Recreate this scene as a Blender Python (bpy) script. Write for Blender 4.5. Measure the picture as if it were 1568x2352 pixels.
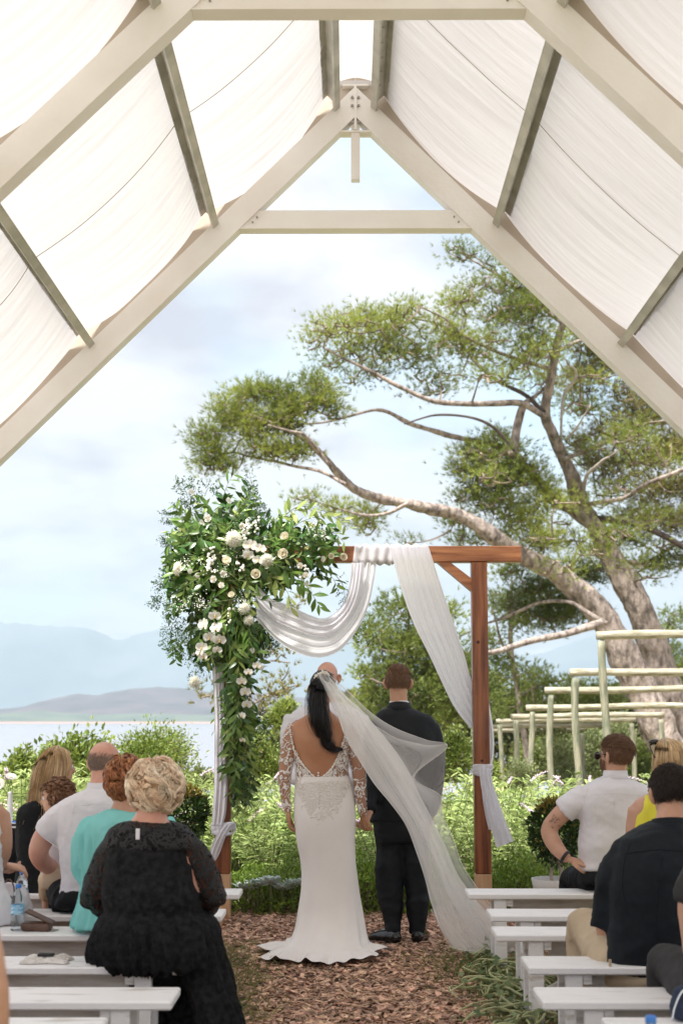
import bpy, math, random
import numpy as np
from mathutils import Vector, Matrix

for o in list(bpy.data.objects):
    bpy.data.objects.remove(o)
SC = bpy.context.scene
COL = SC.collection
R = math.radians
rnd = random.Random(7)
rng = np.random.default_rng(11)

# ------------------------------------------------------------------ camera
F = 3267.0            # focal length in units of a 1568 x 2352 frame
CZ = 1.45
PITCH = R(8.34)
YAW = math.atan(16 / F)
cam_d = bpy.data.cameras.new('camera')
cam = bpy.data.objects.new('camera', cam_d)
COL.objects.link(cam)
cam.location = (0, 0, CZ)
cam.rotation_euler = (R(90) + PITCH, 0, YAW)
cam_d.sensor_fit = 'VERTICAL'
cam_d.sensor_height = 36.0
cam_d.sensor_width = 24.0
cam_d.lens = F / 2352 * 36
cam_d.clip_start = 0.05
cam_d.clip_end = 40000
cam_d.dof.use_dof = True
cam_d.dof.focus_distance = 9.3
cam_d.dof.aperture_fstop = 3.6
SC.camera = cam

# ------------------------------------------------------------------ light
SUN_EL, SUN_AZ = 62, 216      # azimuth measured clockwise from +Y
w = bpy.data.worlds.new('World')
SC.world = w
w.use_nodes = True
nt = w.node_tree
nt.nodes.clear()
N = nt.nodes.new
out = N('ShaderNodeOutputWorld')
bg = N('ShaderNodeBackground')
bg.inputs['Strength'].default_value = 0.12
sky = N('ShaderNodeTexSky')
sky.sky_type = 'NISHITA'
sky.sun_disc = False
sky.sun_elevation = R(SUN_EL)
sky.sun_rotation = R(SUN_AZ)
sky.air_density = 1.0
sky.dust_density = 1.5
tc = N('ShaderNodeTexCoord')
sep = N('ShaderNodeSeparateXYZ')
nt.links.new(tc.outputs['Generated'], sep.inputs[0])


def wmath(op, a, b=None, c=None):
    n = N('ShaderNodeMath')
    n.operation = op
    for i, v in enumerate((a, b, c)):
        if v is None:
            continue
        if isinstance(v, (int, float)):
            n.inputs[i].default_value = v
        else:
            nt.links.new(v, n.inputs[i])
    return n.outputs[0]


zz = wmath('ADD', wmath('ABSOLUTE', sep.outputs['Z']), 0.22)
cx_ = wmath('DIVIDE', sep.outputs['X'], zz)
cy_ = wmath('DIVIDE', sep.outputs['Y'], zz)
comb = N('ShaderNodeCombineXYZ')
nt.links.new(cx_, comb.inputs[0])
nt.links.new(cy_, comb.inputs[1])
comb.inputs[2].default_value = 3.1


def wnoise(scale, detail, rough, off):
    mp = N('ShaderNodeMapping')
    mp.inputs['Location'].default_value = off
    nt.links.new(comb.outputs[0], mp.inputs[0])
    n = N('ShaderNodeTexNoise')
    n.inputs['Scale'].default_value = scale
    n.inputs['Detail'].default_value = detail
    n.inputs['Roughness'].default_value = rough
    nt.links.new(mp.outputs[0], n.inputs['Vector'])
    return n.outputs['Fac']


def wramp(fac, stops):
    r = N('ShaderNodeValToRGB')
    els = r.color_ramp.elements
    while len(els) < len(stops):
        els.new(0.5)
    for e, (p, c) in zip(els, stops):
        e.position = p
        e.color = (*c, 1) if len(c) == 3 else c
    nt.links.new(fac, r.inputs[0])
    return r.outputs[0]


CLOUD_OFF = (3.3, 0.9, 0.0)
mask = wramp(wnoise(1.15, 5, 0.5, CLOUD_OFF), [(0.30, (0, 0, 0)), (0.44, (1, 1, 1))])
shade = wramp(wnoise(2.1, 6, 0.55, (8.2, 3.7, 0)), [(0.42, (1.40, 1.36, 1.55)), (0.58, (2.25, 2.21, 2.26))])
blue = N('ShaderNodeMix')
blue.data_type = 'RGBA'
blue.inputs[0].default_value = 0.75
nt.links.new(sky.outputs[0], blue.inputs[6])
blue.inputs[7].default_value = (1.35, 1.85, 2.05, 1)       # thin veil of high cloud over the blue
mx = N('ShaderNodeMix')
mx.data_type = 'RGBA'
nt.links.new(mask, mx.inputs[0])
nt.links.new(blue.outputs[2], mx.inputs[6])
nt.links.new(shade, mx.inputs[7])
nt.links.new(mx.outputs[2], bg.inputs['Color'])
nt.links.new(bg.outputs[0], out.inputs['Surface'])

sd = bpy.data.lights.new('sun', 'SUN')
sun = bpy.data.objects.new('sun', sd)
COL.objects.link(sun)
sd.energy = 3.0
sd.angle = R(12)
sd.color = (1.0, 0.965, 0.91)
az, el = R(SUN_AZ), R(SUN_EL)
sdir = Vector((math.sin(az) * math.cos(el), math.cos(az) * math.cos(el), math.sin(el)))
sun.rotation_euler = sdir.to_track_quat('Z', 'Y').to_euler()
sun.location = (0, -5, 30)

vs = SC.view_settings
vs.view_transform = 'Standard'
vs.look = 'None'
vs.gamma = 1
vs.exposure = 2.12
vs.use_curve_mapping = False
SC.cycles.volume_bounces = 0
SC.cycles.max_bounces = 8
SC.cycles.transparent_max_bounces = 16

# ------------------------------------------------------------------ helpers
cp, sp_ = math.cos(PITCH), math.sin(PITCH)
cw, sw = math.cos(YAW), math.sin(YAW)


def at(x, y, Y):
    """world point seen at (x, y) of the 1568 x 2352 frame, on the plane Y"""
    u, v = (x - 784) / F, (1176 - y) / F
    d = (u, cp - v * sp_, sp_ + v * cp)
    dx, dy, dz = d[0] * cw - d[1] * sw, d[0] * sw + d[1] * cw, d[2]
    t = Y / dy
    return np.array((dx * t, Y, CZ + dz * t))


def on_z(x, y, z):
    p = at(x, y, 1.0)
    t = (z - CZ) / (p[2] - CZ)
    return np.array((p[0] * t, t, z))


def px(n, Y):
    return n * Y / F


class MB:
    def __init__(s):
        s.V, s.Fs, s.n = [], [], 0

    def add(s, V, Fc, mi=0):
        V = np.asarray(V, float).reshape(-1, 3)
        if not isinstance(Fc, (list, tuple)) or len(Fc) == 0 or isinstance(Fc[0], (int, np.integer)):
            Fc = [Fc]
        groups = {}
        for f in Fc:
            f = np.asarray(f)
            if f.ndim == 1:
                f = f[None]
            groups.setdefault(f.shape[1], []).append(f)
        for k, g in groups.items():
            s.Fs.append((np.concatenate(g) + s.n, mi))
        s.V.append(V)
        s.n += len(V)
        return s

    def box(s, a, b, mi=0, rot=None, piv=None):
        a, b = np.array(a, float), np.array(b, float)
        V = np.array([[a[0], a[1], a[2]], [b[0], a[1], a[2]], [b[0], b[1], a[2]], [a[0], b[1], a[2]],
                      [a[0], a[1], b[2]], [b[0], a[1], b[2]], [b[0], b[1], b[2]], [a[0], b[1], b[2]]])
        Q = np.array([[0, 3, 2, 1], [4, 5, 6, 7], [0, 1, 5, 4], [1, 2, 6, 5], [2, 3, 7, 6], [3, 0, 4, 7]])
        return s.add(V, Q, mi)

    def bbox(s, a, b, bev=0.004, mi=0):
        """box with chamfered edges"""
        a, b = np.minimum(a, b).astype(float), np.maximum(a, b).astype(float)
        c, h = (a + b) / 2, (b - a) / 2
        bev = min(bev, h.min() * 0.45)
        V, idx = [], {}
        for i, sx in enumerate((-1, 1)):
            for j, sy in enumerate((-1, 1)):
                for k, sz in enumerate((-1, 1)):
                    sg = np.array((sx, sy, sz))
                    for ax in range(3):
                        q = h - bev
                        q = q.copy()
                        q[ax] = h[ax]
                        idx[(sx, sy, sz, ax)] = len(V)
                        V.append(c + sg * q)
        Q, T = [], []
        g = lambda sx, sy, sz, ax: idx[(sx, sy, sz, ax)]
        for sg in (-1, 1):
            Q.append([g(sg, -1, -1, 0), g(sg, 1, -1, 0), g(sg, 1, 1, 0), g(sg, -1, 1, 0)])
            Q.append([g(-1, sg, -1, 1), g(1, sg, -1, 1), g(1, sg, 1, 1), g(-1, sg, 1, 1)])
            Q.append([g(-1, -1, sg, 2), g(1, -1, sg, 2), g(1, 1, sg, 2), g(-1, 1, sg, 2)])
        for s1 in (-1, 1):
            for s2 in (-1, 1):
                Q.append([g(s1, s2, -1, 0), g(s1, s2, 1, 0), g(s1, s2, 1, 1), g(s1, s2, -1, 1)])
                Q.append([g(s1, -1, s2, 0), g(s1, 1, s2, 0), g(s1, 1, s2, 2), g(s1, -1, s2, 2)])
                Q.append([g(-1, s1, s2, 1), g(1, s1, s2, 1), g(1, s1, s2, 2), g(-1, s1, s2, 2)])
                for s3 in (-1, 1):
                    T.append([g(s1, s2, s3, 0), g(s1, s2, s3, 1), g(s1, s2, s3, 2)])
        V = np.array(V)

        def fix(f):
            p = V[f]
            n = np.cross(p[1] - p[0], p[2] - p[0])
            return f[::-1] if np.dot(n, p.mean(0) - c) < 0 else f
        return s.add(V, [np.array([fix(f) for f in Q]), np.array([fix(f) for f in T])], mi)

    def xf(s, M):
        """apply 4x4 to everything so far"""
        M = np.array(M)
        s.V = [v @ M[:3, :3].T + M[:3, 3] for v in s.V]
        return s

    def merge(s, o, M=None):
        off = s.n
        V = np.concatenate(o.V)
        if M is not None:
            M = np.array(M)
            V = V @ M[:3, :3].T + M[:3, 3]
        s.V.append(V)
        for f, mi in o.Fs:
            s.Fs.append((f + off, mi))
        s.n += len(V)
        return s

    def mesh(s, name, mats, smooth=False, origin=None):
        V = np.concatenate(s.V)
        if origin is not None:
            V = V - np.asarray(origin)
        me = bpy.data.meshes.new(name)
        loops = np.concatenate([f.ravel() for f, _ in s.Fs]).astype(np.int32)
        tot = np.concatenate([np.full(len(f), f.shape[1]) for f, _ in s.Fs]).astype(np.int32)
        mi = np.concatenate([np.full(len(f), m) for f, m in s.Fs]).astype(np.int32)
        st = np.concatenate([[0], np.cumsum(tot)[:-1]]).astype(np.int32)
        me.vertices.add(len(V))
        me.vertices.foreach_set('co', V.astype(np.float32).ravel())
        me.loops.add(len(loops))
        me.loops.foreach_set('vertex_index', loops)
        me.polygons.add(len(tot))
        me.polygons.foreach_set('loop_start', st)
        me.polygons.foreach_set('material_index', mi)
        me.polygons.foreach_set('use_smooth', np.full(len(tot), bool(smooth)))
        if not isinstance(mats, (list, tuple)):
            mats = [mats]
        for m in mats:
            me.materials.append(m)
        me.update(calc_edges=True)
        me.validate()
        return me


def link(name, me, parent=None, loc=(0, 0, 0), rot=None, scale=None):
    o = bpy.data.objects.new(name, me)
    COL.objects.link(o)
    o.location = loc
    if rot is not None:
        o.rotation_euler = rot
    if scale is not None:
        o.scale = (scale,) * 3 if isinstance(scale, (int, float)) else scale
    if parent is not None:
        o.parent = parent
    return o


def worldloc(o):
    v = Vector(o.location)
    p = o.parent
    while p is not None:
        v = v + Vector(p.location)
        p = p.parent
    return np.array(v)


def obj(name, mb, m, parent=None, smooth=False, loc=None, label=None):
    """mb is in world coordinates; the object sits on its parent's origin"""
    org = worldloc(parent) if parent is not None else (np.array(loc) if loc is not None else np.zeros(3))
    me = mb.mesh(name, m, smooth, org)
    o = link(name, me, parent, (0, 0, 0) if parent is not None else tuple(org))
    if label:
        o['label'] = label
    return o


def tag(o, label=None, cat=None, group=None, kind=None):
    if label:
        o['label'] = label
    if cat:
        o['category'] = cat
    if group:
        o['group'] = group
    if kind:
        o['kind'] = kind
    return o


def thing(name, label, cat, loc=(0, 0, 0), group=None, rotz=0):
    o = bpy.data.objects.new(name, None)
    COL.objects.link(o)
    o.empty_display_size = 0.1
    o.location = tuple(loc)
    o.rotation_euler = (0, 0, rotz)
    return tag(o, label, cat, group)


def copy_thing(o, loc, rotz=0, label=None, scale=None):
    def cpy(a, parent):
        c = a.copy()
        COL.objects.link(c)
        c.parent = parent
        for ch in a.children:
            cpy(ch, c)
        return c
    c = cpy(o, None)
    c.location = tuple(loc)
    c.rotation_euler = (0, 0, rotz)
    if scale is not None:
        c.scale = (scale,) * 3 if isinstance(scale, (int, float)) else scale
    if label:
        c['label'] = label
    return c


def frames(P):
    P = np.asarray(P, float)
    T = np.gradient(P, axis=0)
    T /= np.linalg.norm(T, axis=1)[:, None] + 1e-12
    return P, T


def tube(P, rad, seg=8, flat=1.0, side=None, cap=True, shape=2.0, level=False):
    """closed tube along P. rad: per point radius, or (ra, rb) per point; side: direction of ra"""
    P, T = frames(P)
    n = len(P)
    rad = np.asarray(rad, float)
    if rad.ndim == 0:
        rad = np.full(n, float(rad))
    if rad.ndim == 1:
        rad = np.stack([rad, rad * flat], 1)
    if side is None:
        side = np.array((1, 0, 0.0)) if abs(T[:, 0].mean()) < 0.8 else np.array((0, 1, 0.0))
    side = np.asarray(side, float)
    A = side[None] - (T @ side)[:, None] * T
    A /= np.linalg.norm(A, axis=1)[:, None] + 1e-9
    B = np.cross(T, A)
    if level:      # horizontal rings, top to bottom
        A[:] = (1, 0, 0)
        B[:] = (0, 1, 0) if T[:, 2].mean() > 0 else (0, -1, 0)
    a = np.linspace(0, 2 * math.pi, seg, endpoint=False)
    ca, sa = np.cos(a), np.sin(a)
    if shape != 2.0:
        ca = np.sign(ca) * np.abs(ca) ** (2 / shape)
        sa = np.sign(sa) * np.abs(sa) ** (2 / shape)
    V = (P[:, None] + A[:, None] * (ca[None, :, None] * rad[:, 0][:, None, None])
         + B[:, None] * (sa[None, :, None] * rad[:, 1][:, None, None])).reshape(-1, 3)
    i = np.arange(n - 1)[:, None] * seg
    j = np.arange(seg)[None]
    k = (j + 1) % seg
    Q = np.stack([i + j, i + k, i + seg + k, i + seg + j], -1).reshape(-1, 4)
    Fs = [Q]
    if cap:
        V = np.concatenate([V, P[:1], P[-1:]])
        c0, c1 = n * seg, n * seg + 1
        jj = np.arange(seg)
        kk = (jj + 1) % seg
        Fs.append(np.stack([np.full(seg, c0), kk, jj], 1))
        Fs.append(np.stack([np.full(seg, c1), (n - 1) * seg + jj, (n - 1) * seg + kk], 1))
    return V, Fs


def many_tubes(paths, r0, r1, seg=3):
    """paths: (n, k, 3) array -> one tapered tube per path (fast)"""
    P = np.asarray(paths, float)
    n, k, _ = P.shape
    T = np.gradient(P, axis=1)
    T /= np.linalg.norm(T, axis=2)[..., None] + 1e-12
    up = np.where(np.abs(T[..., 2:3]) > 0.9, np.array((1, 0, 0.0)), np.array((0, 0, 1.0)))
    A = np.cross(T, up)
    A /= np.linalg.norm(A, axis=2)[..., None] + 1e-9
    B = np.cross(T, A)
    r0 = np.broadcast_to(np.asarray(r0, float), (n,))
    r1 = np.broadcast_to(np.asarray(r1, float), (n,))
    t = np.linspace(0, 1, k)
    rad = r0[:, None] * (1 - t) + r1[:, None] * t
    a = np.linspace(0, 2 * math.pi, seg, endpoint=False)
    V = (P[:, :, None] + (A[:, :, None] * np.cos(a)[None, None, :, None]
         + B[:, :, None] * np.sin(a)[None, None, :, None]) * rad[:, :, None, None])
    base = (np.arange(n) * k * seg)[:, None, None] + (np.arange(k - 1) * seg)[None, :, None]
    j = np.arange(seg)[None, None]
    kk = (j + 1) % seg
    Q = np.stack([base + j, base + kk, base + seg + kk, base + seg + j], -1).reshape(-1, 4)
    return V.reshape(-1, 3), Q


def ell(c, r, seg=16, rings=10, M=None):
    th = np.linspace(0, math.pi, rings + 1)
    V = [[0, 0, 1]]
    for t in th[1:-1]:
        for a in np.linspace(0, 2 * math.pi, seg, endpoint=False):
            V.append([math.sin(t) * math.cos(a), math.sin(t) * math.sin(a), math.cos(t)])
    V.append([0, 0, -1])
    V = np.array(V) * np.asarray(r, float)
    if M is not None:
        V = V @ np.array(M)[:3, :3].T
    V = V + np.asarray(c)
    T, Q = [], []
    for j in range(seg):
        T.append([0, 1 + j, 1 + (j + 1) % seg])
    for i in range(rings - 2):
        for j in range(seg):
            a, b = 1 + i * seg + j, 1 + i * seg + (j + 1) % seg
            Q.append([a, a + seg, b + seg, b])
    l = len(V) - 1
    o = 1 + (rings - 2) * seg
    for j in range(seg):
        T.append([l, o + (j + 1) % seg, o + j])
    return V, [np.array(T), np.array(Q)]


def spline(P, n):
    """Catmull-Rom through P (any dimension)"""
    P = np.asarray(P, float)
    Q = np.concatenate([[2 * P[0] - P[1]], P, [2 * P[-1] - P[-2]]])
    t = np.linspace(0, len(P) - 1, n)
    i = np.minimum(t.astype(int), len(P) - 2)
    f = (t - i)[:, None]
    a, b, c, d = Q[i], Q[i + 1], Q[i + 2], Q[i + 3]
    return 0.5 * (2 * b + (c - a) * f + (2 * a - 5 * b + 4 * c - d) * f ** 2 + (3 * b - a - 3 * c + d) * f ** 3)


def grid(nu, nv, fn):
    """sheet from fn(U, V) -> (nu, nv, 3)"""
    U, V = np.meshgrid(np.linspace(0, 1, nu), np.linspace(0, 1, nv), indexing='ij')
    P = fn(U, V).reshape(-1, 3)
    i = np.arange(nu - 1)[:, None] * nv
    j = np.arange(nv - 1)[None]
    return P, np.stack([i + j, i + nv + j, i + nv + j + 1, i + j + 1], -1).reshape(-1, 4)


def vnoise(P, s=1.0, seed=0):
    """cheap smooth 3-D noise, about -1..1"""
    P = np.asarray(P, float) * s
    g = np.random.default_rng(seed)
    o = np.zeros(P.shape[:-1])
    amp = 0.0
    for k in range(7):
        d = g.normal(size=3)
        d *= g.uniform(0.6, 1.9) / np.linalg.norm(d)
        o += np.sin(P @ d * 2 * math.pi + g.uniform(0, 6.28) + 1.3 * np.sin(P @ g.normal(size=3) * 2.2))
        amp += 1
    return o / amp * 1.6


# ------------------------------------------------------------------ materials
def mat(name, col, col2=None, nscale=6.0, rough=0.6, bump=0.0, bscale=60.0, island=0.0, hue=0.0, trans=0.0,
        stretch=None, metal=0.0, spec=0.5, detail=4.0, bstretch=None, bdist=0.01, coat=0.0, sheen=0.0,
        tcol=None, lo=0.35, hi=0.65):
    m = bpy.data.materials.new(name)
    m.use_nodes = True
    t = m.node_tree
    t.nodes.clear()
    n = t.nodes.new
    L = t.links.new
    o = n('ShaderNodeOutputMaterial')
    p = n('ShaderNodeBsdfPrincipled')
    p.inputs['Roughness'].default_value = rough
    p.inputs['Metallic'].default_value = metal
    p.inputs['Specular IOR Level'].default_value = spec
    p.inputs['Coat Weight'].default_value = coat
    p.inputs['Sheen Weight'].default_value = sheen
    co = n('ShaderNodeTexCoord')

    def mapped(st):
        if st is None:
            return co.outputs['Object']
        mp = n('ShaderNodeMapping')
        mp.inputs['Scale'].default_value = st
        L(co.outputs['Object'], mp.inputs[0])
        return mp.outputs[0]
    cs = None
    if col2 is not None:
        nz = n('ShaderNodeTexNoise')
        nz.inputs['Scale'].default_value = nscale
        nz.inputs['Detail'].default_value = detail
        L(mapped(stretch), nz.inputs['Vector'])
        rp = n('ShaderNodeValToRGB')
        rp.color_ramp.elements[0].position = lo
        rp.color_ramp.elements[1].position = hi
        rp.color_ramp.elements[0].color = (*col, 1)
        rp.color_ramp.elements[1].color = (*col2, 1)
        L(nz.outputs['Fac'], rp.inputs[0])
        cs = rp.outputs[0]
    if island or hue:
        ge = n('ShaderNodeNewGeometry')
        hs = n('ShaderNodeHueSaturation')
        if cs is not None:
            L(cs, hs.inputs['Color'])
        else:
            hs.inputs['Color'].default_value = (*col, 1)
        mr = n('ShaderNodeMapRange')
        mr.inputs['To Min'].default_value = 1 - island
        mr.inputs['To Max'].default_value = 1 + island
        L(ge.outputs['Random Per Island'], mr.inputs['Value'])
        L(mr.outputs[0], hs.inputs['Value'])
        if hue:
            wn = n('ShaderNodeTexWhiteNoise')
            wn.noise_dimensions = '1D'
            L(ge.outputs['Random Per Island'], wn.inputs['W'])
            mh = n('ShaderNodeMapRange')
            mh.inputs['To Min'].default_value = 0.5 - hue
            mh.inputs['To Max'].default_value = 0.5 + hue
            L(wn.outputs['Value'], mh.inputs['Value'])
            L(mh.outputs[0], hs.inputs['Hue'])
        cs = hs.outputs[0]
    if cs is not None:
        L(cs, p.inputs['Base Color'])
    else:
        p.inputs['Base Color'].default_value = (*col, 1)
    if bump:
        nb = n('ShaderNodeTexNoise')
        nb.inputs['Scale'].default_value = bscale
        nb.inputs['Detail'].default_value = 5
        L(mapped(bstretch if bstretch is not None else stretch), nb.inputs['Vector'])
        bp = n('ShaderNodeBump')
        bp.inputs['Strength'].default_value = bump
        bp.inputs['Distance'].default_value = bdist
        L(nb.outputs['Fac'], bp.inputs['Height'])
        L(bp.outputs[0], p.inputs['Normal'])
    if trans:
        tr = n('ShaderNodeBsdfTranslucent')
        if bump:
            L(bp.outputs[0], tr.inputs['Normal'])
        if tcol is not None:
            tr.inputs['Color'].default_value = (*tcol, 1)
        elif cs is not None:
            L(cs, tr.inputs['Color'])
        else:
            tr.inputs['Color'].default_value = (*col, 1)
        mxs = n('ShaderNodeMixShader')
        mxs.inputs[0].default_value = trans
        L(p.outputs[0], mxs.inputs[1])
        L(tr.outputs[0], mxs.inputs[2])
        L(mxs.outputs[0], o.inputs['Surface'])
    else:
        L(p.outputs[0], o.inputs['Surface'])
    return m


def sheer(name, col, opacity, trans=0.5, rough=0.7, weave=0.0):
    """thin see-through cloth: part of the light passes straight through"""
    m = mat(name, col, rough=rough, trans=trans)
    t = m.node_tree
    n = t.nodes.new
    o = [x for x in t.nodes if x.type == 'OUTPUT_MATERIAL'][0]
    s = o.inputs['Surface'].links[0].from_socket
    tr = n('ShaderNodeBsdfTransparent')
    mxs = n('ShaderNodeMixShader')
    # denser where the cloth is seen edge-on (more thread in the way)
    lw = n('ShaderNodeLayerWeight')
    lw.inputs['Blend'].default_value = 0.35
    mr = n('ShaderNodeMapRange')
    mr.inputs['To Min'].default_value = opacity
    mr.inputs['To Max'].default_value = min(1.0, opacity + 0.45)
    t.links.new(lw.outputs['Facing'], mr.inputs['Value'])
    t.links.new(mr.outputs[0], mxs.inputs[0])
    t.links.new(tr.outputs[0], mxs.inputs[1])
    t.links.new(s, mxs.inputs[2])
    t.links.new(mxs.outputs[0], o.inputs['Surface'])
    return m


M = {}
M['cream_paint'] = mat('cream_paint', (0.82, 0.77, 0.72), (0.90, 0.87, 0.84), 2.2, 0.5, 0.2, 40)
M['shaded_track'] = mat('shaded_track', (0.48, 0.40, 0.32), (0.54, 0.46, 0.38), 4, 0.6, 0.1, 60)  # brown puts the shade under the fabric edge into the rail's colour
M['galv'] = mat('galvanised', (0.44, 0.43, 0.37), (0.62, 0.60, 0.53), 5, 0.5, 0.2, 80, metal=0.1)
M['canvas'] = mat('canvas', (0.74, 0.71, 0.71), (0.78, 0.76, 0.76), 2, 0.8, 0.6, 3.6, bstretch=(0.35, 3.0, 0.35), bdist=0.035, trans=0.235, tcol=(0.80, 0.79, 0.81))
M['cord'] = mat('cord', (0.55, 0.50, 0.45), rough=0.8)
M['bolt'] = mat('bolt_metal', (0.3, 0.27, 0.24), rough=0.4, metal=0.8)
M['stained'] = mat('stained_timber', (0.13, 0.034, 0.010), (0.34, 0.115, 0.040), 3.0, 0.42, 0.25, 40, stretch=(9, 9, 0.7), coat=0.15)
M['stained_h'] = mat('stained_timber_beam', (0.19, 0.055, 0.018), (0.48, 0.20, 0.085), 3.0, 0.45, 0.25, 40, stretch=(0.7, 9, 9), coat=0.1)
M['raw_pine'] = mat('raw_pine', (0.52, 0.30, 0.16), (0.66, 0.43, 0.26), 3.0, 0.6, 0.2, 40, stretch=(8, 8, 0.8))
M['knot'] = mat('timber_knot', (0.05, 0.018, 0.010), rough=0.6)
M['bench'] = mat('white_bench_paint', (0.58, 0.54, 0.50), (0.90, 0.89, 0.90), 4, 0.45, 0.35, 70, stretch=(1, 6, 6), lo=0.30, hi=0.42)
M['bench_old'] = mat('weathered_bench_paint', (0.55, 0.51, 0.48), (0.74, 0.72, 0.70), 6, 0.55, 0.35, 60, stretch=(1, 6, 6))
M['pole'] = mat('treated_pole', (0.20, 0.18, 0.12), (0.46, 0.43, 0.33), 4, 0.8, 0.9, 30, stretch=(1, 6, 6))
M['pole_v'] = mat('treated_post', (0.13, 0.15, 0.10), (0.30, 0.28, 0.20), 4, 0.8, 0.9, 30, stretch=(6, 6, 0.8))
# ------------------------------------------------------------------ the setting: ground, lake, hills
def ss(a, b, x):
    t = np.clip((x - a) / (b - a), 0, 1)
    return t * t * (3 - 2 * t)


LAKE = -7.0


def ground_z(x, y):
    x, y = np.asarray(x, float), np.asarray(y, float)
    left = ss(2.0, -6.0, x)
    s1 = ss(14, 75, y)
    z = -(1.2 + 6.5 * left) * s1
    z = z - ss(40, 150, y) * (9.5 - 6.5 * left)
    z = z + 0.25 * np.sin(x * 0.15 + y * 0.11) * ss(20, 60, y)
    z = z - 0.50 * ss(22, 40, y) * ss(2, 4, x) * (1 - left)
    return z


ys = np.concatenate([np.linspace(-30, 14, 12), np.linspace(16, 160, 60)])
xs = np.concatenate([np.linspace(-400, -34, 10), np.linspace(-30, 30, 41), np.linspace(34, 400, 10)])
XX, YY = np.meshgrid(xs, ys, indexing='ij')
V = np.stack([XX, YY, ground_z(XX, YY)], -1).reshape(-1, 3)
i = np.arange(len(xs) - 1)[:, None] * len(ys)
j = np.arange(len(ys) - 1)[None]
Q = np.stack([i + j, i + len(ys) + j, i + len(ys) + j + 1, i + j + 1], -1).reshape(-1, 4)
M['soil'] = mat('soil', (0.045, 0.028, 0.018), (0.10, 0.07, 0.04), 3, 0.95, 0.8, 12, bdist=0.03)
M['far_ground'] = mat('pale_bounce_ground', (0.14, 0.13, 0.06), (0.24, 0.21, 0.12), 0.6, 0.95, 0.6, 6, bdist=0.05)  # unseen ground, colour raised to bounce more light under the tent
tag(obj('ground', MB().add(V, Q), M['far_ground'], smooth=True), kind='structure')

# mulch bed under and in front of the arch
P, Q = grid(60, 60, lambda u, v: np.stack([-4 + 8 * u, 3.0 + 8.2 * v, 0.004 + 0.012 * vnoise(np.stack([u * 8, v * 8, u * 0], -1), 0.8, 3) + 0.014], -1))
tag(obj('mulch_bed', MB().add(P, Q), M['soil'], smooth=True), kind='structure')

# lake
M['water'] = mat('lake_water', (0.22, 0.22, 0.25), rough=0.2, bump=0.7, bscale=0.35, bdist=0.5, spec=0.6, bstretch=(0.25, 1, 1))
tag(obj('lake', MB().add([[-9000, 45, LAKE], [9000, 45, LAKE], [9000, 4200, LAKE], [-9000, 4200, LAKE]], np.array([[0, 1, 2, 3]])), M['water']), kind='structure')


def hill(name, Y, prof, depth, m, zb=LAKE, seed=1, rough=0.06, nx=220, nd=24):
    """a ridge whose crest follows prof [(x, y) in frame units] at distance Y"""
    prof = np.array(prof, float)
    xs = np.linspace(prof[0, 0], prof[-1, 0], nx)
    yc = np.interp(xs, prof[:, 0], prof[:, 1])
    crest = np.array([at(a, b, Y) for a, b in zip(xs, yc)])
    H = crest[:, 2] - zb
    rows = []
    g = np.linspace(-1, 1, nd)
    for t in g:
        d = t * depth
        k = (1 - abs(t)) ** 1.15
        nn = vnoise(np.stack([crest[:, 0] / depth * 1.2, np.full(nx, t * 1.3), np.zeros(nx)], -1), 1.0, seed)
        n2 = vnoise(np.stack([crest[:, 0] / depth * 4, np.full(nx, t * 4.0), np.zeros(nx)], -1), 1.0, seed + 5)
        z = zb + H * k * (1 + (0.22 * nn + rough * n2) * (1 - k) * 1.6)
        z += H * 0.02 * vnoise(np.stack([crest[:, 0] / depth * 14, np.full(nx, t * 9.0), np.zeros(nx)], -1), 1.0, seed + 9) * k
        rows.append(np.stack([crest[:, 0] + 0 * z, np.full(nx, Y + d), z], -1))
    P = np.array(rows)
    i = np.arange(nd - 1)[:, None] * nx
    j = np.arange(nx - 1)[None]
    Q = np.stack([i + j, i + j + 1, i + nx + j + 1, i + nx + j], -1).reshape(-1, 4)
    return tag(obj(name, MB().add(P.reshape(-1, 3), Q), m, smooth=True), kind='structure')


M['hill'] = mat('hill_scrub', (0.030, 0.020, 0.026), (0.10, 0.068, 0.074), 0.006, 0.95, 0.0, detail=8)
M['shore'] = mat('shore_scrub', (0.05, 0.075, 0.05), (0.09, 0.11, 0.07), 0.01, 0.95, detail=6)
M['mount'] = mat('haze_tinted_rock', (0.06, 0.09, 0.11), (0.11, 0.14, 0.16), 0.002, 0.95, detail=6)  # blue of the distant haze is mixed into the rock colour
M['sand'] = mat('shore_sand', (0.42, 0.24, 0.19), rough=0.9)
hill('shore_land', 4300, [(-900, 1652), (-100, 1648), (30, 1636), (90, 1630), (150, 1637), (240, 1640), (330, 1637), (450, 1641), (700, 1645), (1200, 1646), (1700, 1647), (2400, 1650)], 260, M['shore'], seed=3)
tag(obj('beach', MB().add([[-6000, 4010, LAKE + 0.3], [6000, 4010, LAKE + 0.3], [6000, 4060, LAKE + 5.0], [-6000, 4060, LAKE + 5.0]], np.array([[0, 1, 2, 3]])), M['sand']), kind='structure')
hill('hills', 5200, [(-900, 1640), (-60, 1633), (0, 1627), (60, 1622), (85, 1612), (130, 1600), (180, 1590), (225, 1596), (260, 1586), (300, 1580), (360, 1576),
                     (440, 1580), (500, 1590), (560, 1586), (620, 1590), (690, 1600), (760, 1598), (860, 1590), (1000, 1600), (1300, 1590), (1800, 1600), (2400, 1630)], 700, M['hill'], seed=21)
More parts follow.
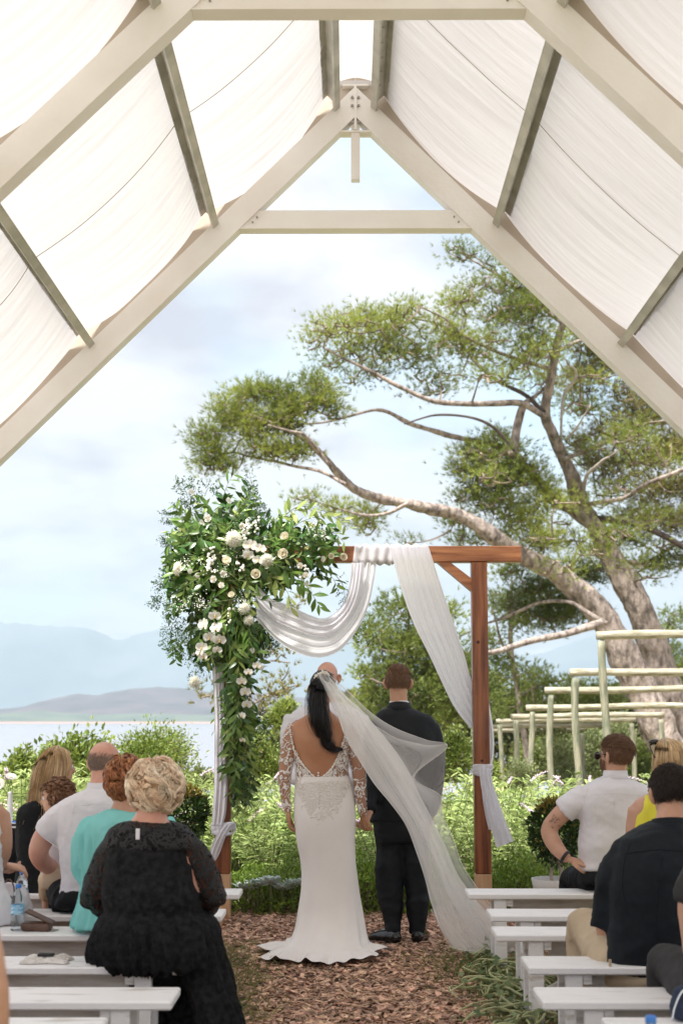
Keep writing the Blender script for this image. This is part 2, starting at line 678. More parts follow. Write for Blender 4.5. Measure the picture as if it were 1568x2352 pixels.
hill('mountains', 9300, [(-1200, 1490), (-300, 1440), (0, 1417), (60, 1419), (110, 1424), (180, 1428), (225, 1436), (258, 1456), (285, 1460), (330, 1444),
                         (385, 1432), (440, 1440), (500, 1470), (560, 1462), (620, 1450), (700, 1430), (790, 1405), (850, 1392), (900, 1410), (980, 1450),
                         (1080, 1500), (1180, 1500), (1250, 1490), (1320, 1462), (1400, 1440), (1500, 1470), (1700, 1450), (2300, 1500), (2800, 1530)], 1500, M['mount'], seed=8, nx=300)

# the air between here and the mountains
M['haze'] = bpy.data.materials.new('haze_air')
M['haze'].use_nodes = True
t_ = M['haze'].node_tree
t_.nodes.clear()
ho = t_.nodes.new('ShaderNodeOutputMaterial')
hv = t_.nodes.new('ShaderNodeVolumePrincipled')
hv.inputs['Color'].default_value = (0.56, 0.70, 0.80, 1)
hv.inputs['Density'].default_value = 1.45e-4
hv.inputs['Anisotropy'].default_value = 0.0
t_.links.new(hv.outputs[0], ho.inputs['Volume'])
tag(obj('haze', MB().box((-13500, -60, LAKE - 9), (13500, 11500, 980)), M['haze']), kind='stuff')

# ------------------------------------------------------------------ marquee
TX = 0.05
Y2, Y1 = 9.3, 6.3
APEX = 1.45 + 9.3 * 0.4639
SL = 1.0165
cs_ = 1 / math.hypot(1, SL)
ts_ = SL * cs_
tent = thing('marquee_tent', 'open white fabric marquee roof on cream steel trusses over the benches', 'tent', (TX, 7.8, 0))


def slope_pt(off, n, side):
    """point on the rafter's top edge at horizontal offset off, raised n along the outward normal"""
    return np.array((TX + side * (off + n * ts_), 0, APEX - off * SL + n * cs_))


EAVE = 3.35
for Yt in (Y2, Y1, 3.3):
    for side in (-1, 1):
        mb = MB()
        # I-section: web with a flange on the inner and outer edge
        def bar(n0, n1, y0, y1, o0, o1):
            a0, a1 = slope_pt(o0, n0, side), slope_pt(o1, n0, side)
            b0, b1 = slope_pt(o0, n1, side), slope_pt(o1, n1, side)
            # mitre at the ridge
            for p, q in ((a0, a1), (b0, b1)):
                dx = (p[0] - TX) * side
                k = -dx + 0.0015
                p[0] += side * k
                p[2] -= SL * k
            V = []
            for p in (a0, a1, b1, b0):
                V.append((p[0], y0, p[2]))
            for p in (a0, a1, b1, b0):
                V.append((p[0], y1, p[2]))
            mb.add(V, np.array([[0, 1, 2, 3], [7, 6, 5, 4], [0, 4, 5, 1], [1, 5, 6, 2], [2, 6, 7, 3], [3, 7, 4, 0]]))
        bar(-0.143, 0.0, Yt - 0.05, Yt + 0.05, 0.0, EAVE)
        bar(-0.155, -0.1435, Yt - 0.058, Yt + 0.058, 0.0, EAVE)
        obj('rafter', mb, M['cream_paint'], tent)
        mb = MB()
        bar(0.001, 0.125, Yt + 0.0, Yt + 0.045, 0.16, EAVE)
        obj('fabric_track', mb, M['shaded_track'], tent)
        # eave post
        e = slope_pt(EAVE, -0.12, side)
        mb = MB().bbox((e[0] - 0.05, Yt - 0.05, -0.02), (e[0] + 0.05, Yt + 0.05, e[2] + 0.02), 0.006)
        obj('post', mb, M['cream_paint'], tent)
    # collar tie
    z0, z1 = 1.45 + 9.3 * 0.3552, 1.45 + 9.3 * 0.3685
    h0 = (APEX - z0 - 0.155 / cs_) / SL + 0.005
    h1 = (APEX - z1 - 0.155 / cs_) / SL + 0.005
    mb = MB()
    V = []
    for yy in (Yt - 0.045, Yt + 0.045):
        V += [(TX - h0, yy, z0), (TX + h0, yy, z0), (TX + h1, yy, z1), (TX - h1, yy, z1)]
    mb.add(V, np.array([[0, 1, 2, 3], [7, 6, 5, 4], [0, 4, 5, 1], [1, 5, 6, 2], [2, 6, 7, 3], [3, 7, 4, 0]]))
    mb.box((TX - h0 - 0.0, Yt - 0.055, z0 - 0.008), (TX + h0, Yt + 0.055, z0 - 0.0005))
    obj('collar_tie', mb, M['cream_paint'], tent)
    for sx in (-1, 1):
        for k in (0.03, 0.09):
            mb = MB().add(*tube([(TX + sx * (h0 - 0.07 - k * 0.5), Yt - 0.058, z0 + 0.02 + k * 0.6), (TX + sx * (h0 - 0.07 - k * 0.5), Yt - 0.044, z0 + 0.02 + k * 0.6)], 0.006, 6, side=(1, 0, 0)))
            obj('bolt', mb, M['bolt'], tent)
    # king post hanging from the ridge with its little cross plate
    mb = MB().bbox((TX - 0.03, Yt - 0.036, 5.10), (TX + 0.03, Yt + 0.03, APEX - 0.24), 0.004)
    obj('king_post', mb, M['cream_paint'], tent)
    mb = MB().box((TX - 0.115, Yt - 0.05, 5.435), (TX + 0.115, Yt + 0.05, 5.447))
    mb.box((TX - 0.008, Yt - 0.062, 5.448), (TX + 0.008, Yt - 0.0505, APEX - 0.0))
    mb.box((TX - 0.09, Yt - 0.05, APEX + 0.004), (TX + 0.09, Yt + 0.05, APEX + 0.016))
    for z in (5.62, 5.68, 5.50):
        for sx in (-0.022, 0.022):
            mb.add(*tube([(TX + sx, Yt - 0.066, z), (TX + sx, Yt - 0.049, z)], 0.009, 6, side=(1, 0, 0)), 1)
    obj('ridge_plate', mb, [M['cream_paint'], M['bolt']], tent)

PUR = [0.13, 0.95, 1.77, 2.58, 3.3]
for side in (-1, 1):
    for k, off in enumerate(PUR):
        mb = MB()

        def pbar(n0, n1, o0, o1, ya=0.6, yb=Y2 - 0.051):
            V = []
            for yy in (ya, yb):
                for (o_, n_) in ((o0, n0), (o1, n0), (o1, n1), (o0, n1)):
                    p = slope_pt(off, 0, side)
                    # local axes: along slope (downwards) and outward normal
                    V.append((p[0] + side * (o_ * cs_ + n_ * ts_), yy, p[2] - o_ * ts_ + n_ * cs_))
            mb.add(V, np.array([[0, 1, 2, 3], [7, 6, 5, 4], [0, 4, 5, 1], [1, 5, 6, 2], [2, 6, 7, 3], [3, 7, 4, 0]]))
        # C-section, open side down-slope
        pbar(-0.03, 0.095, -0.006, 0.0)
        pbar(-0.030, -0.024, 0.0005, 0.045)
        pbar(0.089, 0.095, 0.0005, 0.045)
        pbar(-0.0235, -0.012, 0.040, 0.045)
        if side == 1:
            for q in range(26):
                yq = 4.0 + q * 0.2
                p = slope_pt(off, 0, side)
                mb.add(*tube([(p[0] + side * (0.001 * cs_ + 0.03 * ts_), yq, p[2] - 0.001 * ts_ + 0.03 * cs_),
                              (p[0] + side * (0.010 * cs_ + 0.05 * ts_), yq + 0.02, p[2] - 0.010 * ts_ + 0.05 * cs_)], 0.006, 5), 1)
        obj('purlin', mb, [M['galv'], M['cord']], tent)

offs = [-0.0] + PUR
for side in (-1, 1):
    for k in range(1, len(offs) - 1):
        o0, o1 = offs[k], offs[k + 1]
        y0, y1 = 0.8, Y2 + 0.05
        SAG = 0.075 if side == -1 else 0.045
        edge = 0.11 if side == -1 else 0.02

        def fn(U, Vv):
            # U along the slope, Vv along Y
            yy = y0 + (y1 - y0) * Vv
            s = U
            off = o0 + (o1 - o0) * s
            sag = 4 * s * (1 - s) * (SAG + 0.03 * np.sin(yy * 2.1 + k))
            pl = np.exp(-((Y2 - yy) / 1.6) ** 2) * 0.8 + np.exp(-((Y1 - yy) / 0.9) ** 2) * 0.7 + 0.35
            mod = 0.5 + 0.5 * vnoise(np.stack([yy * 0.5, s * 0.7 + k, 0 * s], -1), 0.9, 31 + k + side)
            rip = 0.006 * mod * np.sin(yy * 55 + 3.0 * np.sin(s * 3 + k * 2) + 14 * vnoise(np.stack([yy, s * 0.5, 0 * s], -1), 0.35, 5 + k)) \
                + 0.014 * vnoise(np.stack([yy * 1.7 + 0.5 * s * s, s * 0.30 + k, 0 * s], -1), 1.0, 17 + k + side) + 0.007 * vnoise(np.stack([yy * 5 + 0.8 * s, s * 0.5 + k, 0 * s], -1), 1.0, 23 + k)
            ripple = rip * pl * (0.35 + 4 * s * (1 - s) * 0.65) * (1.0 if side == -1 else 0.55)
            n = 0.10 - sag + ripple
            # the edge at the far truss hangs a little
            yy2 = yy - edge * 0.8 * (1 - 4 * s * (1 - s)) * ss(Y2 - 0.9, Y2, yy) * (1 if side == -1 else 0.2)
            X = TX + side * (off + n * ts_)
            Z = APEX - off * SL + n * cs_
            return np.stack([X, yy2, Z], -1)
        P, Q = grid(26, 420, fn)
        obj('fabric_panel', MB().add(P, Q), M['canvas'], tent, smooth=True)
        if k in (1, 2, 3):
            for ys_ in (7.75, 4.9):
                vv = (ys_ - y0) / (y1 - y0)
                s = np.linspace(0.01, 0.99, 40)
                C = fn(s, np.full(40, vv))
                C[:, 2] -= 0.004
                C[:, 0] -= side * 0.004
                C[:, 1] += 0.008 * vnoise(C, 1.3, 4)
                obj('seam_cord', MB().add(*tube(C, 0.0028, 4)), M['cord'], tent)
# ridge strip between the two top purlins
def fr(U, Vv):
    yy = 0.8 + (Y2 + 0.0 - 0.8) * Vv
    a = (U - 0.5) * 2
    return np.stack([TX + a * 0.2, yy, APEX + 0.075 + 0.012 * (1 - a * a) - 0.04 * np.abs(a) + 0.0025 * np.sin(yy * 55) + 0.003 * vnoise(np.stack([yy, a * .2, a * 0], -1), 3, 2)], -1)
P, Q = grid(14, 300, fr)
obj('ridge_fabric', MB().add(P, Q), M['canvas'], tent, smooth=True)
mb = MB().bbox((TX - 0.12, Y2 - 0.02, APEX + 0.018), (TX + 0.12, Y2 + 0.03, APEX + 0.06), 0.01)
obj('ridge_hem', mb, M['canvas'], tent)

# ------------------------------------------------------------------ wedding arch
AY = 10.55
arch = thing('wedding_arch', 'square stained timber wedding arch standing on the bark mulch', 'arch', (*(at(808, 2100, AY)[:2]), 0))
PW = px(18, AY)
zt1 = at(1100, 1256, AY)[2]
zt0 = at(1100, 1292, AY)[2]
xl, xr = at(515, 1700, AY)[0], at(1104, 1700, AY)[0]
for x0 in (xl, xr):
    mb = MB().bbox((x0 - PW, AY - PW, 0.36), (x0 + PW, AY + PW, zt0 - 0.001), 0.005)
    p = obj('post', mb, M['stained'], arch)
    for z, dx, r_ in ((1.16, 0.0, 0.011), (0.93, 0.3, 0.008), (2.02, -0.3, 0.013)) if x0 > 0 else ():
        kx = x0 + dx * PW
        obj('knot', MB().add(*tube([(kx, AY - PW - 0.0015, z), (kx, AY - PW + 0.004, z)], r_, 8, side=(1, 0, 0))), M['knot'], p)
    mb = MB().bbox((x0 - PW * 1.02, AY - PW * 1.02, 0.0), (x0 + PW * 1.02, AY + PW * 1.02, 0.357), 0.004)
    obj('post_foot', mb, M['raw_pine'], arch)
    sx = 1 if x0 > 0 else -1
    mb = MB()
    mb.bbox((x0 - 0.03, AY - 0.62, 0.02), (x0 + 0.03, AY - PW * 1.05, 0.10), 0.004)
    mb.bbox((x0 - 0.03, AY + PW * 1.05, 0.02), (x0 + 0.03, AY + 0.6, 0.10), 0.004)
    obj('base_runner', mb, M['raw_pine'], arch)
xb0, xb1 = at(440, 1270, AY)[0], at(1194, 1270, AY)[0]
mb = MB().bbox((xb0, AY - PW * 1.05, zt0), (xb1, AY + PW * 1.05, zt1), 0.005)
obj('beam', mb, M['stained_h'], arch)
for s, x0 in ((1, xl), (-1, xr)):
    a = np.array((x0 + s * PW * 0.98, AY, at(0, 1350, AY)[2]))
    b = np.array((x0 + s * px(82, AY), AY, zt0 - 0.001))
    hw = px(14, AY)
    V = []
    for yy in (AY - PW * 0.8, AY + PW * 0.8):
        V += [(a[0], yy, a[2] - hw * 0.7), (a[0], yy, a[2] + hw * 1.4), (b[0] - s * hw * 1.1, yy, b[2]), (b[0] + s * hw * 1.0, yy, b[2])]
    obj('brace', MB().add(V, np.array([[0, 1, 2, 3], [7, 6, 5, 4], [0, 4, 5, 1], [1, 5, 6, 2], [2, 6, 7, 3], [3, 7, 4, 0]])), M['stained_h'], arch)

# ------------------------------------------------------------------ benches
ROWS = [8.44, 7.52, 6.86, 5.98, 5.27, 4.72, 3.86]
BL, SWD, SH = 2.3, 0.28, 0.46


def make_bench(side):
    """side = +1: the aisle end is at local x = 0 and the bench runs to +x; -1 the mirror image"""
    t = thing('bench', None, 'bench')
    s = side
    X = lambda a: s * a
    obj('seat', MB().bbox((X(0), 0, SH - 0.032), (X(BL), SWD, SH), 0.006), M['bench'], t)
    for x in (0.15, BL - 0.22):
        for y in (0.02, SWD - 0.055):
            obj('leg', MB().bbox((X(x), y, 0.0), (X(x + 0.07), y + 0.035, SH - 0.033), 0.003), M['bench'], t)
        obj('leg_rail', MB().bbox((X(x + 0.015), 0.056, 0.10), (X(x + 0.045), SWD - 0.056, 0.16), 0.003), M['bench_old'], t)
        obj('cleat', MB().bbox((X(x + 0.072), 0.03, SH - 0.075), (X(x + 0.11), SWD - 0.03, SH - 0.0335), 0.003), M['bench'], t)
    obj('apron', MB().bbox((X(0.26), SWD / 2 - 0.015, SH - 0.115), (X(BL - 0.36), SWD / 2 + 0.015, SH - 0.034), 0.003), M['bench_old'], t)
    for x0, x1 in ((0.175, 0.58), (BL - 0.175, BL - 0.58)):
        a, b = np.array((X(x0), SWD / 2, 0.13)), np.array((X(x1), SWD / 2, SH - 0.12))
        d = (b - a) / np.linalg.norm(b - a)
        n = np.array((-d[2], 0, d[0])) * 0.028
        V = []
        for yy in (-0.014, 0.014):
            for q in (a - n, b - n, b + n, a + n):
                V.append(q + np.array((0, yy, 0)))
        obj('brace', MB().add(V, np.array([[0, 1, 2, 3], [7, 6, 5, 4], [0, 4, 5, 1], [1, 5, 6, 2], [2, 6, 7, 3], [3, 7, 4, 0]])), M['bench_old'], t)
    return t


RL = ['white bench at the right front, under the man in sunglasses and a white shirt',
      'second white bench back on the right, empty aisle end beside the veil',
      'third white bench back on the right, behind the two nearest the arch',
      'white bench under the man in the black shirt and khaki trousers',
      'nearest whole white bench on the right, just behind the khaki trousers',
      'white bench cut off by the bottom right of the picture',
      'white bench just below the picture on the right, under the blue-capped bottle']
LL = ['white bench at the left front whose end shows beside the arch foot',
      'white bench under the bald man in dark trousers, brown handbag before it',
      'white bench under the woman in turquoise on the left',
      'white bench with the lace clutch on it, under the woman in black lace',
      'empty white bench just behind the woman in black lace',
      'white bench cut off by the bottom left of the picture',
      'white bench just below the picture on the left, under the nearest guest']
br, bl = make_bench(1), make_bench(-1)
for k, Yr in enumerate(ROWS):
    c = br if k == 0 else copy_thing(br, (0, 0, 0))
    c.location = (0.70 + (0.03 if k % 2 else -0.01) + (0.12 if k == 5 else 0), Yr, 0)
    tag(c, RL[k], None, 'white benches right of the aisle')
    c = bl if k == 0 else copy_thing(bl, (0, 0, 0))
    c.location = (-0.63 - (0.02 if k % 2 else 0) - (0.16 if k == 5 else 0), Yr - 0.01, 0)
    tag(c, LL[k], None, 'white benches left of the aisle')

# ------------------------------------------------------------------ pole pergola
perg = thing('pergola', 'row of pale green round pole frames stepping down behind the right benches', 'pergola', (5.5, 30, 0))
PG = [(21.6, 1463, 3.35), (24.3, 1549, 3.35), (27.6, 1589, 3.35), (30.4, 1628, 3.35), (33.3, 1648, 3.35), (36.6, 1658, 3.35), (40.2, 1671, 3.35), (44.0, 1681, 3.3)]
for k, (Y, yb, wd) in enumerate(PG):
    x0 = 3.85 if k != 2 else 3.87
    zb = at(1300, yb, Y)[2]
    r = 0.062
    n = 26
    for xx, dz in ((x0, 0.0), (x0 + wd, 0.02)):
        g0 = float(ground_z(xx, Y)) - 0.1
        P = np.stack([np.full(n, xx) + 0.03 * np.sin(np.linspace(0, 5, n) + k), np.full(n, Y) + 0.01 * np.cos(np.linspace(0, 4, n) + k), np.linspace(g0, zb - r + dz, n)], -1)
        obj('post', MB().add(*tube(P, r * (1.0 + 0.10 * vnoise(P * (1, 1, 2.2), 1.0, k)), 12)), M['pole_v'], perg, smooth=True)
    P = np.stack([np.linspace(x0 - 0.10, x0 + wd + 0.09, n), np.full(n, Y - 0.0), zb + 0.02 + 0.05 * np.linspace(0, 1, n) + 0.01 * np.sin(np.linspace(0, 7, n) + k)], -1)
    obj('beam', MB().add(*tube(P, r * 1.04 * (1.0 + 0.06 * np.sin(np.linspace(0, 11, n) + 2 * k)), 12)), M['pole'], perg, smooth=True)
# ------------------------------------------------------------------ vegetation
def unit(v):
    return v / (np.linalg.norm(v, axis=-1, keepdims=True) + 1e-9)


def diamonds(C, D, L, W, seed=1, fold=0.25, up=(0, 0, 1.0), roll=1.0):
    """leaves: one folded 4-vertex leaf (2 triangles each side) per centre"""
    g = np.random.default_rng(seed)
    n = len(C)
    D = unit(D)
    S = unit(np.cross(D, np.asarray(up)[None] + roll * g.normal(size=(n, 3))))
    Nn = np.cross(S, D)
    L = np.broadcast_to(L, (n,))[:, None]
    W = np.broadcast_to(W, (n,))[:, None]
    V = np.stack([C, C + D * L * 0.45 + S * W / 2 + Nn * W * fold, C + D * L, C + D * L * 0.45 - S * W / 2 + Nn * W * fold], 1)
    b = (np.arange(n) * 4)[:, None]
    return V.reshape(-1, 3), [np.concatenate([b + np.array([[0, 1, 2]]), b + np.array([[0, 2, 3]])])]


def lances(C, D, L, W, droop=0.3, seed=1, roll=0.6):
    """longer leaves: 6 vertices, curved down"""
    g = np.random.default_rng(seed)
    n = len(C)
    D = unit(D)
    S = unit(np.cross(D, np.array([[0, 0, 1.0]]) + roll * g.normal(size=(n, 3))))
    L = np.broadcast_to(L, (n,))[:, None]
    W = np.broadcast_to(W, (n,))[:, None]
    g_ = np.array([[0, 0, -1.0]])
    a = C
    b = C + D * L * 0.38 + g_ * L * droop * 0.10
    c = C + D * L * 0.72 + g_ * L * droop * 0.42
    d = C + D * L * 0.97 + g_ * L * droop
    V = np.stack([a, b + S * W / 2, b - S * W / 2, c + S * W * 0.36, c - S * W * 0.36, d], 1)
    k = (np.arange(n) * 6)[:, None]
    T = np.concatenate([k + np.array([[0, 1, 2]]), k + np.array([[3, 5, 4]])])
    Q = k + np.array([[1, 3, 4, 2]])
    return V.reshape(-1, 3), [T, Q]


def tufts(C, D, k, L, W, spread, seed=1):
    """k thin needles-bundles per centre"""
    g = np.random.default_rng(seed)
    n = len(C)
    DD = unit(unit(D)[:, None] + spread * g.normal(size=(n, k, 3)))
    LL = L * g.uniform(0.6, 1.2, (n, k, 1))
    S = unit(np.cross(DD, g.normal(size=(n, k, 3))))
    base = C[:, None] + DD * LL * 0.05
    V = np.stack([base - S * W / 2, base + S * W / 2, base + DD * LL + S * W * 0.15], 2)
    T = (np.arange(n * k) * 3)[:, None] + np.array([[0, 1, 2]])
    return V.reshape(-1, 3), [T]


def blob_points(blobs, per, seed=1, shell=0.0, flat=0.0):
    """blobs: (centre, (rx, ry, rz), weight). lumpy scatter of points"""
    g = np.random.default_rng(seed)
    out = []
    for c, r, wgt in blobs:
        n = max(1, int(per * wgt))
        d = unit(g.normal(size=(n, 3)))
        rr = g.uniform(shell, 1, n) ** (1 / 2.2)
        p = d * rr[:, None] * np.asarray(r)
        out.append(np.asarray(c) + p)
    return np.concatenate(out)


class Skel:
    def __init__(s):
        s.P = np.zeros((0, 3))

    def add(s, P):
        s.P = np.concatenate([s.P, P])

    def twig_paths(s, targets, k=6, sag=0.12, jit=0.08, seed=1, back=0.35, dense=0.5):
        """connect every target to the nearest part of the skeleton; returns (n, k, 3)"""
        g = np.random.default_rng(seed)
        d0 = np.array([np.min(np.sum((s.P - t) ** 2, 1)) for t in targets])
        order = np.argsort(d0)
        out = np.zeros((len(targets), k, 3))
        buf = np.zeros((len(s.P) + len(targets) * (k - 1), 3))
        m = len(s.P)
        buf[:m] = s.P
        for i in order:
            t = targets[i]
            dd = np.sum((buf[:m] - t) ** 2, 1)
            j = int(np.argmin(dd))
            a = buf[j]
            L = math.sqrt(dd[j]) + 1e-6
            u = np.linspace(0, 1, k)[:, None]
            mid = (a + t) / 2 + g.normal(size=3) * jit * L + np.array((0, 0, -sag * L))
            p = (1 - u) ** 2 * a + 2 * u * (1 - u) * mid + u ** 2 * t
            out[i] = p
            buf[m:m + k - 1] = p[1:]
            m += k - 1
        s.P = buf[:m]
        return out


M['bark'] = mat('pine_bark', (0.10, 0.08, 0.07), (0.40, 0.33, 0.29), 5, 0.9, 1.0, 14, stretch=(1.6, 1.6, 0.7), bdist=0.04, lo=0.32, hi=0.62)
M['bark_dark'] = mat('dark_bark', (0.05, 0.04, 0.035), (0.12, 0.09, 0.08), 5, 0.9, 0.9, 14, bdist=0.03)
M['deadwood'] = mat('dead_wood', (0.34, 0.30, 0.28), (0.5, 0.45, 0.42), 6, 0.8, 0.4, 20)
M['twig'] = mat('pine_twig', (0.10, 0.075, 0.06), (0.28, 0.22, 0.17), 3, 0.9)
M['needle'] = mat('pine_needles', (0.14, 0.18, 0.028), (0.32, 0.36, 0.07), 0.5, 0.55, island=0.4, hue=0.02, trans=0.42)
M['needle_dry'] = mat('older_pine_needles', (0.15, 0.15, 0.035), (0.30, 0.27, 0.08), 0.9, 0.6, island=0.4, hue=0.02, trans=0.3)
M['needle_dark'] = mat('dark_pine_needles', (0.10, 0.14, 0.028), (0.24, 0.29, 0.06), 0.6, 0.55, island=0.4, hue=0.02, trans=0.35)


def Z3(x, y):
    return 428.7 + x * 0.7265, 735 + y * 0.7265


def limb(pts, rads, Y, dY=None, n=None, conv=Z3, dscale=0.7265):
    """limb through picture points; dY = depth offset per point"""
    k = len(pts)
    dY = np.zeros(k) if dY is None else np.interp(np.linspace(0, 1, k), np.linspace(0, 1, len(dY)), dY)
    P = np.array([at(*conv(*p), Y + d) for p, d in zip(pts, dY)])
    rr = np.interp(np.linspace(0, 1, k), np.linspace(0, 1, len(rads)), rads)
    A = np.concatenate([P, (rr * dscale * Y / F)[:, None]], 1)
    n = n or k * 5
    S = spline(A, n)
    S[:, :3] += 0.03 * np.stack([vnoise(S[:, :3], 0.6, 1), vnoise(S[:, :3], 0.6, 2), vnoise(S[:, :3], 0.6, 3)], -1)
    S[:, 3] = np.maximum(S[:, 3], 0.012) * (1 + 0.09 * vnoise(S[:, :3], 0.9, 4))
    return S


def add_limb(name, S, tree, m, sk, seg=10):
    if seg >= 12:
        n_ = len(S) * 3
        D_ = spline(S, n_)
        V_, F_ = tube(D_[:, :3], D_[:, 3], 30)
        C_ = np.concatenate([np.repeat(D_[:, :3], 30, 0), D_[[0, -1], :3]])
        o_ = unit(V_ - C_)
        rr_ = np.concatenate([np.repeat(D_[:, 3], 30), [0, 0]])
        V_ = V_ + o_ * (rr_ * (0.16 * (1 - np.abs(vnoise(V_ * (5, 5, 1.3), 0.55, 3))) ** 2 + 0.12 * vnoise(V_ * (1, 1, 0.6), 1.1, 8)))[:, None]
        obj(name, MB().add(V_, F_), m, tree, smooth=True)
        sk.add(S[:, :3])
        return
    obj(name, MB().add(*tube(S[:, :3], S[:, 3], seg)), m, tree, smooth=True)
    sk.add(S[:, :3])


PY = 38.0
b0 = at(1540, 1760, PY)
pine = thing('pine_tree', 'huge old pine leaning left with a forked bare trunk, far behind the pergola', 'tree', (b0[0], PY, float(ground_z(b0[0], PY))))
sk = Skel()
main = [
    ('trunk', [(1680, 1480), (1600, 1349), (1530, 1200), (1480, 1050), (1440, 950), (1400, 850), (1340, 740), (1290, 650), (1250, 580), (1220, 500), (1190, 430), (1160, 370), (1130, 300), (1145, 200), (1165, 100), (1190, 10), (1230, -90)],
     [50, 48, 46, 44, 41, 38, 33, 27, 24, 20, 18, 16, 14, 13, 12, 10, 6], (0.4, 0, 0, -1, -2), 'bark', 16),
    ('trunk', [(1620, 1500), (1520, 1349), (1440, 1180), (1390, 1080), (1330, 960), (1240, 860), (1150, 790), (1060, 745), (980, 690), (900, 640), (830, 605), (760, 595), (690, 580), (600, 560), (540, 540), (490, 500), (455, 460), (420, 420), (370, 375), (290, 335), (200, 300)],
     [52, 50, 47, 43, 38, 34, 28, 25, 22, 20, 18, 16, 14, 13, 12, 12, 9, 8, 6, 4, 3], (-0.9, -1.0, -2, -3, -4), 'bark', 16),
    ('limb', [(1300, 670), (1220, 600), (1150, 560), (1100, 500), (1040, 430), (980, 400), (900, 380), (800, 355), (700, 325), (620, 285), (560, 290), (460, 320), (380, 330)], [22, 22, 19, 17, 15, 12, 10, 9, 8, 7, 5, 4, 3], (0, -1, -2.5), 'bark', 12),
    ('limb', [(1135, 305), (1060, 265), (980, 265), (870, 265), (760, 250), (680, 215), (600, 175), (520, 130), (430, 85)], [13, 12, 11, 10, 9, 8, 7, 5, 3], (-1.5, -2.5, -3), 'bark', 10),
    ('limb', [(1020, 425), (1035, 380), (1050, 320), (1068, 270), (1110, 235), (1150, 190)], [17, 17, 16, 14, 6, 4], (-1.5, -1), 'bark', 10),
    ('limb', [(1132, 290), (1060, 230), (980, 190), (900, 120), (850, 50), (780, 10), (700, -10)], [9, 8, 7, 6, 5, 4, 3], (-1.5, 0, 1), 'bark_dark', 8),
    ('limb', [(1148, 150), (1060, 130), (980, 100), (880, 50), (820, 0), (740, -40)], [9, 8, 7, 6, 4, 3], (-1.6, -2, -3), 'bark', 8),
    ('limb', [(1190, 10), (1100, -60), (1000, -130), (900, -190), (840, -230)], [9, 8, 6, 4, 3], (-1.8, -1, -1), 'bark', 8),
    ('limb', [(1280, 630), (1400, 640), (1500, 680), (1600, 735), (1720, 780)], [15, 14, 12, 10, 8], (0, -1, -1), 'bark_dark', 10),
    ('limb', [(1310, 960), (1200, 990), (1100, 1010), (1000, 1040), (940, 1052), (860, 1060), (770, 1080), (680, 1075), (610, 1105), (540, 1135)], [16, 13, 12, 11, 9, 7, 6, 6, 5, 3], (-2.5, -4, -5), 'bark', 10),
    ('limb', [(1330, 960), (1200, 890), (1100, 900), (1000, 945), (940, 965), (860, 1000)], [9, 7, 6, 5, 4, 3], (-2, 0, 1), 'bark', 8),
    ('dead_limb', [(1262, 600), (1258, 540), (1268, 490), (1310, 450), (1335, 435)], [7, 7, 7, 6, 3], (0, -2), 'deadwood', 8),
    ('dead_limb', [(1188, 430), (1185, 330), (1190, 240), (1225, 190), (1228, 160), (1208, 145)], [5, 5, 6, 6, 5, 2], (-0.6, -2), 'deadwood', 8),
    ('dead_limb', [(1200, 380), (1240, 330), (1275, 270)], [5, 4, 2], (-1, -2), 'deadwood', 8),
    ('limb', [(1195, 440), (1300, 400), (1400, 350), (1500, 300), (1600, 290)], [9, 8, 7, 5, 3], (-0.8, 1, 2), 'bark', 8),
    ('limb', [(1250, 585), (1380, 560), (1450, 520), (1568, 470), (1700, 420)], [10, 9, 8, 7, 5], (0, -2, -3), 'bark', 8),
    ('limb', [(1165, 100), (1260, 60), (1330, 60), (1430, 150)], [8, 7, 5, 3], (-2, 0, 1), 'bark', 8),
    ('limb', [(1345, 745), (1420, 775), (1490, 745), (1580, 690)], [9, 8, 6, 4], (0, 1, 2), 'bark_dark', 8),
    ('limb', [(700, 585), (640, 610), (560, 620), (480, 600)], [8, 6, 5, 3], (-3, -3), 'bark', 8),
    ('limb', [(1060, 440), (980, 350), (900, 310), (780, 300), (690, 330)], [8, 6, 5, 4, 3], (-2, -3), 'bark_dark', 8),
    ('limb', [(500, 520), (420, 480), (330, 460), (240, 440), (150, 420)], [7, 6, 5, 4, 3], (-4, -3), 'bark', 8),
    ('limb', [(455, 465), (380, 370), (320, 350), (260, 330)], [7, 6, 4, 3], (-4, -5), 'bark', 8),
]
for nm, pts, rd, dy, m_, seg in main:
    add_limb(nm, limb(pts, rd if nm == 'trunk' else [q * 0.82 for q in rd], PY, dy), pine, M[m_], sk, seg)


def zb(x, y, rx, ry, w=1.0, Y=PY, dy=0.0, conv=Z3, s=0.7265, dep=1.0):
    c = at(*conv(x, y), Y + dy)
    return (c, (rx * s * Y / F, rx * s * Y / F * dep, ry * s * Y / F), w)


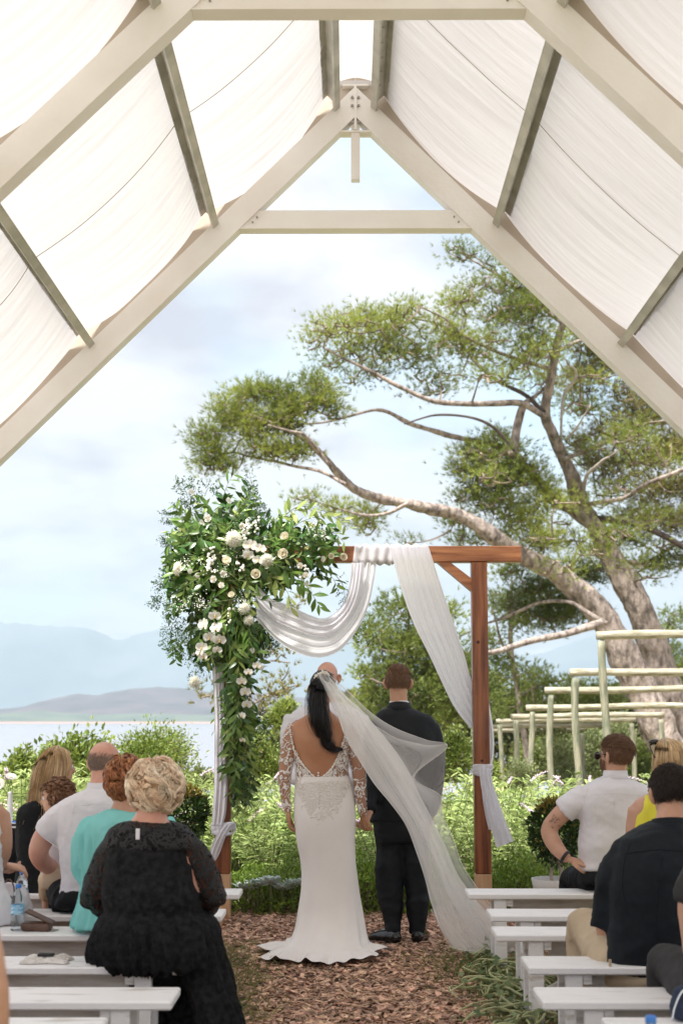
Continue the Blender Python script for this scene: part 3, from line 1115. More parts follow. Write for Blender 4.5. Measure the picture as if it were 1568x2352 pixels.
left = [(70, 370, 50, 40), (130, 300, 60, 45), (190, 240, 60, 35), (270, 240, 70, 35), (350, 270, 60, 40), (420, 240, 50, 40), (90, 430, 50, 30), (210, 340, 80, 50),
        (300, 320, 80, 40), (400, 195, 40, 25), (60, 460, 30, 30), (130, 470, 50, 20), (470, 290, 40, 25), (260, 410, 80, 30), (340, 420, 60, 30)]
upper = [(400, 60, 45, 40), (470, 20, 50, 40), (560, 10, 70, 40), (450, 140, 45, 25), (560, 90, 80, 35), (640, 60, 80, 50), (700, -20, 70, 40), (600, 170, 60, 25), (720, 110, 80, 45),
         (800, 40, 80, 50), (860, -50, 70, 40), (780, 175, 60, 25), (900, 90, 80, 45), (520, 190, 40, 20), (1000, 0, 80, 60), (950, -100, 70, 35), (880, -195, 50, 28), (1000, -180, 60, 30),
         (1050, -120, 60, 40), (1100, 50, 60, 60), (1130, -40, 50, 40), (850, -225, 35, 20), (970, 190, 50, 25), (1060, -40, 70, 50), (760, 220, 70, 20), (1040, 150, 60, 40)]
mid = [(1000, 380, 70, 30), (920, 420, 60, 35), (870, 480, 50, 35), (960, 500, 90, 50), (1060, 490, 60, 50), (1000, 590, 90, 45), (900, 560, 60, 40), (850, 640, 50, 30), (1050, 640, 70, 45),
       (1120, 700, 80, 40), (560, 650, 45, 35), (470, 600, 60, 22), (380, 570, 50, 18), (570, 610, 40, 22), (700, 705, 30, 12), (860, 700, 50, 20), (1140, 560, 50, 60), (960, 700, 60, 25)]
right = [(1250, 200, 70, 70), (1280, 60, 70, 70), (1340, 150, 80, 60), (1400, 250, 90, 60), (1480, 330, 80, 60), (1350, 350, 90, 60), (1450, 440, 90, 50), (1540, 400, 70, 70),
         (1350, 500, 80, 50), (1480, 550, 90, 50), (1560, 520, 60, 50), (1430, 640, 80, 35), (1530, 650, 70, 40), (1250, 400, 50, 40), (1620, 600, 90, 90), (1640, 400, 90, 90), (1560, 280, 70, 60)]
low = [(1300, 800, 70, 50), (1200, 810, 60, 40), (1480, 780, 60, 30), (1200, 900, 90, 50), (1100, 850, 80, 45), (1020, 790, 50, 40), (1150, 950, 80, 50), (1040, 900, 60, 50), (1260, 930, 60, 40), (1560, 760, 60, 40), (1400, 700, 60, 30)]


def crown(tree, sk, blobs, nsub, per, m, seed, L=0.17, W=0.012, spread=0.40, k=9, sub=0.36, twig_r=0.034, tname='twigs', fname='needles', kk=6, flatten=0.55):
    g = np.random.default_rng(seed)
    T = blob_points(blobs, nsub, seed)
    T += 0.0
    paths = sk.twig_paths(T, kk, seed=seed)
    V, Q = many_tubes(paths, twig_r, twig_r * 0.4, 3)
    tag(obj(tname, MB().add(V, Q), M['twig'], tree), kind='stuff')
    # needle tufts around each twig end, flattened pads lying over the twig
    n = len(T)
    C = np.repeat(T, per, 0)
    off = g.normal(size=(n * per, 3)) * sub * 0.5
    off[:, 2] *= flatten
    off[:, 2] += 0.05
    tw = paths[:, -1] - paths[:, -3]
    frac = g.uniform(-0.3, 1.0, n * per)[:, None]
    C = C + off - np.repeat(tw, per, 0) * (1 - frac) * 0.5
    D = unit(off * 1.2 + np.array((0, 0, 0.16)))
    V, Fc = tufts(C, D, k, L, W, spread, seed)
    tag(obj(fname, MB().add(V, Fc), m, tree), kind='stuff')
    return len(C) * k


gf = np.random.default_rng(2)
fill = []
while len(fill) < 78:
    x, y = gf.uniform(380, 1600), gf.uniform(-200, 860)
    lim = np.interp(x, [380, 700, 800, 1000, 1200, 1600], [120, 130, 330, 560, 860, 860])
    top = np.interp(x, [380, 470, 600, 800, 860, 1000, 1250, 1600], [40, 0, -30, -60, -220, -150, 0, 250])
    if top < y < lim and not (560 < x < 1120 and 215 < y < 340):
        fill.append((x, y, gf.uniform(45, 90), gf.uniform(12, 34)))
nt_ = 0
nt_ += crown(pine, sk, [zb(*b, w=(b[2] * b[3]) / 2500, dy=gf.uniform(-3.5, 2.5)) for b in fill], 28, 7, M['needle'], 13, tname='inner_twigs', fname='inner_needles', sub=0.5)
nt_ += crown(pine, sk, [zb(*b, w=(b[2] * b[3]) / 2500, dy=-3.5) for b in left], 44, 11, M['needle'], 3, tname='left_twigs', fname='left_needles', sub=0.42)
nt_ += crown(pine, sk, [zb(*b, w=(b[2] * b[3]) / 2500, dy=-2.0) for b in upper], 26, 9, M['needle'], 4, tname='upper_twigs', fname='upper_needles', sub=0.42)
nt_ += crown(pine, sk, [zb(*b, w=(b[2] * b[3]) / 2500, dy=-1.0) for b in mid], 32, 12, M['needle'], 5, tname='middle_twigs', fname='middle_needles', sub=0.42)
nt_ += crown(pine, sk, [zb(*b, w=(b[2] * b[3]) / 2500, dy=0.5) for b in right], 30, 10, M['needle_dry'], 6, tname='right_twigs', fname='right_needles', sub=0.45)
nt_ += crown(pine, sk, [zb(*b, w=(b[2] * b[3]) / 2500, dy=1.5) for b in low], 30, 12, M['needle_dark'], 7, tname='lower_twigs', fname='lower_needles', sub=0.42)

ID = lambda x, y: (x, y)


def small_pine(label, Y, trunk, rads, limbs, blobs, m, seed, nsub=22, per=13, k=9, L=0.15, W=0.018, sub=0.42, bark='bark', name='pine_tree'):
    b = at(*trunk[0], Y)
    t = thing(name, label, 'tree', (b[0], Y, float(ground_z(b[0], Y))))
    s = Skel()
    S = limb(trunk, rads, Y, None, conv=ID, dscale=1.0)
    bot = S[:1].copy()
    bot[0, 2] = float(ground_z(b[0], Y)) - 0.2
    bot[0, 3] *= 1.2
    S = np.concatenate([bot, S]) if bot[0, 2] < S[0, 2] else S
    add_limb('trunk', S, t, M[bark], s)
    for pts, rr, dy in limbs:
        add_limb('limb', limb(pts, rr, Y, dy, conv=ID, dscale=1.0), t, M[bark], s, 7)
    bl = [zb(x, y, rx, ry, w=rx * ry / 1400, Y=Y, conv=ID, s=1.0) for x, y, rx, ry in blobs]
    crown(t, s, bl, nsub, per, m, seed, L=L, W=W, k=k, sub=sub, twig_r=0.02)
    return t


small_pine('bushy dark green pine behind the groom, between the drape and the arch post', 33.0, [(930, 1800), (935, 1700), (945, 1600), (935, 1500), (940, 1400)], [9, 8, 7, 5, 2],
           [([(940, 1610), (900, 1580), (850, 1560)], [4, 3, 2], (0, -1)), ([(942, 1570), (990, 1530), (1040, 1500)], [4, 3, 2], (0, 1)), ([(938, 1680), (1000, 1650), (1060, 1640)], [4, 3, 2], (0, 1))],
           [(870, 1450, 45, 35), (930, 1395, 55, 35), (900, 1500, 80, 45), (980, 1480, 60, 50), (1020, 1420, 40, 35), (860, 1560, 40, 35), (940, 1580, 80, 50), (1010, 1560, 60, 50),
            (1040, 1640, 50, 45), (850, 1640, 45, 40), (950, 1660, 60, 45), (1060, 1540, 40, 50), (1090, 1610, 50, 50)], M['needle_dark'], 31)
small_pine('pine with pale grey branches right of the arch post, far behind the potted shrub', 42.0, [(1215, 1800), (1205, 1700), (1190, 1600), (1175, 1500), (1170, 1400), (1175, 1330)], [9, 8, 7, 6, 4, 2],
           [([(1190, 1600), (1250, 1570), (1320, 1560)], [4, 3, 2], (0, 1)), ([(1180, 1520), (1150, 1470), (1130, 1400)], [4, 3, 2], (0, -1)), ([(1172, 1450), (1200, 1400), (1260, 1370)], [4, 3, 2], (0, -1))],
           [(1150, 1390, 35, 40), (1200, 1430, 45, 40), (1160, 1540, 40, 35), (1220, 1565, 55, 35), (1290, 1595, 60, 40), (1340, 1590, 40, 35), (1190, 1630, 60, 40), (1260, 1375, 50, 30), (1110, 1470, 40, 50), (1270, 1660, 70, 40),
            (1390, 1610, 40, 50)], M['needle_dark'], 32)
small_pine('dark round-headed tree at the right edge behind the big pine trunk', 50.0, [(1520, 1800), (1525, 1650), (1530, 1500), (1535, 1420)], [9, 8, 6, 3], [],
           [(1535, 1430, 38, 35), (1515, 1490, 50, 45), (1560, 1530, 50, 50), (1600, 1450, 50, 60), (1500, 1570, 40, 40), (1590, 1600, 50, 50)], M['needle_dark'], 33, bark='bark_dark', name='evergreen_tree')
small_pine('thin dark-stemmed tree by the lake just right of the flowered arch post', 27.0, [(578, 1800), (574, 1700), (572, 1600), (574, 1500), (600, 1400), (620, 1330)], [7, 6.5, 5.5, 5, 3, 1.5],
           [([(573, 1560), (530, 1530), (480, 1520), (440, 1500)], [3, 2.5, 2, 1.5], (0, -0.5)), ([(573, 1530), (620, 1515), (665, 1520)], [3, 2, 1.5], (0, 0.5)), ([(574, 1620), (630, 1590), (685, 1575)], [3, 2, 1.5], (0, 0.5)),
            ([(573, 1640), (520, 1610), (465, 1595)], [3, 2, 1.5], (0, 0.3))],
           [(640, 1508, 32, 14), (667, 1525, 22, 10), (600, 1500, 30, 16), (560, 1540, 40, 18), (440, 1502, 18, 14), (470, 1592, 26, 18), (510, 1585, 30, 14), (625, 1575, 38, 16), (680, 1577, 24, 10),
            (650, 1600, 30, 20), (540, 1480, 24, 16), (700, 1385, 25, 14), (660, 1420, 30, 14), (610, 1440, 30, 20), (600, 1640, 40, 24)], M['needle_dry'], 34, nsub=12, per=7, sub=0.3, L=0.13)

M['leaf_light'] = mat('light_shrub_leaf', (0.16, 0.22, 0.035), (0.26, 0.31, 0.07), 1.2, 0.5, island=0.35, hue=0.02, trans=0.4)
M['leaf_grey'] = mat('grey_green_leaf', (0.15, 0.19, 0.07), (0.27, 0.30, 0.13), 1.2, 0.55, island=0.3, hue=0.015, trans=0.35)
M['leaf_mid'] = mat('mid_green_leaf', (0.10, 0.14, 0.022), (0.20, 0.25, 0.05), 1.2, 0.45, island=0.35, hue=0.015, trans=0.35)
M['leaf_dark'] = mat('dark_glossy_leaf', (0.022, 0.055, 0.014), (0.05, 0.10, 0.02), 3, 0.3, island=0.4, hue=0.015, trans=0.2)
M['leaf_bronze'] = mat('young_bronze_leaf', (0.22, 0.15, 0.03), (0.30, 0.26, 0.05), 3, 0.35, island=0.3, hue=0.02, trans=0.3)
M['leaf_box'] = mat('box_hedge_leaf', (0.12, 0.20, 0.022), (0.27, 0.37, 0.06), 2.5, 0.4, island=0.4, hue=0.015, trans=0.35)
M['leaf_sage'] = mat('sage_leaf', (0.23, 0.31, 0.085), (0.38, 0.45, 0.17), 2.5, 0.55, island=0.3, hue=0.012, trans=0.4)
M['stem'] = mat('green_stem', (0.12, 0.15, 0.05), rough=0.7)
M['woody'] = mat('woody_stem', (0.14, 0.10, 0.07), rough=0.9)


def shrub(label, x, y, rx, ry, Y, m, seed, n=5000, lw=(0.05, 0.022), nb=9, name='shrub', stalks=14, loose=0.0):
    c = at(x, y, Y)
    R_ = np.array((px(rx, Y), px(rx, Y) * 0.8, px(ry, Y)))
    gz = float(ground_z(c[0], Y))
    t = thing(name, label, 'shrub', (c[0], Y, gz), 'shrubs between the garden and the lake')
    g = np.random.default_rng(seed)
    blobs = []
    for i in range(nb):
        d = unit(g.normal(size=3))
        blobs.append((c + d * R_ * g.uniform(0.2, 0.72), R_ * g.uniform(0.26, 0.5), 1.0))
    sub = blob_points(blobs, 26, seed)
    s = Skel()
    base = np.array((c[0], Y, gz))
    s.add(base[None])
    s.add(np.linspace(base, c - np.array((0, 0, R_[2] * 0.6)), 5))
    paths = s.twig_paths(sub, 5, sag=-0.05, seed=seed)
    tag(obj('stems', MB().add(*many_tubes(paths, 0.012, 0.004, 3)), M['woody'], t), kind='stuff')
    per = max(1, n // len(sub))
    C = np.repeat(sub, per, 0) + g.normal(size=(len(sub) * per, 3)) * (R_.mean() * (0.15 + loose))
    below = C[:, 2] < gz + 0.02
    C[below, 2] = gz + 0.02 + g.uniform(0, 0.2, below.sum())
    D = unit(unit(C - c) * 0.7 + g.normal(size=C.shape) * 0.6 + np.array((0, 0, 0.3)))
    L = lw[0] * g.uniform(0.6, 1.3, len(C))
    tag(obj('leaves', MB().add(*diamonds(C, D, L, lw[1] * L / lw[0], seed)), m, t), kind='stuff')
    return t


SHR = [
    ('large pale yellow-green shrub against the lake, above the auburn-haired woman', 335, 1752, 135, 105, 17.5, 'leaf_light', 8000, (0.055, 0.022)),
    ('leafy green shrub behind the bald man and the blonde woman on the left', 165, 1785, 110, 90, 16.5, 'leaf_light', 5500, (0.07, 0.035)),
    ('shrub at the far left edge behind the flower vase', 20, 1800, 80, 80, 16.0, 'leaf_light', 4500, (0.07, 0.035)),
    ('low rounded shrub left of the flowered arch post', 452, 1800, 45, 45, 18.5, 'leaf_grey', 3000, (0.05, 0.02)),
    ('yellow-green shrub just right of the flowered arch post', 600, 1760, 60, 80, 19, 'leaf_light', 4500, (0.05, 0.022)),
    ('bright green upright shrub left of the officiant', 650, 1650, 42, 55, 24, 'leaf_light', 3500, (0.07, 0.03)),
    ('soft green shrub behind the bride', 740, 1760, 80, 90, 21, 'leaf_mid', 4500, (0.06, 0.025)),
    ('shrub behind the groom, left of the arch post', 1045, 1740, 60, 80, 20, 'leaf_mid', 4500, (0.055, 0.024)),
    ('pale shrub low behind the right arch post', 1110, 1790, 50, 55, 18, 'leaf_light', 3500, (0.05, 0.022)),
    ('dark green shrub behind the second and third pergola posts', 1230, 1730, 55, 60, 47, 'leaf_mid', 2600, (0.11, 0.06)),
    ('grey-green shrub inside the pergola, right of the potted bush', 1290, 1745, 75, 80, 45, 'leaf_grey', 3800, (0.11, 0.05)),
    ('grey-green shrub left of the man in sunglasses', 1350, 1730, 60, 85, 48, 'leaf_grey', 3400, (0.11, 0.05)),
    ('dark shrub between the pergola posts left of the tall pole', 1185, 1790, 50, 50, 28, 'leaf_grey', 2400, (0.07, 0.03)),
    ('dark green shrub right of the man in sunglasses', 1475, 1760, 50, 70, 44, 'leaf_mid', 2600, (0.10, 0.05)),
    ('green shrub at the right edge under the big pine', 1550, 1740, 60, 80, 46, 'leaf_mid', 2600, (0.10, 0.05)),
    ('pale shrub far behind the man in sunglasses', 1420, 1690, 60, 50, 52, 'leaf_grey', 2600, (0.12, 0.05)),
    ('bushy olive shrub below the drape, left of the groom', 840, 1740, 60, 80, 23, 'leaf_mid', 3500, (0.06, 0.026)),
    ('dull green shrub beneath the bushy pine', 950, 1720, 70, 80, 26, 'leaf_dark', 3000, (0.07, 0.03)),
]
for q, (lb, x, y, rx, ry, Y, m_, n_, lw_) in enumerate(SHR):
    shrub(lb, x, y, rx, ry, Y, M[m_], 100 + q, n_, lw_, nb=10)

# far wooded bank that reads as one mass between the trees
g_ = np.random.default_rng(77)
bl = []
for x in range(560, 1700, 42):
    Y = 62 + g_.uniform(-6, 10)
    top = np.interp(x, [560, 700, 800, 900, 1100, 1230, 1350, 1450, 1700], [1690, 1640, 1590, 1560, 1540, 1575, 1590, 1560, 1500])
    for y in np.arange(top + 22, 1800, 30):
        c = at(x + g_.uniform(-20, 20), y, Y)
        bl.append((c, np.array((px(34, Y), px(30, Y), px(22, Y))), 1.0))
C = blob_points(bl, 110, 5)
D = unit(g_.normal(size=C.shape) + np.array((0, -0.3, 0.5)))
M['far_leaf'] = mat('far_woodland_leaf', (0.07, 0.09, 0.022), (0.20, 0.22, 0.06), 0.14, 0.6, island=0.4, hue=0.02, trans=0.3)
tag(obj('far_woodland', MB().add(*diamonds(C, D, 0.42, 0.22, 3)), M['far_leaf']), kind='stuff')

# low clipped hedge of box plants
def box_proto(seed, h=0.36, r=0.24, n=1500):
    g = np.random.default_rng(seed)
    t = thing('box_plant', None, 'hedge plant')
    d = unit(g.normal(size=(n, 3)))
    d[:, 2] = np.abs(d[:, 2])
    rr = g.uniform(0.55, 1.0, n) ** 0.6
    lump = 1 + 0.22 * vnoise(d, 1.3, seed)
    C = d * np.array((r, r, h))[None] * (rr * lump)[:, None]
    C[:, 2] = np.maximum(C[:, 2], 0.01)
    D = unit(d + 0.7 * g.normal(size=(n, 3)) + np.array((0, 0, 0.5)))
    L = 0.030 * g.uniform(0.6, 1.3, n)
    o = obj('leaves', MB().add(*diamonds(C, D, L, L * 0.62, seed)), M['leaf_box'], t)
    tag(o, kind='stuff')
    ends = d[:60] * np.array((r, r, h)) * 0.8
    b = np.zeros((60, 4, 3))
    for i in range(4):
        b[:, i] = ends * (i / 3)
    tag(obj('stems', MB().add(*many_tubes(b, 0.005, 0.002, 3)), M['woody'], t), kind='stuff')
    return t


boxes = [box_proto(s) for s in (1, 2, 3)]
k = 0
x = -1.95
while x < 3.4:
    for yy in (11.0, 11.32):
        p = (x + rnd.uniform(-.05, .05), yy + rnd.uniform(-.05, .05), 0)
        src = boxes[k % 3]
        o = src if k < 3 else copy_thing(src, p)
        o.location = p
        o.rotation_euler = (0, 0, rnd.uniform(0, 6.28))
        s = rnd.uniform(0.8, 1.15)
        o.scale = (s, s, s * rnd.uniform(0.85, 1.15))
        tag(o, 'small-leaved bright green box plant in the low hedge behind the arch', None, 'box plants of the low hedge')
        k += 1
    x += 0.30

# Mexican sage: tall arching stems with long narrow leaves and purple spikes
M['sage_flower'] = mat('sage_flower', (0.50, 0.34, 0.48), (0.72, 0.62, 0.66), 40, 0.8, island=0.25, hue=0.02, trans=0.2)
M['sage_dead'] = mat('pale_sage_spike', (0.55, 0.45, 0.40), (0.70, 0.62, 0.55), 40, 0.9)


def sage_proto(seed, flowers=2, h=0.95):
    g = np.random.default_rng(seed)
    t = thing('sage_plant', None, 'plant')
    ns = 24
    paths, CC, DD, LL = [], [], [], []
    for i in range(ns):
        a, l = g.uniform(0, 6.28), g.uniform(0.10, 0.42)
        hh = h * g.uniform(0.6, 1.0)
        u = np.linspace(0, 1, 12)
        P = np.stack([math.cos(a) * (0.06 + l * u ** 1.5), math.sin(a) * (0.06 + l * u ** 1.5), hh * (u ** 0.9)], -1)
        paths.append(P)
        for j in range(3, 12):
            for q in range(2 if j < 10 else 4):
                b = g.uniform(0, 6.28)
                D = np.array((math.cos(b), math.sin(b), 0.25 + 0.6 * (j > 9)))
                CC.append(P[j] + g.normal(size=3) * 0.008)
                DD.append(D)
                LL.append(g.uniform(0.10, 0.17) * (0.8 if j > 9 else 1))
    tag(obj('stems', MB().add(*many_tubes(np.array(paths), 0.005, 0.003, 3)), M['stem'], t), kind='stuff')
    CC, DD, LL = np.array(CC), np.array(DD), np.array(LL)
    tag(obj('leaves', MB().add(*lances(CC, DD, LL, LL * 0.16, 0.35, seed)), M['leaf_sage'], t), kind='stuff')
    for f in range(flowers):
        P = paths[g.integers(ns)]
        e = P[-1]
        a = g.uniform(0, 6.28)
        u = np.linspace(0, 1, 9)[:, None]
        l = g.uniform(0.16, 0.28)
        S = e + u * np.array((math.cos(a) * 0.6, math.sin(a) * 0.3, 0.55)) * l + u ** 2 * np.array((math.cos(a), 0, -0.35)) * l * 0.4
        mb = MB()
        mb.add(*tube(S, 0.004, 4), 1)
        for j in range(1, 9):
            for q in range(5):
                b = q * 1.256 + j
                mb.add(*ell(S[j] + np.array((math.cos(b), math.sin(b), 0)) * 0.010 + g.normal(size=3) * 0.003, (0.008, 0.008, 0.010) * np.array(1.25 - j * 0.08), 5, 4), 0)
        obj('flower_spike', mb, [M['sage_flower'] if f % 2 == 0 else M['sage_dead'], M['stem']], t)
    return t


sages = [sage_proto(1, 1), sage_proto(2, 2), sage_proto(3, 0), sage_proto(4, 1)]
k = 0
for yy in (11.75, 12.2, 12.7, 13.25, 13.9, 14.6):
    x = -4.3 if yy > 12.5 else -2.6
    while x < 4.6:
        p = (x + rnd.uniform(-.12, .12), yy + rnd.uniform(-.12, .12), 0)
        o = sages[k] if k < 4 else copy_thing(sages[rnd.randrange(4)], p)
        o.location = p
        o.rotation_euler = (0, 0, rnd.uniform(0, 6.28))
        hs = {11.75: 0.74, 12.2: 0.88}.get(yy, 0.98)
        s = rnd.uniform(0.85, 1.12)
        o.scale = (s, s, s * hs)
        tag(o, 'bushy light green sage plant with narrow leaves in the bed behind the hedge', None, 'sage plants in the bed behind the hedge')
        k += 1
        x += 0.47

# potted / clipped round shrubs either side
M['pot'] = mat('white_pot', (0.60, 0.58, 0.54), (0.70, 0.68, 0.65), 6, 0.6, 0.2, 40)
M['whitestem'] = mat('pale_stem', (0.4, 0.32, 0.26), rough=0.8)


def potted(label, x, y, r, Y, seed, pot=True):
    c = at(x, y, Y)
    rr = px(r, Y)
    t = thing('potted_shrub', label, 'potted plant', (c[0], Y, 0))
    g = np.random.default_rng(seed)
    n = 2600
    d = unit(g.normal(size=(n, 3)))
    rad = g.uniform(0.5, 1, n) ** 0.5 * (1 + 0.26 * vnoise(d, 1.0, seed))
    C = c + d * np.array((rr, rr, rr * 1.25)) * rad[:, None]
    D = unit(d + 0.7 * g.normal(size=(n, 3)) + np.array((0, 0, 0.4)))
    L = 0.042 * g.uniform(0.6, 1.2, n)
    young = (d[:, 2] > 0.55) & (rad > 0.85) | (g.uniform(size=n) < 0.06)
    tag(obj('leaves', MB().add(*diamonds(C[~young], D[~young], L[~young], L[~young] * 0.5, seed)), M['leaf_dark'], t), kind='stuff')
    tag(obj('young_leaves', MB().add(*diamonds(C[young], D[young], L[young] * 0.9, L[young] * 0.45, seed)), M['leaf_bronze'], t), kind='stuff')
    zp = c[2] - rr * 1.0
    for a in (-0.02, 0.025):
        P = np.array([(c[0] + a, Y, 0.30), (c[0] + a * 1.5, Y, (0.3 + zp) / 2), (c[0] - a, Y, zp + 0.1)])
        obj('stem', MB().add(*tube(spline(P, 9), 0.012, 7)), M['whitestem'], t, smooth=True)
    z = np.array([0.0, 0.02, 0.3, 0.36, 0.36, 0.33, 0.32])
    rd = np.array([0.11, 0.12, 0.16, 0.17, 0.155, 0.15, 0.001])
    P = np.stack([np.full(7, c[0]), np.full(7, Y), z], -1)
    mb = MB()
    a = np.linspace(0, 2 * math.pi, 24, endpoint=False)
    V = np.stack([c[0] + rd[:, None] * np.cos(a), Y + rd[:, None] * np.sin(a), np.repeat(z[:, None], 24, 1)], -1).reshape(-1, 3)
    i = np.arange(6)[:, None] * 24
    j = np.arange(24)[None]
    mb.add(V, np.stack([i + j, i + (j + 1) % 24, i + 24 + (j + 1) % 24, i + 24 + j], -1).reshape(-1, 4))
    obj('pot', mb, M['pot'], t, smooth=True)
    return t


potted('clipped round dark-leaved shrub in a white pot beside the right front bench', 1273, 1905, 56, 10.2, 5)
potted('clipped dark shrub half hidden behind the curly-haired older woman', 428, 1868, 48, 10.6, 6)

# blue-grey succulent rosettes at the edge of the hedge
M['succulent'] = mat('succulent_leaf', (0.42, 0.50, 0.46), (0.62, 0.68, 0.62), 5, 0.5, island=0.15)
for q, (x, y) in enumerate([(562, 2030), (592, 2022), (622, 2016), (648, 2030), (672, 2022)]):
    p = on_z(x, y + 30, 0.0)
    c = at(x, y + 8, 10.85)
    t = thing('succulent', 'pale grey-green succulent rosette peeping over the hedge left of the bride', 'plant', (c[0], 10.85, 0), 'succulents at the hedge')
    for k in range(16):
        a = k * 2.4
        L = 0.05 + 0.005 * (16 - k)
        d = np.array((math.cos(a), math.sin(a), 0.25 + k * 0.07))
        d /= np.linalg.norm(d)
        b = np.array((c[0], 10.85, c[2] - 0.02))
        P = np.array([b, b + d * L * 0.5, b + d * L * 0.85, b + d * L])
        V_, F_ = tube(P, [(0.012, 0.006), (0.024, 0.007), (0.018, 0.005), (0.002, 0.001)], 8)
        obj('leaf', MB().add(V_, F_), M['succulent'], t, smooth=True)
    obj('stem', MB().add(*tube([(c[0], 10.85, 0), (c[0], 10.85, c[2])], 0.02, 6)), M['stem'], t)

# ------------------------------------------------------------------ mulch chips, clippings, grass
M['chip'] = mat('bark_chip', (0.28, 0.145, 0.085), (0.72, 0.48, 0.35), 25, 0.85, 0.5, 90, island=0.62, hue=0.012, lo=0.25, hi=0.75)


def chips(n, x0, x1, y0, y1, seed):
    g = np.random.default_rng(seed)
    X, Y = g.uniform(x0, x1, n), g.uniform(y0, y1, n)
    L, W = 0.016 + 0.075 * g.beta(1.3, 2.2, n), g.uniform(0.010, 0.032, n)
    H = g.uniform(0.002, 0.006, n)
    yaw, pit, rol = g.uniform(0, 6.28, n), g.normal(0, 0.22, n), g.normal(0, 0.28, n)
    Z = 0.018 + 0.012 * vnoise(np.stack([X * 1.0, Y, 0 * X], -1), 0.8, 3) + g.uniform(0.002, 0.030, n)
    base = np.array([[-1, -1], [1, -0.7], [0.8, 1], [-0.9, 0.8]]) * 0.5
    q = base[None] * (1 + 0.35 * g.normal(size=(n, 4, 2)))
    lx, ly = q[..., 0] * L[:, None], q[..., 1] * W[:, None]
    lz = np.zeros_like(lx)
    A = np.stack([lx, ly, lz + H[:, None] / 2], -1)
    B = np.stack([lx, ly, lz - H[:, None] / 2], -1)
    P = np.concatenate([A, B], 1)
    c, s = np.cos(rol)[:, None], np.sin(rol)[:, None]
    P = np.stack([P[..., 0], P[..., 1] * c - P[..., 2] * s, P[..., 1] * s + P[..., 2] * c], -1)
    c, s = np.cos(pit)[:, None], np.sin(pit)[:, None]
    P = np.stack([P[..., 0] * c - P[..., 2] * s, P[..., 1], P[..., 0] * s + P[..., 2] * c], -1)
    c, s = np.cos(yaw)[:, None], np.sin(yaw)[:, None]
    P = np.stack([P[..., 0] * c - P[..., 1] * s, P[..., 0] * s + P[..., 1] * c, P[..., 2]], -1)
    P = P + np.stack([X, Y, Z], -1)[:, None]
    f = np.array([[0, 1, 2, 3], [4, 5, 1, 0], [5, 6, 2, 1], [6, 7, 3, 2], [7, 4, 0, 3]])
    Q = (np.arange(n) * 8)[:, None, None] + f[None]
    return P.reshape(-1, 3), Q.reshape(-1, 4)


mb = MB()
mb.add(*chips(34000, -1.1, 1.45, 6.2, 11.0, 1))
mb.add(*chips(12000, -3.6, -1.1, 3.8, 10.8, 2))
mb.add(*chips(12000, 1.45, 4.0, 3.8, 10.8, 3))
tag(obj('bark_mulch', mb, M['chip']), kind='stuff')


def in_px(P, poly):
    return P


def blades(n, fx, seed, L=(0.05, 0.16), W=0.004, m='grass'):
    g = np.random.default_rng(seed)
    C = fx(g, n)
    D = unit(np.stack([g.normal(size=n) * 0.6, g.normal(size=n) * 0.6, g.uniform(0.3, 1.0, n)], -1))
    Ls = g.uniform(*L, n)
    return lances(C, D, Ls, W, 0.35, seed)


M['grass'] = mat('grass_blade', (0.12, 0.17, 0.035), (0.28, 0.27, 0.10), 3, 0.6, island=0.35, hue=0.02, trans=0.35)
M['vine'] = mat('pale_vine_stem', (0.38, 0.42, 0.20), (0.52, 0.52, 0.30), 6, 0.6, island=0.2)
M['vine_leaf'] = mat('trimmed_leaf', (0.10, 0.17, 0.06), (0.24, 0.30, 0.14), 4, 0.55, island=0.35, hue=0.02, trans=0.25)


def patch(cx, cy, sx, sy):
    return lambda g, n: np.stack([cx + g.normal(size=n) * sx, cy + g.normal(size=n) * sy, 0.02 + g.uniform(0, 0.02, n)], -1)


for nm, cx, cy, sx, sy, n in (('grass_patch', 0.92, 7.3, 0.16, 0.8, 3200), ('grass_patch', 0.75, 8.5, 0.18, 0.35, 1200), ('grass_patch', -0.62, 7.4, 0.12, 0.7, 1800), ('grass_patch', -0.70, 8.85, 0.10, 0.25, 600), ('grass_patch', -0.75, 6.2, 0.12, 0.5, 900)):
    tag(obj(nm, MB().add(*blades(n, patch(cx, cy, sx, sy), n)), M['grass']), kind='stuff')
g_ = np.random.default_rng(9)
paths = []
for i in range(150):
    c = np.array((0.90 + g_.normal() * 0.15, 7.5 + g_.normal() * 0.62, 0.05 + g_.uniform(0, 0.06)))
    a = g_.uniform(0, 6.28)
    L = g_.uniform(0.12, 0.34)
    u = np.linspace(-0.5, 0.5, 7)[:, None]
    paths.append(c + u * L * np.array((math.cos(a), math.sin(a), g_.normal() * 0.15)) + np.stack([g_.normal() * 0.05 * (1 - 4 * u[:, 0] ** 2), g_.normal() * 0.05 * (1 - 4 * u[:, 0] ** 2), 0.02 * np.cos(u[:, 0] * 5)], -1))
V_, Q_ = many_tubes(np.array(paths), 0.006, 0.004, 5)
tag(obj('vine_clippings', MB().add(V_, Q_), M['vine']), kind='stuff')
C = np.concatenate(paths)[g_.integers(0, 150 * 7, 420)] + g_.normal(size=(420, 3)) * 0.02
C[:, 2] = np.maximum(C[:, 2], 0.035)
D = g_.normal(size=C.shape) * (1, 1, 0.3)
tag(obj('trimmed_leaves', MB().add(*diamonds(C, D, 0.06, 0.038, 5, roll=0.3)), M['vine_leaf']), kind='stuff')
# ------------------------------------------------------------------ people: tools
from mathutils.bvhtree import BVHTree


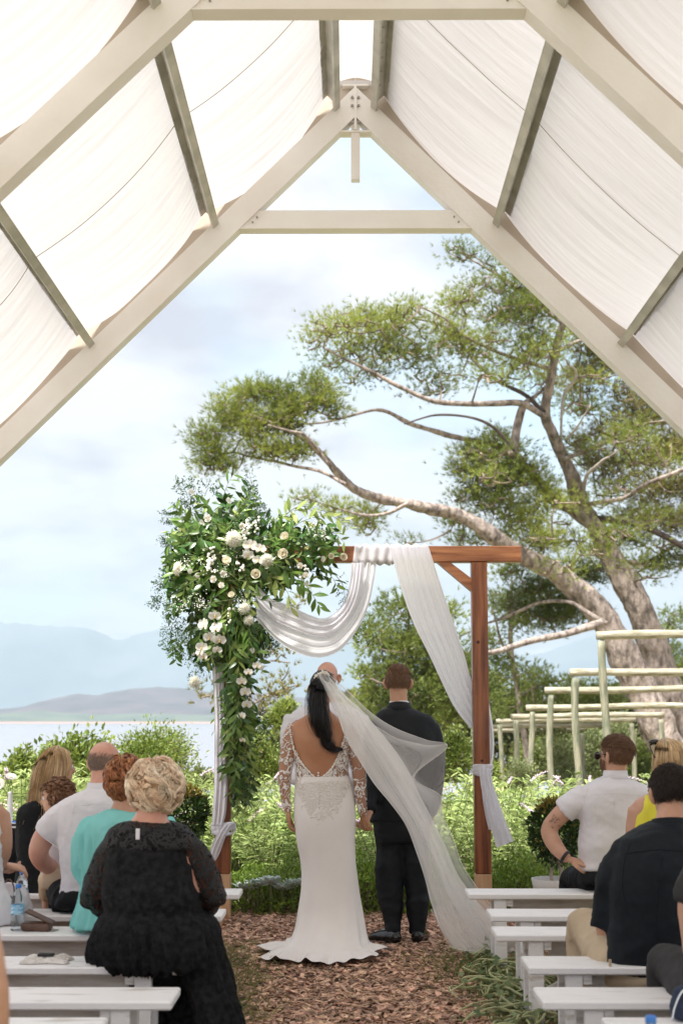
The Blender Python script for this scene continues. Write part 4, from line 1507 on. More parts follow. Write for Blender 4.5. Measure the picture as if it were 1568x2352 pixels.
def remesh(mb, voxel=0.012, smooth=6, fac=0.5):
    me = mb.mesh('tmp', [], True)
    o = bpy.data.objects.new('tmp', me)
    COL.objects.link(o)
    r = o.modifiers.new('r', 'REMESH')
    r.mode = 'VOXEL'
    r.voxel_size = voxel
    s = o.modifiers.new('s', 'SMOOTH')
    s.iterations = smooth
    s.factor = fac
    dg = bpy.context.evaluated_depsgraph_get()
    ev = bpy.data.meshes.new_from_object(o.evaluated_get(dg))
    n = len(ev.vertices)
    V = np.zeros(n * 3, np.float32)
    ev.vertices.foreach_get('co', V)
    Nn = np.zeros(n * 3, np.float32)
    ev.vertices.foreach_get('normal', Nn)
    m = len(ev.polygons)
    lt = np.zeros(m, np.int32)
    ev.polygons.foreach_get('loop_total', lt)
    ls = np.zeros(m, np.int32)
    ev.polygons.foreach_get('loop_start', ls)
    lv = np.zeros(len(ev.loops), np.int32)
    ev.loops.foreach_get('vertex_index', lv)
    q = ls[lt == 4]
    Q = np.stack([lv[q + i] for i in range(4)], -1)
    bpy.data.objects.remove(o)
    bpy.data.meshes.remove(me)
    bpy.data.meshes.remove(ev)
    return V.reshape(-1, 3).astype(float), Nn.reshape(-1, 3).astype(float), Q


def wrinkle(V, Nn, amp=0.004, s=9.0, seed=0, aniso=(1, 1, 1)):
    k = 1 - np.abs(vnoise(V * np.array(aniso), s, seed))        # ridged
    k2 = vnoise(V * np.array(aniso), s * 0.45, seed + 3)
    k3 = (1 - np.abs(vnoise(V * np.array(aniso), s * 2.3, seed + 7))) ** 3
    return V + Nn * (amp * 0.5 * (k - 0.5) + amp * 0.9 * k2 + amp * 0.28 * k3)[:, None]


def head_frame(face=0.0, nod=0.0, roll=0.0):
    """columns: right, forward, up.  face in degrees: 0 looks along +Y (away), 90 looks to +X"""
    a = R(face)
    f = np.array((math.sin(a), math.cos(a), 0.0))
    r = np.array((math.cos(a), -math.sin(a), 0.0))
    u = np.array((0, 0, 1.0))
    f2 = f * math.cos(R(nod)) + u * math.sin(R(nod))
    u2 = np.cross(r, f2)
    r2 = r * math.cos(R(roll)) + u2 * math.sin(R(roll))
    u3 = np.cross(r2, f2)
    return np.stack([r2, f2, u3], 1)


def add_head(mb, c, B, s=1.0, extra=None):
    """skull, jaw, nose, brow, lips, ears. c: centre between the ears"""
    L = lambda x, y, z: c + B @ (np.array((x, y, z)) * s)
    Bm = np.eye(4)
    Bm[:3, :3] = B
    mb.add(*ell(L(0, -0.008, 0.030), np.array((0.074, 0.095, 0.088)) * s, 22, 14, Bm))
    mb.add(*ell(L(0, 0.028, -0.030), np.array((0.060, 0.066, 0.082)) * s, 18, 12, Bm))
    mb.add(*ell(L(0, 0.064, -0.090), np.array((0.028, 0.026, 0.024)) * s, 12, 8, Bm))
    mb.add(*tube([L(0, 0.088, 0.028), L(0, 0.102, 0.005), L(0, 0.112, -0.016), L(0, 0.092, -0.026)], np.array((0.009, 0.012, 0.015, 0.011)) * s, 8))
    mb.add(*tube([L(-0.045, 0.072, 0.030), L(0, 0.088, 0.034), L(0.045, 0.072, 0.030)], 0.011 * s, 8, side=B[:, 2]))
    mb.add(*tube([L(-0.022, 0.083, -0.054), L(0, 0.091, -0.055), L(0.022, 0.083, -0.054)], 0.0095 * s, 8, side=B[:, 2]))


def add_ears(mb, c, B, s=1.0):
    for sx in (-1, 1):
        L = lambda x, y, z: c + B @ (np.array((x * sx, y, z)) * s)
        P = np.array([L(0.070, 0.005, -0.030), L(0.080, -0.002, -0.020), L(0.088, -0.010, 0.0), L(0.090, -0.012, 0.018), L(0.082, -0.002, 0.030), L(0.073, 0.008, 0.022)])
        mb.add(*tube(spline(P, 12), np.interp(np.linspace(0, 1, 12), [0, .3, .7, 1], [0.006, 0.010, 0.008, 0.005]) * s, 7))
        Bm = np.eye(4)
        Bm[:3, :3] = B
        mb.add(*ell(L(0.077, 0.0, 0.0), np.array((0.009, 0.014, 0.024)) * s, 8, 6, Bm))


def add_hand(mb, wrist, d, palm_n, s=1.0, curl=0.5, thumb=1):
    """palm and five fingers. d: wrist to knuckles; palm_n: palm normal (fingers curl towards it)"""
    d, n = unit(np.asarray(d, float)), np.asarray(palm_n, float)
    n = unit(n - d * np.dot(n, d))
    w = np.cross(d, n)
    P = lambda a, b, c: np.asarray(wrist) + (d * a + w * b + n * c) * s
    mb.add(*tube([P(-0.02, 0, 0), P(0.02, 0, 0), P(0.05, 0, 0), P(0.085, 0, 0.002), P(0.094, 0, 0.003)],
                 np.array([(0.023, 0.018), (0.030, 0.017), (0.038, 0.015), (0.040, 0.013), (0.036, 0.009)]) * s, 10, side=w))
    for i, (b, L) in enumerate(zip((-0.030, -0.010, 0.010, 0.029), (0.070, 0.080, 0.074, 0.058))):
        p = P(0.080, b, 0.0)
        pts = [P(0.060, b * 0.9, 0), p]
        a = 0.0
        q = p
        for sgm, f in ((0.45, 0.7), (0.30, 1.2), (0.25, 0.9)):
            a += curl * f * (0.9 + 0.1 * i)
            q = q + (d * math.cos(a) + n * math.sin(a)) * L * sgm * s
            pts.append(q)
        mb.add(*tube(pts, np.array((0.009, 0.0095, 0.0088, 0.008, 0.006)) * s, 7, side=w))
    t0 = P(0.020, thumb * 0.022, 0.002)
    t1 = P(0.050, thumb * 0.050, 0.012)
    t2 = P(0.078, thumb * 0.054, 0.024)
    t3 = P(0.098, thumb * 0.048, 0.034)
    mb.add(*tube([t0, t1, t2, t3], np.array((0.014, 0.012, 0.010, 0.007)) * s, 7, side=n))


def eyes(parent, c, B, s=1.0):
    Bm = np.eye(4)
    Bm[:3, :3] = B
    for sx in (-1, 1):
        p = c + B @ (np.array((sx * 0.031, 0.076, 0.012)) * s)
        e = obj('eye', MB().add(*ell(p, 0.0125 * s, 10, 8, Bm)), M['eyewhite'], parent, smooth=True)
        q = c + B @ (np.array((sx * 0.031, 0.0866, 0.012)) * s)
        obj('iris', MB().add(*ell(q, np.array((0.0058, 0.0026, 0.0058)) * s, 8, 6, Bm)), M['iris'], e, smooth=True)
        P = [c + B @ (np.array((sx * a, b, z)) * s) for a, b, z in ((0.014, 0.094, 0.034), (0.030, 0.088, 0.041), (0.048, 0.072, 0.034))]
        obj('eyebrow', MB().add(*tube(P, np.array((0.003, 0.0035, 0.002)) * s, 5)), M['hair_brown'], parent, smooth=True)


def comb(c, B, Rr, n, mask, dirf, length, seg=8, curl=0.0, freq=2.0, lift=(1.0, 1.06), seed=1, jit=0.25, offc=(0, 0, 0)):
    """strands that hug an ellipsoid (head frame). returns (n, seg, 3)"""
    g = np.random.default_rng(seed)
    P = unit(g.normal(size=(n * 6, 3)))
    P = P[mask(P)][:n]
    n = len(P)
    Rr = np.asarray(Rr, float)
    Ls = g.uniform(0.6, 1.0, n) * length
    jt = g.normal(size=(n, 3)) * jit
    ph = g.uniform(0, 6.28, n)
    l1 = g.uniform(lift[0], lift[1], n)
    out = np.zeros((n, seg, 3))
    mean = Rr.mean()
    for k in range(seg):
        u = k / (seg - 1)
        q = P * Rr * (lift[0] * (1 - u) + l1 * u)[:, None]
        if curl:
            t1 = unit(np.cross(P, dirf(P) + jt))
            q = q + curl * (t1 * np.sin(ph + u * freq * 6.28)[:, None] + P * (0.6 + 0.8 * np.cos(ph + u * freq * 6.28))[:, None])
        out[:, k] = np.asarray(c) + (q + np.asarray(offc)) @ B.T
        d = dirf(P) + jt
        t = unit(d - np.sum(d * P, 1)[:, None] * P)
        P = unit(P + t * (Ls / (seg - 1) / mean)[:, None])
    return out


def cap(c, B, Rr, mask, amp=0.03, seed=1, seg=40, rings=28, offc=(0, 0, 0), ns=2.0):
    """solid under-hair: part of an ellipsoid"""
    V, Fs = ell((0, 0, 0), (1, 1, 1), seg, rings)
    U = V.copy()
    V = V * (np.asarray(Rr) * (1 + amp * vnoise(U, ns, seed)[:, None]))
    keep = mask(U)
    V = (V + np.asarray(offc)) @ B.T + np.asarray(c)
    Fo = []
    for f in Fs:
        k = keep[f].all(1)
        if k.any():
            Fo.append(f[k])
    return V, Fo


def bundle(guides, n, k=14, jit=0.01, curl=0.0, freq=3.0, seed=1, conv=1.0):
    """strands inside the sheet / tube spanned by guide curves (world points)"""
    g = np.random.default_rng(seed)
    G = np.array([spline(q, k) for q in guides])
    m = len(G)
    a = g.uniform(0, m - 1, n)
    i = np.minimum(a.astype(int), m - 2) if m > 1 else np.zeros(n, int)
    f = (a - i)[:, None, None]
    S = G[i] * (1 - f) + G[np.minimum(i + 1, m - 1)] * f
    u = np.linspace(0, 1, k)[None, :, None]
    S = S + g.normal(size=(n, 1, 3)) * jit * (0.5 + 0.5 * u) + g.normal(size=(n, 1, 3)) * jit * 0.7 * u
    if curl:
        ph = g.uniform(0, 6.28, (n, 1, 1))
        S = S + curl * u * np.concatenate([np.sin(ph + u * freq * 6.28), np.cos(ph + u * freq * 6.28), 0 * u + 0 * ph], 2)
    return S


def lock(path, rad, n, k=18, seed=1, tw=0.0, fly=0.0):
    """round lock of strands round a path"""
    g = np.random.default_rng(seed)
    A = spline(np.concatenate([np.asarray(path), np.asarray(rad, float)[:, None]], 1), k)
    P, T = frames(A[:, :3])
    S = unit(np.cross(T, np.array((0.3, 1, 0.1))))
    Nn = np.cross(T, S)
    a, r = g.uniform(0, 6.28, n), g.uniform(0, 1, n) ** 0.6
    u = np.linspace(0, 1, k)
    an = a[:, None] + tw * u[None]
    rr = r[:, None] * A[:, 3][None] * (1 + fly * g.normal(size=(n, 1)) * u[None])
    return P[None] + S[None] * (np.cos(an) * rr)[..., None] + Nn[None] * (np.sin(an) * rr)[..., None]


def strands(name, paths, m, parent, r0=0.0016, r1=0.0007, seg=3):
    V, Q = many_tubes(paths, r0, r1, seg)
    return tag(obj(name, MB().add(V, Q), m, parent, smooth=True), kind='stuff')


M['skin'] = mat('skin', (0.50, 0.27, 0.18), (0.60, 0.35, 0.25), 9, 0.5, 0.06, 300, spec=0.35)
M['skin_tan'] = mat('tanned_skin', (0.42, 0.19, 0.10), (0.50, 0.26, 0.15), 7, 0.45, 0.06, 300, spec=0.35)
M['skin_pink'] = mat('pink_skin', (0.58, 0.27, 0.19), (0.66, 0.38, 0.29), 9, 0.42, 0.06, 300, spec=0.4)
M['eyewhite'] = mat('eye_white', (0.75, 0.72, 0.70), rough=0.2)
M['iris'] = mat('iris', (0.03, 0.02, 0.015), rough=0.1)
M['hair_brown'] = mat('brown_hair', (0.12, 0.055, 0.028), rough=0.4, island=0.5)
M['hair_light_brown'] = mat('light_brown_hair', (0.20, 0.105, 0.058), rough=0.5, island=0.5)
M['hair_auburn'] = mat('auburn_hair', (0.34, 0.12, 0.045), (0.52, 0.23, 0.10), 12, 0.35, island=0.5)
M['hair_blonde'] = mat('blonde_hair', (0.50, 0.32, 0.15), (0.74, 0.54, 0.32), 14, 0.35, island=0.45)
M['blonde_scalp'] = mat('blonde_scalp_hair', (0.50, 0.33, 0.17), rough=0.6)
M['hair_curls'] = mat('pale_curly_hair', (0.80, 0.56, 0.37), (0.94, 0.80, 0.62), 10, 0.4, island=0.35)
M['hair_curls_dark'] = mat('curly_hair_roots', (0.34, 0.18, 0.08), (0.5, 0.3, 0.15), 10, 0.6)
M['hair_black'] = mat('black_hair', (0.010, 0.008, 0.009), rough=0.28, island=0.5)
M['hair_dark'] = mat('dark_brown_hair', (0.028, 0.016, 0.012), rough=0.45, island=0.5)
M['hair_grey'] = mat('grey_hair', (0.33, 0.235, 0.185), rough=0.6, island=0.4)
M['white_cotton'] = mat('white_cotton', (0.80, 0.78, 0.83), (0.85, 0.83, 0.87), 6, 0.8, 0.25, 14, trans=0.12, bdist=0.02)
M['black_cloth'] = mat('black_cloth', (0.008, 0.009, 0.011), (0.014, 0.015, 0.017), 10, 0.75, 0.4, 18, bdist=0.02, spec=0.15)
M['suit'] = mat('black_suit', (0.008, 0.010, 0.013), (0.013, 0.015, 0.018), 10, 0.6, 0.3, 9, bdist=0.02, spec=0.2)
M['navy_shirt'] = mat('black_shirt', (0.006, 0.009, 0.013), (0.010, 0.014, 0.019), 10, 0.7, 0.4, 14, bdist=0.02, spec=0.2)
M['khaki'] = mat('khaki_cotton', (0.48, 0.37, 0.25), (0.56, 0.45, 0.32), 6, 0.8, 0.35, 14, bdist=0.02)
M['turquoise'] = mat('turquoise_chiffon', (0.22, 0.68, 0.66), (0.30, 0.76, 0.74), 5, 0.7, 0.35, 14, trans=0.25, bdist=0.02)
M['yellow'] = mat('yellow_dress', (0.80, 0.72, 0.06), rough=0.7, bump=0.3, bscale=14, trans=0.1)
M['shoe'] = mat('black_leather', (0.008, 0.008, 0.009), rough=0.22, coat=0.3)
M['belt'] = mat('belt_leather', (0.012, 0.011, 0.011), rough=0.4)
M['toddler_print'] = mat('beige_print_cotton', (0.52, 0.37, 0.24), (0.62, 0.47, 0.33), 4, 0.8, 0.3, 20)
M['dark_grey'] = mat('dark_grey_cloth', (0.018, 0.017, 0.018), (0.028, 0.025, 0.028), 10, 0.8, 0.4, 14)
M['lens'] = mat('dark_lens', (0.01, 0.01, 0.01), rough=0.08, spec=0.7)


def seam(P, pts, m, r=0.0018, n=24, name='seam'):
    V, Q = P.last
    bv = BVHTree.FromPolygons([tuple(v) for v in V], [tuple(int(i) for i in q) for q in Q])
    C = [hit(bv, x, y, 0.0004)[0] for x, y in spline(np.array(pts, float), n)]
    C = [c for c in C if c is not None]
    if len(C) > 3:
        obj(name, MB().add(*tube(np.array(C), r, 5)), m, P.t, smooth=True)


class Person:
    """everything in picture coordinates at depth Y; radii in picture units"""

    def __init__(s, label, x, Y, s_skin='skin', foot_z=0.0):
        s.Y = Y
        c = at(x, 1700, Y)
        s.t = thing('person', label, 'person', (c[0], Y, foot_z))
        s.mb = MB()
        s.raw = MB()
        s.skin = M[s_skin]

    def p(s, x, y, dy=0.0):
        return at(x, y, s.Y + dy)

    def w(s, n, dy=0.0):
        return px(n, s.Y + dy)

    def limb(s, pts, mb=None, grow=0.0, n=None, seg=14, upto=None, frm=0.0, side=None):
        """pts: (x, y, dY, r[, r2])"""
        A = []
        for q in pts:
            r1 = s.w(q[3], q[2]) + grow
            r2 = (s.w(q[4], q[2]) + grow) if len(q) > 4 else r1
            A.append([*s.p(q[0], q[1], q[2]), r1, r2])
        S = spline(np.array(A), n or 24)
        if upto is not None or frm > 0:
            a, b = int(frm * len(S)), int((upto if upto is not None else 1.0) * len(S))
            S = S[a:max(b, a + 3)]
        (mb if mb is not None else s.mb).add(*tube(S[:, :3], S[:, 3:5], seg, side=side))
        return S

    def torso(s, rings, mb=None, grow=0.0, n=26, shape=2.3):
        """rings: (x, y, dY, rx_px, ry_m)"""
        A = []
        for x, y, dy, rx, ry in rings:
            A.append([*s.p(x, y, dy), s.w(rx, dy) + grow, ry + grow])
        S = spline(np.array(A), n)
        S[:, 3:] = np.maximum(S[:, 3:], 0.01)
        (mb if mb is not None else s.mb).add(*tube(S[:, :3], S[:, 3:5], 26, side=(1, 0, 0), shape=shape, level=True))
        return S

    def head(s, x, y, dy=0.0, face=0.0, nod=0.0, roll=0.0, size=1.0, neck=None):
        s.c = s.p(x, y, dy)
        s.B = head_frame(face, nod, roll)
        s.hs = size
        add_head(s.mb, s.c, s.B, size)
        add_ears(s.raw, s.c, s.B, size)
        nb = neck if neck is not None else (x, y + 75, dy)
        q = s.p(*nb[:3])
        a = s.c + s.B @ (np.array((0, -0.015, -0.02)) * size)
        nr = (nb[3] if len(nb) > 3 else 0.058)
        s.mb.add(*tube([a, a * 0.5 + q * 0.5, q, q + np.array((0, 0, -0.06))], [nr * 0.98, nr * 0.95, nr * 1.08, nr * 1.3], 16))

    def finish(s, voxel=0.012, smooth=6, regions=None):
        V, Nn, Q = remesh(s.mb, voxel, smooth)
        o = MB().add(V, Q)
        if s.raw.n:
            o.merge(s.raw)
        s.body = obj('body', o, s.skin, s.t, smooth=True)
        s.bvh = BVHTree.FromPolygons([tuple(v) for v in V], [tuple(int(i) for i in q) for q in Q])
        return s.body

    def cloth(s, name, mb, m, voxel=0.012, smooth=5, amp=0.004, sc=8.0, seed=1, aniso=(1, 1, 1), cut=None, label=None, mats=None, matf=None, post=None):
        V, Nn, Q = remesh(mb, voxel, smooth)
        V = wrinkle(V, Nn, amp, sc, seed, aniso)
        if post is not None:
            V = V + Nn * post(V)[:, None]
        if cut is not None:
            C = V[Q].mean(1)
            keep = cut(C)
            Q = Q[keep]
        o = MB()
        if matf is not None:
            k = matf(V[Q].mean(1))
            for i in range(int(k.max()) + 1):
                if (k == i).any():
                    o.Fs.append((Q[k == i], i))
            o.V.append(V)
            o.n = len(V)
        else:
            o.add(V, Q)
        s.last = (V, Q)
        return obj(name, o, mats or m, s.t, smooth=True, label=label)


def to_px(C):
    """project world points back into the picture frame"""
    d = np.asarray(C, float) - np.array((0, 0, CZ))
    x = d[:, 0] * cw + d[:, 1] * sw
    y = -d[:, 0] * sw + d[:, 1] * cw
    f = y * cp + d[:, 2] * sp_
    v = -y * sp_ + d[:, 2] * cp
    return np.stack([784 + F * x / f, 1176 - F * v / f], -1)


def inside(P, poly):
    poly = np.asarray(poly, float)
    r = np.zeros(len(P), bool)
    j = len(poly) - 1
    for i in range(len(poly)):
        a, b = poly[i], poly[j]
        c = ((a[1] > P[:, 1]) != (b[1] > P[:, 1]))
        with np.errstate(divide='ignore', invalid='ignore'):
            xx = (b[0] - a[0]) * (P[:, 1] - a[1]) / (b[1] - a[1] + 1e-12) + a[0]
        r ^= c & (P[:, 0] < xx)
        j = i
    return r


def hit(bvh, x, y, off=0.002):
    """point of a surface seen at (x, y), lifted towards the viewer"""
    p = at(x, y, 10.0)
    o = Vector((0, 0, CZ))
    d = (Vector(p) - o).normalized()
    loc, nn, _, _ = bvh.ray_cast(o, d)
    if loc is None:
        return None, None
    nn = np.array(nn)
    if np.dot(nn, np.array(d)) > 0:
        nn = -nn
    return np.array(loc) + nn * off, nn


def short_hair(P, m, Rr=(0.080, 0.102, 0.093), length=0.03, n=1500, seed=1, top=0.012, hl=0.35, low=-0.55, curl=0.0, r=0.0016, dirf=None, lift=(1.0, 1.06), mcap=None, offc=(0, -0.008, 0.030)):
    s = P.hs
    Rr = np.array(Rr) * s
    mask = lambda U: ((U[:, 1] < hl + 0.9 * np.clip(U[:, 2], 0, 1)) & (U[:, 2] > low + 0.25 * np.clip(U[:, 1] + 0.2, 0, 1) * 2.0)) | (U[:, 2] > 0.62)
    V, Fo = cap(P.c, P.B, Rr * 0.975, mask, 0.02, seed, offc=np.array(offc) * s)
    obj('hair_cap', MB().add(V, Fo), mcap or m, P.t, smooth=True)
    dirf = dirf or (lambda U: np.stack([U[:, 0] * 0.2, -0.25 + 0.9 * U[:, 2] * 0, -1.0 + 0 * U[:, 2]], -1) + np.stack([0 * U[:, 2], 1.2 * np.clip(U[:, 2], 0, 1), 0 * U[:, 2]], -1))
    S = comb(P.c, P.B, Rr, n, mask, dirf, length, 5, curl, 1.0, lift, seed, 0.35, offc=np.array(offc) * s)
    return strands('hair', S, m, P.t, r, r * 0.5)


def curls(P, m, Rr, mask, dirf, nlock, length, amp, thick, offc, seed=1, ns=16, freq=1.2, r=0.0021, name='hair', lift=(0.92, 1.04)):
    """locks of hair: each a coil of strands lying on the head"""
    g = np.random.default_rng(seed)
    base = comb(P.c, P.B, Rr, nlock, mask, dirf, length, 12, amp, freq, lift, seed, 0.35, offc=offc)
    out = []
    for L in base:
        T = unit(np.gradient(L, axis=0))
        s_ = unit(np.cross(T, unit(L - P.c)))
        n_ = np.cross(T, s_)
        u = np.linspace(0, 1, len(L))
        w = thick * np.sin(np.pi * (0.12 + 0.80 * u)) ** 0.7
        a = g.uniform(0, 6.28, ns)
        q = g.uniform(0.2, 1, ns) ** 0.5
        for k in range(ns):
            an = a[k] + 2.2 * u
            out.append(L + s_ * (np.cos(an) * w * q[k])[:, None] + n_ * (np.sin(an) * w * q[k] * 0.7)[:, None])
    return strands(name, np.array(out), m, P.t, r, r * 0.5)
# ------------------------------------------------------------------ groom
g = Person('groom in a black suit standing with his back to us under the arch', 915, 9.5, 'skin')
g.head(914, 1572, 0.0, face=8, nod=0, size=1.03, neck=(916, 1622, 0.0, 0.060))
tor = [(917, 1622, 0.0, 22, 0.06), (918, 1636, 0.0, 44, 0.085), (930, 1655, 0.0, 66, 0.11), (934, 1700, -0.01, 72, 0.13), (930, 1770, 0.0, 66, 0.125), (923, 1840, 0.0, 52, 0.10), (921, 1900, 0.0, 48, 0.10), (921, 1935, 0.0, 42, 0.09)]
g.torso(tor, grow=-0.012)
aL = [(872, 1660, 0, 20), (862, 1700, 0, 21), (857, 1770, -0.02, 17), (852, 1830, -0.12, 14), (849, 1868, -0.22, 10)]
aR = [(986, 1662, 0, 18), (996, 1705, 0, 19), (1002, 1775, 0.01, 17), (996, 1835, 0.04, 14), (988, 1872, 0.08, 10)]
for a in (aL, aR):
    g.limb(a)
lL = [(898, 1905, 0, 24), (894, 1970, 0, 24), (898, 2040, 0.0, 19), (902, 2100, -0.04, 17), (902, 2150, -0.08, 12)]
lR = [(945, 1905, 0, 24), (951, 1970, 0, 24), (957, 2040, 0.0, 19), (956, 2100, -0.03, 17), (957, 2148, -0.05, 12)]
for a in (lL, lR):
    g.limb(a)
add_hand(g.raw, g.p(848, 1869, -0.22), (-0.42, -0.25, -1), (-0.9, -0.3, 0.1), 1.0, 0.9, thumb=1)
add_hand(g.raw, g.p(990, 1874, 0.08), (-0.1, 0.3, -1), (-1, 0.3, 0), 1.0, 0.5, thumb=1)
g.finish()
mb = MB()
g.torso([(917, 1626, 0.0, 26, 0.07), (920, 1636, 0.0, 50, 0.095), (930, 1652, 0.0, 66, 0.12), (932, 1700, -0.01, 70, 0.14), (929, 1770, 0.0, 65, 0.13), (923, 1830, 0.0, 66, 0.135), (920, 1888, 0.0, 69, 0.145)], mb)
g.limb([(870, 1660, 0, 22), (861, 1700, 0, 24), (857, 1770, -0.02, 20), (852, 1830, -0.12, 17), (850, 1866, -0.21, 14)], mb)
g.limb([(986, 1664, 0, 22), (996, 1705, 0, 23), (1002, 1775, 0.01, 20), (996, 1835, 0.04, 17), (988, 1870, 0.08, 14)], mb)
g.cloth('jacket', mb, M['suit'], amp=0.0085, sc=5, seed=3, aniso=(1, 1, 0.5), smooth=7)
mb = MB()
g.torso([(921, 1860, 0, 58, 0.13), (921, 1900, 0, 61, 0.14), (921, 1935, 0, 59, 0.13)], mb)
g.limb([(896, 1900, 0, 32), (893, 1970, 0, 31), (896, 2040, 0.0, 27), (900, 2100, -0.04, 22), (902, 2150, -0.08, 19)], mb)
g.limb([(948, 1900, 0, 32), (952, 1970, 0, 31), (958, 2040, 0.0, 26), (958, 2100, -0.03, 22), (957, 2148, -0.05, 19)], mb)
g.cloth('trousers', mb, M['suit'], amp=0.0136, sc=4.5, seed=5, aniso=(0.7, 1, 1.6), smooth=4)
# white shirt collar band and jacket collar
cc = g.p(916, 1616, 0.0)
mb = MB().add(*tube([cc + (0, 0, -0.022), cc + (0, 0, -0.005), cc + (0, 0.002, 0.014)], [(0.070, 0.070), (0.067, 0.067), (0.064, 0.064)], 22, side=(1, 0, 0)))
obj('shirt_collar', mb, M['white_cotton'], g.t, smooth=True)
mb = MB().add(*tube([cc + (0, 0, -0.05), cc + (0, 0, -0.02), cc + (0, 0.004, -0.004)], [(0.100, 0.090), (0.080, 0.078), (0.073, 0.074)], 22, side=(1, 0, 0)))
obj('jacket_collar', mb, M['suit'], g.t, smooth=True)
short_hair(g, M['hair_light_brown'], length=0.022, n=4200, seed=5, low=-0.50, r=0.0013, mcap=mat('cropped_brown_hair', (0.24, 0.13, 0.08), (0.17, 0.09, 0.055), 30, 0.8, 0.6, 200), lift=(1.0, 1.05))
S = comb(g.c, g.B, np.array((0.081, 0.104, 0.096)) * 1.03, 2400, lambda U: U[:, 2] > 0.45, lambda U: np.stack([0.9 + 0 * U[:, 0], 0.6 + 0 * U[:, 0], 0.25 + 0 * U[:, 0]], -1), 0.045, 6, 0, 1, (1.0, 1.13), 8, 0.3, offc=(0, -0.008, 0.03))
strands('top_hair', S, M['hair_light_brown'], g.t, 0.0015, 0.0008)


def shoe(P, heel, toe, sc=1.0, parent=None):
    heel, toe = np.asarray(heel, float), np.asarray(toe, float)
    d = toe - heel
    A = lambda u, z: heel + d * u + np.array((0, 0, z))
    sh = MB()
    sh.add(*tube([A(-0.02, 0.035), A(0.05, 0.045), A(0.3, 0.05), A(0.55, 0.045), A(0.8, 0.033), A(1.0, 0.022)],
                 np.array([(0.022, 0.025), (0.036, 0.042), (0.042, 0.046), (0.047, 0.040), (0.046, 0.028), (0.018, 0.010)]) * sc, 14))
    V, Nn, Q = remesh(sh, 0.008, 3)
    V[:, 2] = np.maximum(V[:, 2], 0.014)
    o = obj('shoe', MB().add(V, Q), M['shoe'], P.t, smooth=True)
    so = MB().add(*tube([A(-0.05, 0.009), A(0.3, 0.009), A(0.6, 0.009), A(0.9, 0.009), A(1.03, 0.009)], np.array([(0.028, 0.009), (0.038, 0.008), (0.047, 0.008), (0.044, 0.008), (0.02, 0.007)]) * sc, 14, side=(1, 0, 0) if abs(d[1]) > abs(d[0]) else (0, 1, 0)))
    obj('sole', so, M['belt'], o)


zf = 0.03
h1 = g.p(903, 2150, -0.08)
shoe(g, (h1[0] + 0.03, 9.36, 0.03), (h1[0] - 0.15, 9.56, 0.03), 1.1)
h2 = g.p(957, 2150, -0.05)
shoe(g, (h2[0] - 0.005, 9.40, 0.03), (h2[0] + 0.06, 9.66, 0.03), 1.1)

# ------------------------------------------------------------------ bride
b = Person('bride with a long black ponytail in a backless white lace gown, standing under the arch', 742, 9.15, 'skin_tan')
b.head(741, 1584, 0.02, face=6, nod=-2, size=0.97, neck=(738, 1634, 0.0, 0.050))
b.torso([(738, 1632, 0.0, 20, 0.055), (736, 1646, 0.0, 38, 0.07), (733, 1664, -0.005, 62, 0.095), (735, 1700, -0.01, 63, 0.11), (738, 1745, 0.0, 58, 0.10), (740, 1785, 0.01, 58, 0.10), (744, 1840, 0.0, 54, 0.10), (745, 1880, 0.0, 54, 0.11), (747, 1930, 0.0, 50, 0.10)])
bL = [(680, 1668, 0, 17), (665, 1705, 0, 17), (655, 1770, 0, 14), (655, 1825, 0.0, 11), (662, 1866, 0.0, 8)]
bR = [(794, 1672, 0, 17), (812, 1708, 0, 17), (823, 1770, -0.01, 15), (828, 1830, -0.01, 12), (833, 1870, 0.02, 8.5)]
b.limb(bL)
b.limb(bR)
b.limb([(725, 1910, 0, 26), (728, 2000, 0, 24), (730, 2090, 0, 17), (732, 2150, 0, 11)])
b.limb([(768, 1910, 0, 26), (770, 2000, 0, 24), (768, 2090, 0, 17), (768, 2150, 0, 11)])
add_hand(b.raw, b.p(662, 1868, 0.0), (0.10, 0.0, -1), (1, 0.1, 0), 0.92, 0.55, thumb=-1)
add_hand(b.raw, b.p(833, 1872, 0.03), (0.10, 0.15, -1), (0.9, 0.4, 0.1), 0.95, 0.95, thumb=1)
b.finish(0.010, 6)


